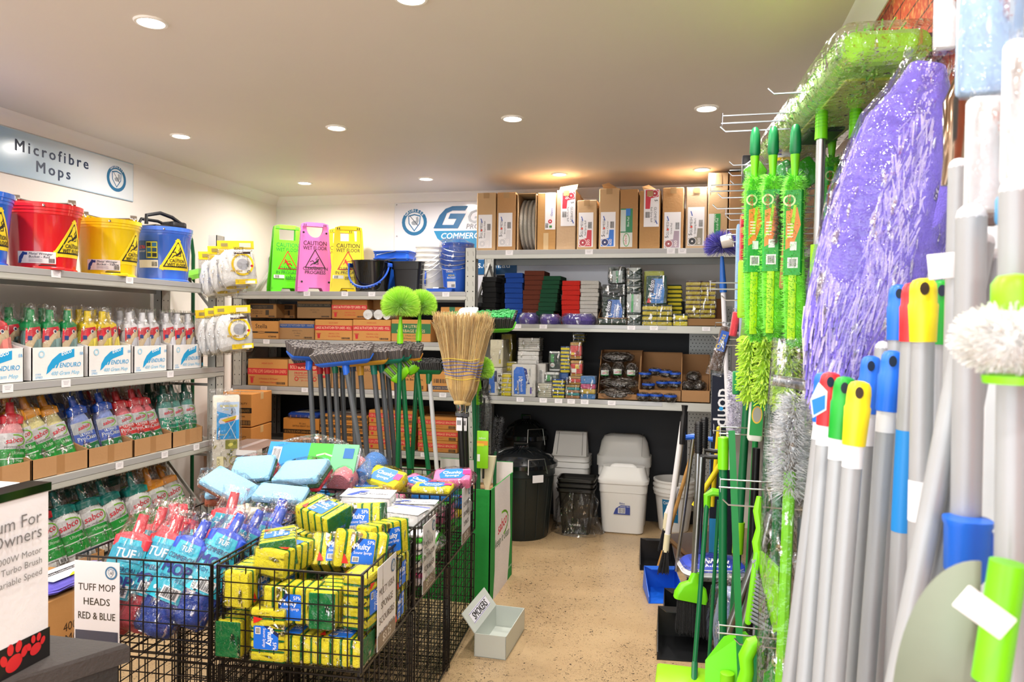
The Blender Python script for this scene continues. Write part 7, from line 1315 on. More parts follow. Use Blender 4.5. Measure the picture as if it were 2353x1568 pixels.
# lime flexible dusters
def flexi(label, top, Y, L=.64, rz=0, back=False):
    P = atY(*top, Y); t = thing('hand_duster', label, 'duster', (P.x, P.y, P.z-L), rz, 'flexible lime dusters'); z = lambda f: L*(1-f)
    mb = MB(); mb.tube([(0, 0, z(.135)), (0, 0, z(.12)), (0, 0, z(.04)), (0, 0, z(.01)), (0, 0, z(0))], [.012, .0165, .015, .011, .006], mat('#0d7a44', 'plastic'), 14); mb.build('handle', t)
    MB().tube([(0, 0, z(.135)), (0, 0, z(.17)), (0, 0, z(.24))], [.0135, .012, .0085], mat('#6fd016', 'plastic'), 12).build('neck', t)
    ms = [mat(k, 'fibre') for k in ('#6fd82a', '#8ae84a', '#57c21c')]; mb = MB()
    pts = [(0, 0, z(.235)), (0, 0, z(.3)), (.0, 0, z(.5)), (.006, 0, z(.75)), (.012, 0, z(.93)), (.014, 0, z(1))]; rd = [.022, .034, .030, .034, .034, .012]
    mb.loft([(p[2], r_*.9, r_*.55, r_*.5, p[0], 0) for p, r_ in list(zip(pts, rd))[::-1]], ms[0], 4); fuzz(mb, pts, [q*1.0 for q in rd], 3000, .013, ms, .0014, int(top[0]), .62); mb.build('microfibre_pad', t, 0)
    mb = MB(); mb.rbox(-.011, .011, -.024, -.018, z(.97), z(.3), .004, mat('#b4e414', 'plastic')); mb.build('flexible_core', t)
    mb = MB(); c = mat('#1f9a34' if not back else '#26a83a', 'print'); zt, zb = z(.30), z(.68); mb.loft([(zb, .026, .024, .012), (zt, .026, .024, .012)], c, 4, caps=(0, 0)); mb.build('card_sleeve', t)
    e = [('r', -.02, zb, .02, zt, '#28a438'), ('p', [(-.02, zt-.06), (.01, zt-.05), (.02, zt-.1), (.0, zt-.16), (-.02, zt-.17)], '#f08a3a'), ('p', [(-.02, zb+.1), (.0, zb+.12), (.008, zb+.2), (.0, zb+.2), (-.01, zb+.12), (-.02, zb+.11)], '#a6e024'), ('o', -.012, zt-.03, .012, .017, '#d8f0b0'), tx(-.008, zt-.035, .013, 'sabco', '#d02838', r=90, s=.2), ('r', -.014, zb+.02, .014, zb+.05, '#eef0ee'), ('b', -.01, zb+.024, .01, zb+.046, ''), ('r', -.008, zb+.07, .01, zb+.095, '#dce8e0')]+[('r', -.016, zt-.1-.009*k, .0, zt-.096-.009*k, '#f8e0c0') for k in range(5)]
    panel(t, e, T(0, -.0243, 0) @ FRONT, 'printed_card')
    return t
flexi('lime hand duster with a dark green handle, leftmost on the upper hook', (1736, 293), 2.42, .66, 8); flexi('lime hand duster with a dark green handle, second on the upper hook', (1778, 291), 2.36, .64, -6, True); flexi('lime hand duster with a dark green handle, third on the upper hook', (1829, 286), 2.28, .64, -10); flexi('lime hand duster behind the aluminium pole, nearest the panel', (1913, 280), 2.6, .5, 10)
# noodle dusters under them
def noodle(label, c, Y, L=.19, R=.032):
    P = atY(*c, Y); t = thing('noodle_duster', label, 'duster', (P.x, P.y, P.z-L/2), 0, 'lime noodle dusters'); mb = MB(); r = random.Random(int(c[0])); ms = [mat(k, 'fibre') for k in ('#b4e030', '#a2d024', '#c8ee52')]
    mb.loft([(0, R*.5, R*.5, R*.4), (L, R*.5, R*.5, R*.4)], mat('#8ab81c', 'fibre'), 3)
    for i in range(420):
        z = L*r.random(); a = r.uniform(0, 2*PI); o = Vector((math.cos(a), math.sin(a), r.uniform(-1.1, .2))).normalized(); b = Vector((R*.4*math.cos(a), R*.4*math.sin(a), z)); e = b+o*R*r.uniform(.7, 1.05); mb.tube([b, (b+e)/2+Vector((0, 0, .003)), e], [.0032, .0036, .0022], ms[i % 3], 4, True)
    mb.build('noodle_head', t, 50); MB().tube([(0, 0, L), (0, 0, L+.08)], .008, mat(DGRN, 'plastic')).build('handle', t); return t
noodle('yellow lime noodle duster, left of three under the hand dusters', (1723, 848), 2.62, .22, .036); noodle('yellow lime noodle duster, middle of three under the hand dusters', (1757, 850), 2.58, .22, .034); noodle('yellow lime noodle duster, right of three beside the steel tube', (1808, 862), 2.5, .2, .04)
P = atY(1802, 555, 2.3); t = thing('wooden_brush', 'wooden handled brush hanging between the lime dusters', 'brush', (P.x, P.y, P.z-.14), 0); MB().rbox(-.012, .012, -.012, .012, 0, .29, .008, mat('#a87a48', 'wood'), RY(3)).build('brush_handle', t)
mb = MB(); fuzz(mb, [(-.01, .02, .14), (-.008, .02, .28)], [.012, .012], 700, .02, [mat('#4a2c18', 'fibre')], .0012, 8); mb.build('bristles', t, 0)
for px, py, Y, w, h, c, lb in ((1735, 395, 2.75, .07, .06, '#5ab81c', 'lime packed scrubber behind the left hand duster'), (1805, 395, 2.7, .06, .07, '#2f9a3c', 'green packed scrubber behind the middle hand dusters'), (1850, 400, 2.65, .09, .09, '#3fa82a', 'green packed brush tray behind the third hand duster')):
    P = atY(px, py, Y); t = thing('packed_scrubber', lb, 'scrubber', tuple(P)); MB().rbox(-w/2, w/2, -.02, .02, -h/2, h/2, .012, mat(c, 'gloss'), RY(-35)).build('scrubber_body', t); MB().rbox(-w/2-.006, w/2+.006, -.026, .026, -h/2-.006, h/2+.01, .012, mat('#ffffff', 'film'), RY(-35)).build('plastic_wrap', t)
P = atY(1802, 358, 2.75); t = thing('packed_brush', 'white and yellow packet with purple print behind the second and third dusters', 'packet', tuple(P)); MB().rbox(-.035, .035, -.012, .012, -.02, .03, .004, mat('#e4e0e0', 'print')).build('packet', t); panel(t, [('r', -.035, -.02, .035, -.008, '#f0c81c'), ('r', -.03, .0, -.01, .025, '#6a5aa8')], T(0, -.0125, 0) @ FRONT)
P = atY(1716, 392, 3.35); t = thing('sign_holder', 'dark grey block hanging at the far end of the hooks', 'holder', tuple(P)); MB().rbox(-.02, .02, -.03, .03, -.05, .06, .004, mat('#33333a', 'plastic')).build('block', t)
# purple cobweb brush on a blue and white pole
cobweb('violet cobweb brush ring with a white band on a blue and white pole', (1658, 566), .092, 3.85, (1671, 900), ('#4038a8', '#5a50c8', '#2c2680'), .75, ('#1f64c0', .16), '#e6e4ea', '#2a2478', .9, 2600, None, False)
P = atY(1664, 556, 3.75); t = thing('card_band', 'cream card band around the violet cobweb brush', 'label', tuple(P)); MB().lathe([(.03, -.012), (.034, .04)], mat('#ddd4cc', 'card'), 20, RY(78) @ RX(10), False).build('band', t)
# hanging flat things beyond the dusters
def hang(name, label, cat, c, Y, w, h, th, col, kind='cloth', rz=0, rot=0, fz=None, strings=0):
    P = atY(*c, Y); t = thing(name, label, cat, (P.x, P.y, P.z-h/2), rz); mb = MB(); mb.loft([(0, w*.42, th*.4, th*.3), (h*.04, w*.5, th*.5, th*.4), (h*.96, w*.5, th*.5, th*.4), (h, w*.4, th*.35, th*.3)], mat(col, kind), 4, RY(rot))
    if fz: fuzz(mb, [(0, 0, .01), (0, 0, h-.01)], [w*.5, w*.5], fz[0], fz[1], [mat(k, 'fibre') for k in fz[2]], .003, 7, th/w)
    mb.build('body', t, 50); MB().tube([(0, 0, h-.01), (0, 0, h+.012), (PX-P.x, 0, h+.012)], .0022, ST, 6).build('hanging_wire', t); return t
hang('flat_mop_pad', 'grey white chenille mop pad hanging beside the dark blue box', 'mop pad', (1690, 925), 3.3, .062, .26, .05, '#b8b4c8', 'fibre', 0, 3, (1500, .012, ('#d8d4e0', '#8a86a0', '#efeef4')))
hang('flat_mop_pad', 'pale blue mop cloth hanging edge on behind the white pole', 'mop pad', (1696, 640), 3.2, .02, .44, .09, '#8ab4dc', 'cloth'); hang('flat_mop_pad', 'grey blue mop cloth next to the pale blue one', 'mop pad', (1706, 680), 3.1, .018, .42, .09, '#8f9ab8', 'cloth'); hang('flat_mop_pad', 'red mop cloth corner hanging low behind the lime packs', 'mop pad', (1684, 745), 3.15, .03, .1, .05, '#d03a44', 'fibre', 0, 8); hang('flat_mop_pad', 'upper red striped cloth behind the leftmost hand duster', 'mop pad', (1704, 560), 3.0, .012, .22, .08, '#c82c3c', 'cloth')
hang('green_pad', 'dark green pad hanging left of the noodle dusters', 'mop pad', (1692, 880), 3.0, .03, .09, .05, '#128a44', 'fibre')
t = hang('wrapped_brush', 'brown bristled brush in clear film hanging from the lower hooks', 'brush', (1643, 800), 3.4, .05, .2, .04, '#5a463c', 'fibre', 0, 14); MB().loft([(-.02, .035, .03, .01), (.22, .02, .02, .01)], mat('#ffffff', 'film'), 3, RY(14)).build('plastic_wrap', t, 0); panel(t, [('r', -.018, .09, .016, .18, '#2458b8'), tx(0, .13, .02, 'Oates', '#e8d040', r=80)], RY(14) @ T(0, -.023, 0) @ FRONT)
t = hang('green_pack', 'lime and green card pack hanging above the noodle dusters', 'pack', (1716, 770), 2.8, .06, .17, .03, '#6f9a3a', 'print', 0, 5); t = hang('green_pack', 'narrow lime pack behind the leftmost hand duster', 'pack', (1707, 665), 2.7, .035, .2, .03, '#9ad01c', 'print'); t = hang('green_pack', 'dark green card pack with a white window below the noodle dusters', 'pack', (1735, 945), 2.62, .05, .2, .04, '#dfe2dc', 'print', 0, 3); panel(t, [('r', -.02, .02, .02, .18, '#178a3c'), ('e', .0, .09, .017, .03, 0, '#d8b030'), ('e', .0, .09, .013, .025, 0, '#9a9a90')], RY(3) @ T(0, -.021, 0) @ FRONT)
# navy box
A = atY(1628, 860, 4.42); B = atY(1690, 860, 4.42); bw = (B.x-A.x)*.86; zt = A.z; t = thing('mop_box', 'tall navy blue box printed duop standing behind the dustpans', 'box', (B.x-bw/2, 4.42, 0), 0)
MB().rbox(-bw/2, bw/2, 0, .12, 0, zt, .003, mat('#141a2c', 'card'), None, 1).build('box_body', t, 30)
e = [('r', 0, 0, bw, zt*.13, '#8a9098'), ('r', 0, zt*.06, bw*.72, zt*.3, '#2a96d8'), tx(bw*.52, zt*.2, .026, 'theduop.com', '#eaf2f8', r=90, w=.2), tx(bw*.66, zt*.84, .075, 'duop', '#f0f0f2', r=90, b=.02), ('r', bw*.72, zt*.745, bw*.78, zt*.93, '#2aa0e0'), ('r', bw*.82, zt*.75, bw*.95, zt*.92, '#5a5652'), ('e', bw*.3, zt*.6, bw*.06, zt*.07, 0, '#9aa4b0'), ('c', bw*.52, zt*.585, bw*.1, '#3aa4e0'), ('c', bw*.41, zt*.835, bw*.09, '#2aa0e0')]
panel(t, e, T(-bw/2, 0, 0) @ FRONT, 'printed_front'); panel(t, [('r', .0, zt*.5, .12, zt*.72, '#2a96d8'), ('r', .1, zt*.1, .12, zt, '#c8ccd4'), tx(.05, zt*.85, .05, 'duop', '#e8e8ec', r=90)], T(-bw/2, .12, 0) @ RZ(-90) @ FRONT, 'printed_side')
# ------------------------------------------------------------------ long handled sets on the floor
def polez(t, A, B, r, m, name='pole', n=12): 
    base = Vector(t.location); return MB().tube([Vector(A)-base, Vector(B)-base], r, m, n).build(name, t)
def pan(t, c, w, d, h, col, rz=0, tilt=0):
    m = mat(col, 'plastic'); mb = MB(); M = T(*c) @ RZ(rz) @ RX(tilt); k = .35
    mb.add([(-w/2, 0, 0), (w/2, 0, 0), (w/2*.9, d, .01), (-w/2*.9, d, .01), (-w/2, -.0, .035), (w/2, 0, .035), (w/2*.85, d, h), (-w/2*.85, d, h), (w/2*.6, d*.55, h*1.1), (-w/2*.6, d*.55, h*1.1)], [(0, 3, 2, 1), (2, 3, 7, 6), (1, 2, 6, 5), (3, 0, 4, 7), (7, 9, 8, 6)], m, M)
    o = mb.build('pan', t, 0); s = o.modifiers.new('thickness', 'SOLIDIFY'); s.thickness = .004; return o
# blue lobby pan
Y = 4.05; A = atY(1593, 1008, Y); q = atZ(1530, 1380, 0); t = thing('lobby_dustpan', 'blue long handled dustpan with a blue grip at the aisle edge', 'dustpan', (q.x, q.y, 0)); b = Vector(t.location)
pan(t, (0.01, -.05, 0), .2, .22, .13, '#1663d8', 14); polez(t, A, (q.x+.05, q.y+.1, .13), .011, ALU, 'handle_tube'); MB().tube([A-b+Vector((-.055, 0, .0)), A-b+Vector((0, 0, .01)), A-b+Vector((.09, -.0, .0)), A-b+Vector((.1, 0, 0))], [.014, .016, .012, .016], mat('#1c6ae0', 'plastic')).build('grip', t)
for i, (p0, p1, p2, Yy, lb) in enumerate((((1569, 970), (1534, 1228), (1524, 1318), 4.0, 'white handled lobby broom with black bristles clipped over the blue dustpan'), ((1556, 1120), (1533, 1180), (1524, 1265), 4.25, 'second cream socketed broom behind the white handled one'))):
    A = atY(*p0, Yy); B = atY(*p1, Yy); C = atY(*p2, Yy); t = thing('lobby_broom', lb, 'broom', tuple(C)); polez(t, A, B, .0145, mat('#e2e0e2', 'plastic'), 'handle')
    polez(t, B, B+(C-B)*.45, .017, mat('#e0d8b4', 'plastic'), 'socket'); mb = MB(); b = B+(C-B)*.45-C; r = random.Random(1)
    for k in range(80): x, y = r.uniform(-.016, .016), r.uniform(-.016, .016); mb.tube([b+Vector((x*.8, y*.8, .01)), Vector((x*1.9, y*1.9, r.uniform(-.0, .012)))], .0022, mat('#101012', 'fibre'), 4)
    mb.build('bristles', t, 0)
A = atY(1571, 995, 3.99); t = thing('lobby_dustpan', 'black handled lobby dustpan behind the blue one', 'dustpan', tuple(atZ(1520, 1320, 0).xyz)); b = Vector(t.location); pan(t, (-.02, .05, 0), .22, .2, .14, '#17171a', 8); polez(t, A, b+Vector((.03, .24, .12)), .011, ALU, 'handle_tube'); MB().tube([A-b+Vector((-.008, 0, -.06)), A-b+Vector((.0, 0, .08)), A-b+Vector((.002, 0, .1)), A-b+Vector((.003, 0, .145))], [.016, .017, .011, .017], mat('#141416', 'plastic')).build('grip', t)
# black lobby pans nearer with grey tubes, and lime broom
Y = 3.55
for k, (p0, Yy, bx, lb) in enumerate((((1606, 968), 3.55, (1590, 1535), 'black lobby dustpan with a ribbed black grip, nearer of two in the aisle row'), ((1619, 958), 3.7, (1600, 1480), 'black lobby dustpan with a ribbed black grip, farther of two in the aisle row'))):
    A = atY(*p0, Yy); q = atZ(*bx, 0); t = thing('lobby_dustpan', lb, 'dustpan', (q.x, q.y, 0)); b = Vector(t.location); pan(t, (-.03, .05, 0), .24, .24, .15, '#131416', 6); polez(t, A+Vector((0, 0, -.14)), b+Vector((.0, .28, .14)), .0125, ALU, 'handle_tube')
    mb = MB(); mb.tube([A-b+Vector((0, 0, -.15)), A-b+Vector((0, 0, -.01)), A-b], [.017, .0185, .012], mat('#151517', 'plastic'), 14)
    for j in range(12): mb.tube([A-b+Vector((0, 0, -.14+.011*j)), A-b+Vector((0, 0, -.135+.011*j))], .0195, mat('#1d1d20', 'plastic'), 14)
    mb.tube([A-b+Vector((0, 0, -.16)), A-b+Vector((.05, 0, -.165)), A-b+Vector((.11, -.01, -.16))], .011, mat('#151517', 'plastic')); mb.build('grip', t)
A = atY(1612, 1050, 3.45); B = atY(1594, 1338, 3.45); C = atY(1585, 1455, 3.42); t = thing('lobby_broom', 'lime headed broom with long black bristles on a grey tube', 'broom', tuple(C)); polez(t, A, B, .013, ALU, 'handle_tube'); mb = MB(); o = B-C
mb.loft([(-.085, .075, .026, .015), (-.06, .075, .028, .018), (-.02, .06, .026, .02), (.0, .026, .02, .018), (.045, .017, .017, .016)], mat('#78dc10', 'plastic'), 5, Matrix.Translation(o) @ RZ(12) @ RY(10)); mb.build('broom_head', t)
mb = MB(); r = random.Random(2)
for k in range(420): x, y = r.uniform(-.07, .07), r.uniform(-.022, .022); a = o+Vector((x, y+x*.2, -.075-x*.15)); mb.tube([a, a+Vector((x*.12, y*.3, -.16+r.uniform(-.01, .02)))], .0024, mat('#0c0c0d', 'fibre'), 4, False)
mb.build('bristles', t, 0)
# wooden and yellow handles
for p0, p1, Yy, r_, c, nm, lb in (((1597, 1020), (1566, 1125), 4.35, .011, '#c0904e', 'wood', 'wooden broom handle leaning behind the grey tubes'), ((1652, 985), (1640, 1120), 3.95, .012, '#ecd21c', 'plastic', 'upper yellow handle of a frame mop behind the lime grip'), ((1660, 1060), (1622, 1120), 3.9, .014, '#f0d81e', 'plastic', 'lower yellow diagonal handle behind the lime grip')):
    A = atY(*p0, Yy); B = atY(*p1, Yy); E = down(A, B, .02 if 'wood' in nm else B.z-.1); t = thing('broom_stick', lb, 'stick', tuple(E)); polez(t, A, E, r_, mat(c, nm), 'shaft'); MB().ball(r_*1.05, mat(c, nm), 10, 6, Matrix.Translation(A-E)).build('end_cap', t)
A = atZ(1493, 1195, .0); t = thing('squeegee', 'pale wooden squeegee bar lying on the floor by the door mat', 'squeegee', (-.04, 4.75, .06), 0, None, (0, math.radians(35), math.radians(60))); MB().box(-.16, .16, -.012, .012, 0, .02, mat('#d8b48c', 'wood')).build('bar', t, 0)
# lime lobby pan with a green U handle
Y = 3.05; A = atY(1625, 1150, Y); q = atZ(1562, 1560, .12); t = thing('lobby_dustpan', 'lime green long handled dustpan nearest the aisle, with a thin green handle', 'dustpan', (q.x, q.y-.02, 0)); b = Vector(t.location)
polez(t, A, (q.x+.055, q.y+.06, .16), .0095, mat(DGRN, 'plastic'), 'handle'); MB().tube([A-b+Vector((0, 0, -.03)), A-b+Vector((.0, 0, .02)), A-b+Vector((.02, 0, .035)), A-b+Vector((.075, 0, .03))], [.013, .015, .017, .013], mat('#74d410', 'plastic')).build('elbow', t)
mb = MB(); mb.rbox(-.09, .1, -.06, .12, .02, .13, .012, mat('#9ae012', 'plastic')); mb.build('pan', t); mb = MB(); printed(mb, [('r', -.075, .095, -.05, .122, '#e6e6ea'), ('b', -.073, .098, -.052, .118, ''), ('r', -.05, .095, .0, .122, '#e8d08a'), ('e', .0, .108, .02, .012, 0, '#2f8a3a')], T(0, -.061, -.0) @ FRONT); mb.build('printed_label', t, 0)
MB().tube([Vector((q.x+.055, q.y+.06, .16))-b, Vector((q.x+.05, q.y-.09, .08))-b], .012, mat(DGRN, 'plastic')).build('bracket', t)
def gpole(label, p0, p1, Y, r_, grip=None, low=None, zend=.02, col=DGRN, Ym=None, cat='pole'):
    A = atY(*p0, Y); B = atY(*p1, Ym or Y); E = down(A, B, zend); t = thing('mop_stick', label, cat, tuple(E)); polez(t, A, E, r_, mat(col, 'plastic') if isinstance(col, str) else col, 'shaft'); d = (B-A).normalized()
    if grip: MB().tube([A-E-d*.004, A-E, A+d*grip-E], [r_*.7, r_*1.25, r_*1.25], mat('#7cdc10', 'plastic'), 14).build('top_grip', t)
    if low:
        a = atY(p0[0]+(p1[0]-p0[0])*(low[0]-p0[1])/(p1[1]-p0[1]), low[0], Y); c = atY(p0[0]+(p1[0]-p0[0])*(low[1]-p0[1])/(p1[1]-p0[1]), low[1], Y); MB().tube([a-E, c-E], r_*1.35, mat('#8ad414', 'plastic'), 14).build('lower_grip', t)
    return t
gpole('green mop handle with a lime top grip, nearest the aisle', (1662, 1006), (1660, 1540), 2.8, .0155, .115); gpole('plain green handle with its tip behind the chrome hook', (1718, 900), (1698, 1215), 3.0, .0155, None, (1200, 1272), .02); gpole('green handle with a lime lower grip beside the grey diagonal pole', (1772, 905), (1757, 1215), 2.75, .0165, None, (1215, 1285), .02); gpole('green handle with a lime top grip behind the bagged brush', (1790, 1008), (1782, 1300), 2.6, .0155, .09)
gpole('thin dark green rod between the lime elbow and the big green handle', (1652, 1150), (1634, 1440), 3.1, .0075); gpole('grey aluminium pole crossing diagonally behind the dustpan set', (1752, 1240), (1655, 1500), 2.95, .016, None, None, .02, ALU); gpole('second grey diagonal pole, lower right of the first', (1772, 1180), (1708, 1440), 2.7, .0165, None, None, .02, ALU); gpole('green socketed pole behind the lime hand brush', (1768, 1400), (1745, 1520), 2.5, .02, None, None, .02); gpole('black gripped silver pole behind the green handles', (1738, 1030), (1731, 1200), 3.05, .015, None, None, .02, '#1a1a1c'); gpole('lime lower handle hanging behind the plain green handle', (1742, 900), (1728, 1150), 3.2, .012, None, None, .02, '#16843e')
# flat green handled dustpan
A = atY(1681, 990, 2.62); B = atY(1700, 1500, 2.55); t = thing('dustpan_set', 'green dustpan set with a flat green handle and a large lime pan', 'dustpan', (B.x, B.y, B.z-.14)); b = Vector(t.location); mb = MB(); a = A-b; c = B-b
mb.tube([a, c, c+(c-a)*.12], .015, mat('#12843c', 'plastic'), 4); mb.build('flat_handle', t, 0); MB().add([(-.11, -.02, .0), (.09, -.03, -.02), (.075, .02, .14), (.02, .03, .2), (-.05, .02, .18), (-.11, .0, .1)], [(0, 1, 2, 3, 4, 5)], mat('#6fe010', 'plastic')).build('pan', t, 0); t.children[-1].modifiers.new('thickness', 'SOLIDIFY').thickness = .006
mb = MB(); mb.lathe([(.021, -.02), (.023, .0), (.023, .06), (.019, .062)], mat('#84dc14', 'plastic'), 16, T(-.04, -.03, .02)); mb.build('socket', t)
# hanging lime dustpan and brush
P = atY(1745, 1150, 2.2); t = thing('dustpan_set', 'lime hand dustpan with a grey bristled brush hanging under the chrome hooks', 'dustpan', (P.x, P.y, P.z-.36), 0)
mb = MB(); mb.tube([(0, 0, .37), (-.004, 0, .33), (.004, 0, .28), (-.004, 0, .24), (.0, 0, .21)], [.008, .013, .012, .014, .013], mat('#86e014', 'plastic')); mb.build('handle', t); l = MB().add([(-.004, 0, .22), (.012, -.02, .22), (.055, -.02, .18), (.06, 0, .0), (.05, .02, -.02), (.02, .0, .1)], [(0, 1, 2, 3, 4, 5)], mat('#86e014', 'plastic')).build('pan', t, 0); l.modifiers.new('thickness', 'SOLIDIFY').thickness = .008
MB().rbox(-.034, -.016, -.012, .012, .0, .22, .008, mat('#78d410', 'plastic'), RY(6)).build('brush_back', t); mb = MB()
for i in range(16):
    for j in range(2): mb.tube([(-.022+.001*i, -.008+.016*j, .02+.0115*i), (.03-.0002*i*i, -.008+.016*j, -.005+.0125*i)], .0042, mat('#8d949a', 'fibre'), 5)
mb.build('bristles', t, 0)
P = atY(1725, 1470, 2.15); t = thing('hand_brush', 'lime hand brush with a wavy handle at the bottom right of the aisle', 'brush', (P.x, P.y, P.z-.2)); mb = MB(); mb.tube([(.02, 0, .2), (.005, 0, .19), (-.012, 0, .15), (-.008, 0, .11), (-.016, 0, .07), (-.014, 0, .02), (-.03, 0, -.05)], [.014, .02, .021, .019, .021, .022, .03], mat('#7ce012', 'plastic'), 12); mb.build('handle', t)
MB().add([(.02, .02, -.04), (.09, .02, -.04), (.09, .03, .12), (.06, .03, .14), (.02, .02, .04)], [(0, 1, 2, 3, 4)], mat('#1f9a2a', 'plastic')).build('guard', t, 0); t.children[-1].modifiers.new('thickness', 'SOLIDIFY').thickness = .006
# low things on the floor behind the handles
t = carton('black carton under the blue and white pad bag behind the handles', .16, 3.62, 0, .3, .3, .26, '#17171a', None, tape=False)
t = thing('pad_bag', 'blue and white printed bag of pads lying on the black carton', 'bag', (.13, 3.7, .262), 12); MB().loft([(0, .13, .1, .06), (.03, .16, .13, .08), (.06, .14, .12, .08), (.085, .06, .05, .04)], mat('#e4e4ea', 'print'), 5).build('bag_body', t); MB().loft([(.05, .15, .125, .08), (.066, .135, .115, .08), (.088, .06, .05, .04)], mat('#2a44b8', 'print'), 5, caps=(0, 1)).build('blue_top', t); panel(t, [('l', [(-.06+.03*k, .01-.03*j), (-.05+.03*k, .03-.03*j), (-.04+.03*k, .008-.03*j), (-.035+.03*k, .02-.03*j)], .006, '#f0f0f6') for k in range(4) for j in range(2)], T(0, -.09, .078) @ RX(38)); MB().loft([(.0, .14, .11, .06), (.05, .165, .135, .08), (.095, .06, .05, .04)], mat('#ffffff', 'film'), 4, caps=(0, 1)).build('plastic_bag', t, 0)
for k, (X, Y, Z, s, lb) in enumerate(((.24, 3.35, 0, .13, 'clear bagged blue cloths standing behind the green handles'), (.26, 3.1, 0, .12, 'second clear bagged pack with yellow print, lower behind the green handles'), (.22, 2.95, 0, .1, 'small bagged pack with a red sabco label at the bottom of the handles'))):
    t = thing('bagged_cloths', lb, 'bag', (X, Y, Z)); h = (.34, .26, .2)[k]; MB().loft([(0, s*.8, s*.7, .04), (h*.4, s*.9, s*.8, .05), (h*.9, s*.7, s*.6, .05)], mat(('#8a9cc4', '#a8a4b0', '#c8c8d0')[k], 'cloth'), 4).build('cloths', t); film_shell([(0, s, s*.9), (h*.5, s*1.1, s), (h*.95, s*.9, s*.8), (h*1.15, s*.5, s*.3)], 16, k+3, .12).build('plastic_bag', t, 0)
# bagged white brush and chrome tube
P = atY(1825, 880, 1.75); t = thing('bagged_brush', 'white bristled brush and lime handles in a long clear bag beside the coloured pole caps', 'brush', (P.x-.005, P.y, .62)); h = P.z-.62
mb = MB(); fuzz(mb, [(.0, 0, h-.24), (.0, 0, h-.14), (.01, 0, h-.03)], [.03, .034, .02], 2600, .03, [mat('#eceef0', 'fibre'), mat('#c4c8cc', 'fibre')], .0014, 9); mb.build('bristles', t, 0); MB().tube([(-.01, 0, .0), (.0, 0, h-.2)], .013, mat('#7cd816', 'plastic')).build('lime_handle', t); MB().tube([(.03, 0, .0), (.03, 0, h-.3)], .012, mat('#4a5058', 'plastic')).build('grey_handle', t)
film_shell([(-.02, .06, .04), (.1, .062, .045), (h*.5, .06, .045), (h-.2, .06, .05), (h, .05, .04), (h+.1, .045, .02)], 16, 6, .03).build('plastic_bag', t, 0)
P = atY(1776, 873, 2.0); t = thing('chrome_tube', 'short knurled steel tube sticking out between noodle duster and bag', 'tube', tuple(P)); MB().tube([(0, 0, 0), (.09, -.01, -.012), (.13, -.01, -.014), (PX-P.x, 0, -.014)], [.0145, .0145, .006, .006], mat('#9a9da0', 'steel'), 18).build('tube_body', t)
# ------------------------------------------------------------------ purple dust mop in a bag
Yp = 1.55; C0 = atY(2132, 150, Yp); C1 = atY(1958, 850, Yp); t = thing('dust_mop', 'large violet string dust mop in a clear bag hanging on the right', 'mop', tuple(C1)); d = C0-C1; L_ = d.length; tilt = math.degrees(math.atan2(d.x, d.z)); M = RY(tilt)
ms = [mat(k, 'fibre') for k in ('#a598f4', '#7868d4', '#c6bcff')]; mb = MB(); P_ = [(0, .045, .03), (.05, .07, .045), (.18, .105, .055), (.33, .107, .055), (.48, .084, .05), (L_-.06, .055, .04), (L_, .03, .02)]
mb.loft([(z, a, b, b) for z, a, b in P_], ms[1], 7, M); r = random.Random(12)
for i in range(3400):
    k = r.uniform(0, L_); j = max(q for q in range(len(P_)) if P_[q][0] <= k or q == 0); j = min(j, len(P_)-2); f = (k-P_[j][0])/max(1e-6, P_[j+1][0]-P_[j][0]); a_ = P_[j][1]+(P_[j+1][1]-P_[j][1])*f; b_ = P_[j][2]+(P_[j+1][2]-P_[j][2])*f
    u = r.uniform(PI*.95, PI*2.05); pts = []; du = r.uniform(-.28, .28)*(2.2 if i % 7 == 0 else 1); sw = -r.uniform(.05, .13)
    for s in range(5): q = u+du*s/4; w_ = 1.0+.06*math.sin(PI*s/4)+r.uniform(-.01, .01); pts.append((a_*w_*math.cos(q), b_*w_*math.sin(q), k+sw*s/4))
    mb.tube(pts, .0021, ms[i % 3], 4, False, M)
mb.build('mop_strings', t, 60)
film_shell([(-.12, .06, .02), (-.02, .085, .05), (.15, .118, .066), (.33, .12, .066), (.48, .094, .058), (L_-.05, .062, .045), (L_, .048, .035), (L_+.03, .045, .012)], 20, 8, .05).build('plastic_bag', t, 0); t.children[-1].matrix_local = M
# ------------------------------------------------------------------ coloured pole handles
def cap_pole(label, top, capb, bot, Y, col, r_=.0125, Yb=None, sticker=None):
    A = atY(*top, Y); K = atY(*capb, Y); B = atY(*bot, Yb or Y); E = down(K, B, .03); t = thing('coloured_pole', label, 'pole', tuple(E)); d = (E-K).normalized(); q = lambda v: Vector(v)-E; c = mat(col, 'plastic'); d2 = (A-K)
    MB().tube([q(K-d*.01), (0, 0, 0)], r_, ALW, 20).build('aluminium_tube', t)
    P_ = [A+d2*0-d2.normalized()*0, A-d2*.03, A-d2*.09, A-d2*.2, A-d2*.38, A-d2*.42, A-d2*.75, K]
    mb = MB(); mb.tube([q(p) for p in P_], [.005, r_*.9, r_*1.12, r_*1.2, r_*1.2, r_*1.32, r_*1.22, r_*1.16], c, 20)
    mb.build('coloured_cap', t); h = A-d2*.17; MB().lathe([(1e-4, 0), (r_*.42, 0), (r_*.42, .0008)], mat('#3a2a1a' if col == '#f6df14' else '#10233a', 'plastic'), 12, Matrix.Translation(q(h)+Vector((-.003, -r_*1.22, 0))) @ S(1, 1, 1.5) @ RX(90)).build('hang_hole', t)
    if sticker:
        a, b_, cc = sticker; u = K+d*a; v = K+d*b_; MB().tube([q(u), q(v)], r_*1.03, mat(cc, 'print'), 20, False).build('sticker', t)
        if cc != '#eceef2': pass
    return t
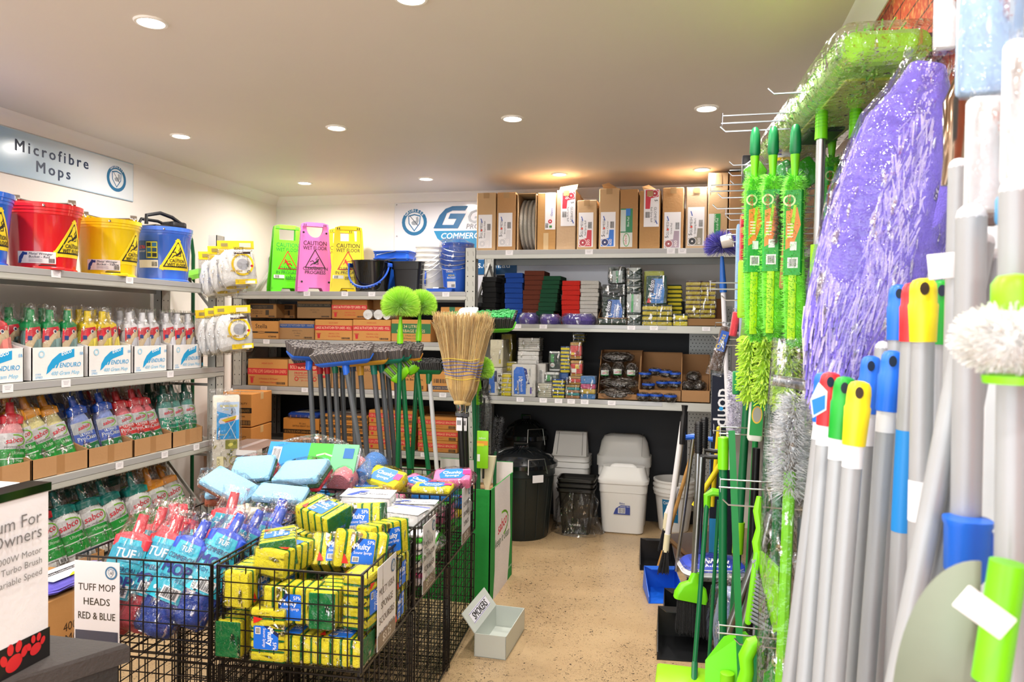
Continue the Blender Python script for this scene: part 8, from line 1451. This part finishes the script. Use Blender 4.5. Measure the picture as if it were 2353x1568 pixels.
CB, CRd, CG, CY = '#1c6fe8', '#e02830', '#12a02c', '#f6df14'
for a in (('blue capped pole behind the red one, with a hanging blue tag', (1893, 856), (1888, 970), (1815, 1568), 1.32, CB, .0125, 1.3, (0, .03, '#eceef2')), ('red capped pole, left of the near row of three', (1911, 856), (1899, 978), (1850, 1568), 1.18, CRd, .0125, 1.15, (0, .03, '#eceef2')), ('green capped pole, middle of the near row of three', (1944, 866), (1928, 1008), (1888, 1568), 1.12, CG, .0125, 1.1, (0, .03, '#eceef2')), ('yellow capped pole, right of the near row of three', (1977, 876), (1962, 1023), (1918, 1568), 1.06, CY, .0125, 1.05, (0, .03, '#eceef2')), ('blue capped pole between the yellow cap and the violet mop', (2003, 818), (1992, 950), (1950, 1568), 1.25, CB, .0125, 1.25, (.0, .05, '#eceef2')), ('bright blue capped pole right of the near yellow cap', (2053, 806), (2037, 945), (1990, 1568), 1.15, CB, .0125, 1.15, (0, .03, '#e4e6ea')),
          ('taller blue capped pole left of the upper red and yellow caps', (2066, 654), (2060, 782), (2040, 1568), 1.3, CB, .0125, 1.3), ('taller red capped pole just behind the upper yellow cap', (2101, 650), (2093, 786), (2052, 1568), 1.1, CRd, .0125, 1.12, (.12, .26, '#1f8ad8')), ('tallest yellow capped pole in the upper row', (2122, 640), (2121, 786), (2105, 1568), 1.0, CY, .0128, 1.0, (.17, .22, '#eceef2')), ('taller green capped pole behind the grey post at the upper right', (2163, 644), (2156, 792), (2140, 1568), 1.12, CG, .0125, 1.12)): cap_pole(*a)
t = thing('swing_tag', 'small blue and white swing tag beside the near red pole cap', 'tag', tuple(atY(1882, 920, 1.14))); MB().add([(-.008, 0, -.026), (.01, 0, -.014), (.011, 0, .013), (-.001, 0, .026), (-.012, 0, .0)], [(0, 1, 2, 3, 4)], mat('#e8ecf2', 'print')).build('tag_card', t, 0); panel(t, [('p', [(-.007, -.022), (.008, -.012), (.008, .008), (-.01, 0)], '#1f80d8')], FRONT)
# plain aluminium tubes and post
def tube_thing(label, p0, p1, Y, r_, m=ALW, Yb=None, z=.02):
    A = atY(*p0, Y); B = atY(*p1, Yb or Y); E = down(A, B, z); t = thing('aluminium_pole', label, 'pole', tuple(E)); polez(t, A, E, r_, m, 'tube', 20); MB().ball(r_*1.02, mat('#d8dade', 'plastic'), 12, 6, Matrix.Translation(A-E)).build('end_cap', t); return t
tube_thing('thick pale aluminium pole in front of the violet mop at the right', (2203, 385), (2172, 1568), .95, .0108); tube_thing('pale aluminium pole leaning steeply right of the upper caps', (2258, 560), (2062, 1568), .84, .011, ALW, .80); tube_thing('second leaning aluminium pole beside the steep one', (2290, 600), (2112, 1568), .86, .0125, ALW, .82); tube_thing('aluminium pole clipped by the blue bracket', (2232, 500), (2212, 1568), .80, .0135); tube_thing('aluminium pole at the right edge under the white fluffy mop', (2332, 440), (2318, 1568), .68, .0115); tube_thing('grey pole between the blue capped pole and the upper red cap', (2028, 800), (1970, 1568), 1.4, .0125); tube_thing('darker aluminium pole just left of the leaning poles', (2060, 960), (2020, 1568), 1.22, .0125)
P = atY(2330, 780, .64); t = thing('fluffy_mop', 'white fluffy mop head with lime collar on a pole at the right edge', 'mop', tuple(P)); mb = MB(); mb.ball(.04, mat('#f2f2ee', 'fibre'), 16, 10, S(.9, .8, .62)); ballfuzz(mb, (0, 0, 0), .045, 2600, [mat('#f6f6f2', 'fibre'), mat('#e2e2dc', 'fibre')], .0011, 5, .68, -2); mb.build('fluffy_head', t, 0); MB().lathe([(.02, -.034), (.021, -.028), (.012, -.026)], mat('#84dc14', 'plastic'), 18, T(-.0, 0, 0), False).build('lower_collar', t); mb = MB(); mb.lathe([(.015, .02), (.016, .03), (.016, .042), (.012, .048), (.001, .05)], mat('#8ae014', 'plastic'), 18); mb.build('top_cap', t)
P = atY(2222, 1260, .78); t = thing('pole_clip', 'bright blue plastic clip around an aluminium pole', 'clip', tuple(P)); MB().loft([(-.032, .012, .012, .01), (-.022, .018, .018, .014), (.02, .0185, .0185, .014), (.024, .02, .02, .015), (.028, .02, .02, .015)], mat('#1766d8', 'plastic'), 6).build('clip_body', t); MB().rbox(.016, .03, -.006, .01, -.02, .015, .003, mat('#1766d8', 'plastic')).build('side_lug', t)
P = atY(2300, 1430, .62); t = thing('lime_sleeve', 'lime foam sleeve on the nearest pole at the lower right', 'sleeve', tuple(P)); MB().tube([(.004, 0, .045), (-.006, 0, -.045)], .0125, mat('#74d410', 'plastic'), 18).build('sleeve', t)
P = atY(2270, 1480, .66); t = thing('bracket', 'grey green curved paper wrap bulging at the lower right corner', 'wrap', tuple(P)); mb = MB(); n = 16
vs = [(-.066+.06*(1-math.cos(a)), .02-.02*math.sin(a), -.12+.185*(j)*(math.sin(a)**.6 if j else 0)) for j in (0, 1) for a in [PI*.5*i/n for i in range(n+1)]]; mb.add(vs, [(i, i+1, n+2+i, n+1+i) for i in range(n)], mat('#7d8574', 'paint')); o = mb.build('curved_sheet', t); o.modifiers.new('thickness', 'SOLIDIFY').thickness = .004
P = atY(2262, 1408, .56); t = thing('shelf_ticket', 'white price ticket tilted in front of the lime sleeve', 'ticket', tuple(P), 0, None, (0, math.radians(35), 0)); MB().rbox(-.018, .018, -.001, .001, -.009, .009, .001, mat('#f2f2f6', 'print')).build('ticket', t); MB().tube([(.016, .0, 0), (.07, .1, .0)], .0015, ST).build('hook_wire', t)
P = atY(2172, 610, .93); t = thing('shelf_ticket', 'white price ticket on a wire hook at the top of the grey pole', 'ticket', tuple(P)); MB().rbox(-.018, .018, -.001, .001, -.015, .014, .001, mat('#f4f4f8', 'print'), RY(-6)).build('ticket', t); MB().tube([(.016, .0, .0), (.11, .03, -.004)], .0018, ST).build('hook_wire', t)
A = atY(2200, 650, .9); t = thing('display_hook', 'bent wire hook ending at the lime cap near the right edge', 'hook', tuple(A)); MB().tube([(0, 0, .0), (.02, 0, .004), (.035, 0, -.006), (.16, .02, -.01)], .002, ST).build('hook_wire', t)
# ------------------------------------------------------------------ bright packets hanging at the near right
def packet(label, x0, y0, x1, y1, Y, col, els=None, film=True, th=.02, cat='packet'):
    A = atY(x0, y1, Y); B = atY(x1, y0, Y); w = B.x-A.x; h = B.z-A.z; t = thing('hanging_packet', label, cat, ((A.x+B.x)/2, Y, A.z)); MB().rbox(-w/2, w/2, 0, th, 0, h, .005, mat(col, 'print')).build('packet_body', t)
    if els: panel(t, els(w, h), T(-w/2, 0, 0) @ FRONT, 'printed_front')
    if film: film_shell([(-.004, w*.52, th*.8), (h*.3, w*.55, th), (h*.8, w*.54, th), (h*1.06, w*.52, th*.3)], 14, int(x0), .03).build('plastic_bag', t, 0); t.children[-1].location = (0, th/2, 0)
    return t
packet('pale blue wrapped packet at the top right corner', 2205, -40, 2360, 215, .86, '#a9cdf4', lambda w, h: [('p', [(0, h*.1), (w*.16, h*.2), (w*.25, h), (0, h)], '#3a7ae0'), ('r', w*.4, h*.35, w*.95, h*.98, '#f2f6fa')]); packet('white card packet with a teal heading and red dots at the right edge', 2225, 215, 2312, 485, .84, '#eef3f8', lambda w, h: [('p', [(0, h*.82), (w, h*.9), (w, h), (0, h*.93)], '#2fae98'), tx(w*.55, h*.87, h*.035, 'SAVINGS', '#d8f0ea', r=8, w=w*.7)]+[('c', w*.12, h*(.08+.06*k), w*.045, '#c8503c') for k in range(5)]+[('r', w*.1, h*.7, w*.6, h*.74, '#c8ced6')])
packet('tall white packet at the extreme right edge', 2312, 80, 2400, 420, .72, '#f2f5f9', lambda w, h: [('r', 0, 0, w*.2, h, '#bcd8f2'), ('r', w*.2, h*.75, w*.35, h*.95, '#8a98a4')]); packet('blue bracket packet under the tall white one at the right edge', 2300, 440, 2400, 515, .74, '#4a9ed8', None, False); packet('dark card strip just under the white card packet', 2230, 485, 2300, 520, .9, '#6a5a56', None, False, .01)
packet('tall lime green card pack on the slat panel seen between the pole handles', 1995, 930, 2085, 1460, 1.6, '#58b41c', lambda w, h: [('r', w*.1, h*.55, w*.9, h*.75, '#1f7a34'), ('o', w*.3, h*.85, w*.14, w*.2, '#c83040'), ('r', w*.05, h*.3, w*.5, h*.5, '#d8dcd0'), ('r', w*.1, h*.2, w*.4, h*.28, '#2a90d0')], False); packet('green card pack behind the taller blue capped pole', 2040, 800, 2100, 1010, 1.62, '#7cc42c', None, False)
t = thing('foil_pack', 'bronze foil pack hanging between the violet mop and the white card', 'pack', tuple(atY(2203, 330, 1.0))); MB().loft([(-.05, .006, .006, .004, -.012, 0), (-.02, .014, .01, .008, -.002, 0), (.05, .018, .012, .01, 0, 0), (.09, .012, .008, .006, .01, 0)], mat('#8a7460', 'chrome'), 4).build('foil', t); MB().tube([(.01, 0, .08), (.012, 0, .1), (PX-t.location.x, 0, .1)], .002, ST).build('hanging_wire', t)
packet('white wrapped packet hanging in front of the brick wall', 2150, -20, 2205, 110, 1.2, '#eceef2', None, True, .02)

# ------------------------------------------------------------------ a thing made of one mesh is that mesh
for o in [o for o in bpy.data.objects if o.type == 'EMPTY' and o.parent is None]:
    ch = list(o.children)
    if len(ch) == 1 and ch[0].type == 'MESH' and not ch[0].children:
        c = ch[0]; loc = Matrix.LocRotScale(o.location, o.rotation_euler, o.scale) @ c.matrix_basis
        nm = o.name
        for k in ('label', 'category', 'group'):
            if k in o: c[k] = o[k]
        c.parent = None; c.matrix_basis = loc; bpy.data.objects.remove(o); c.name = nm
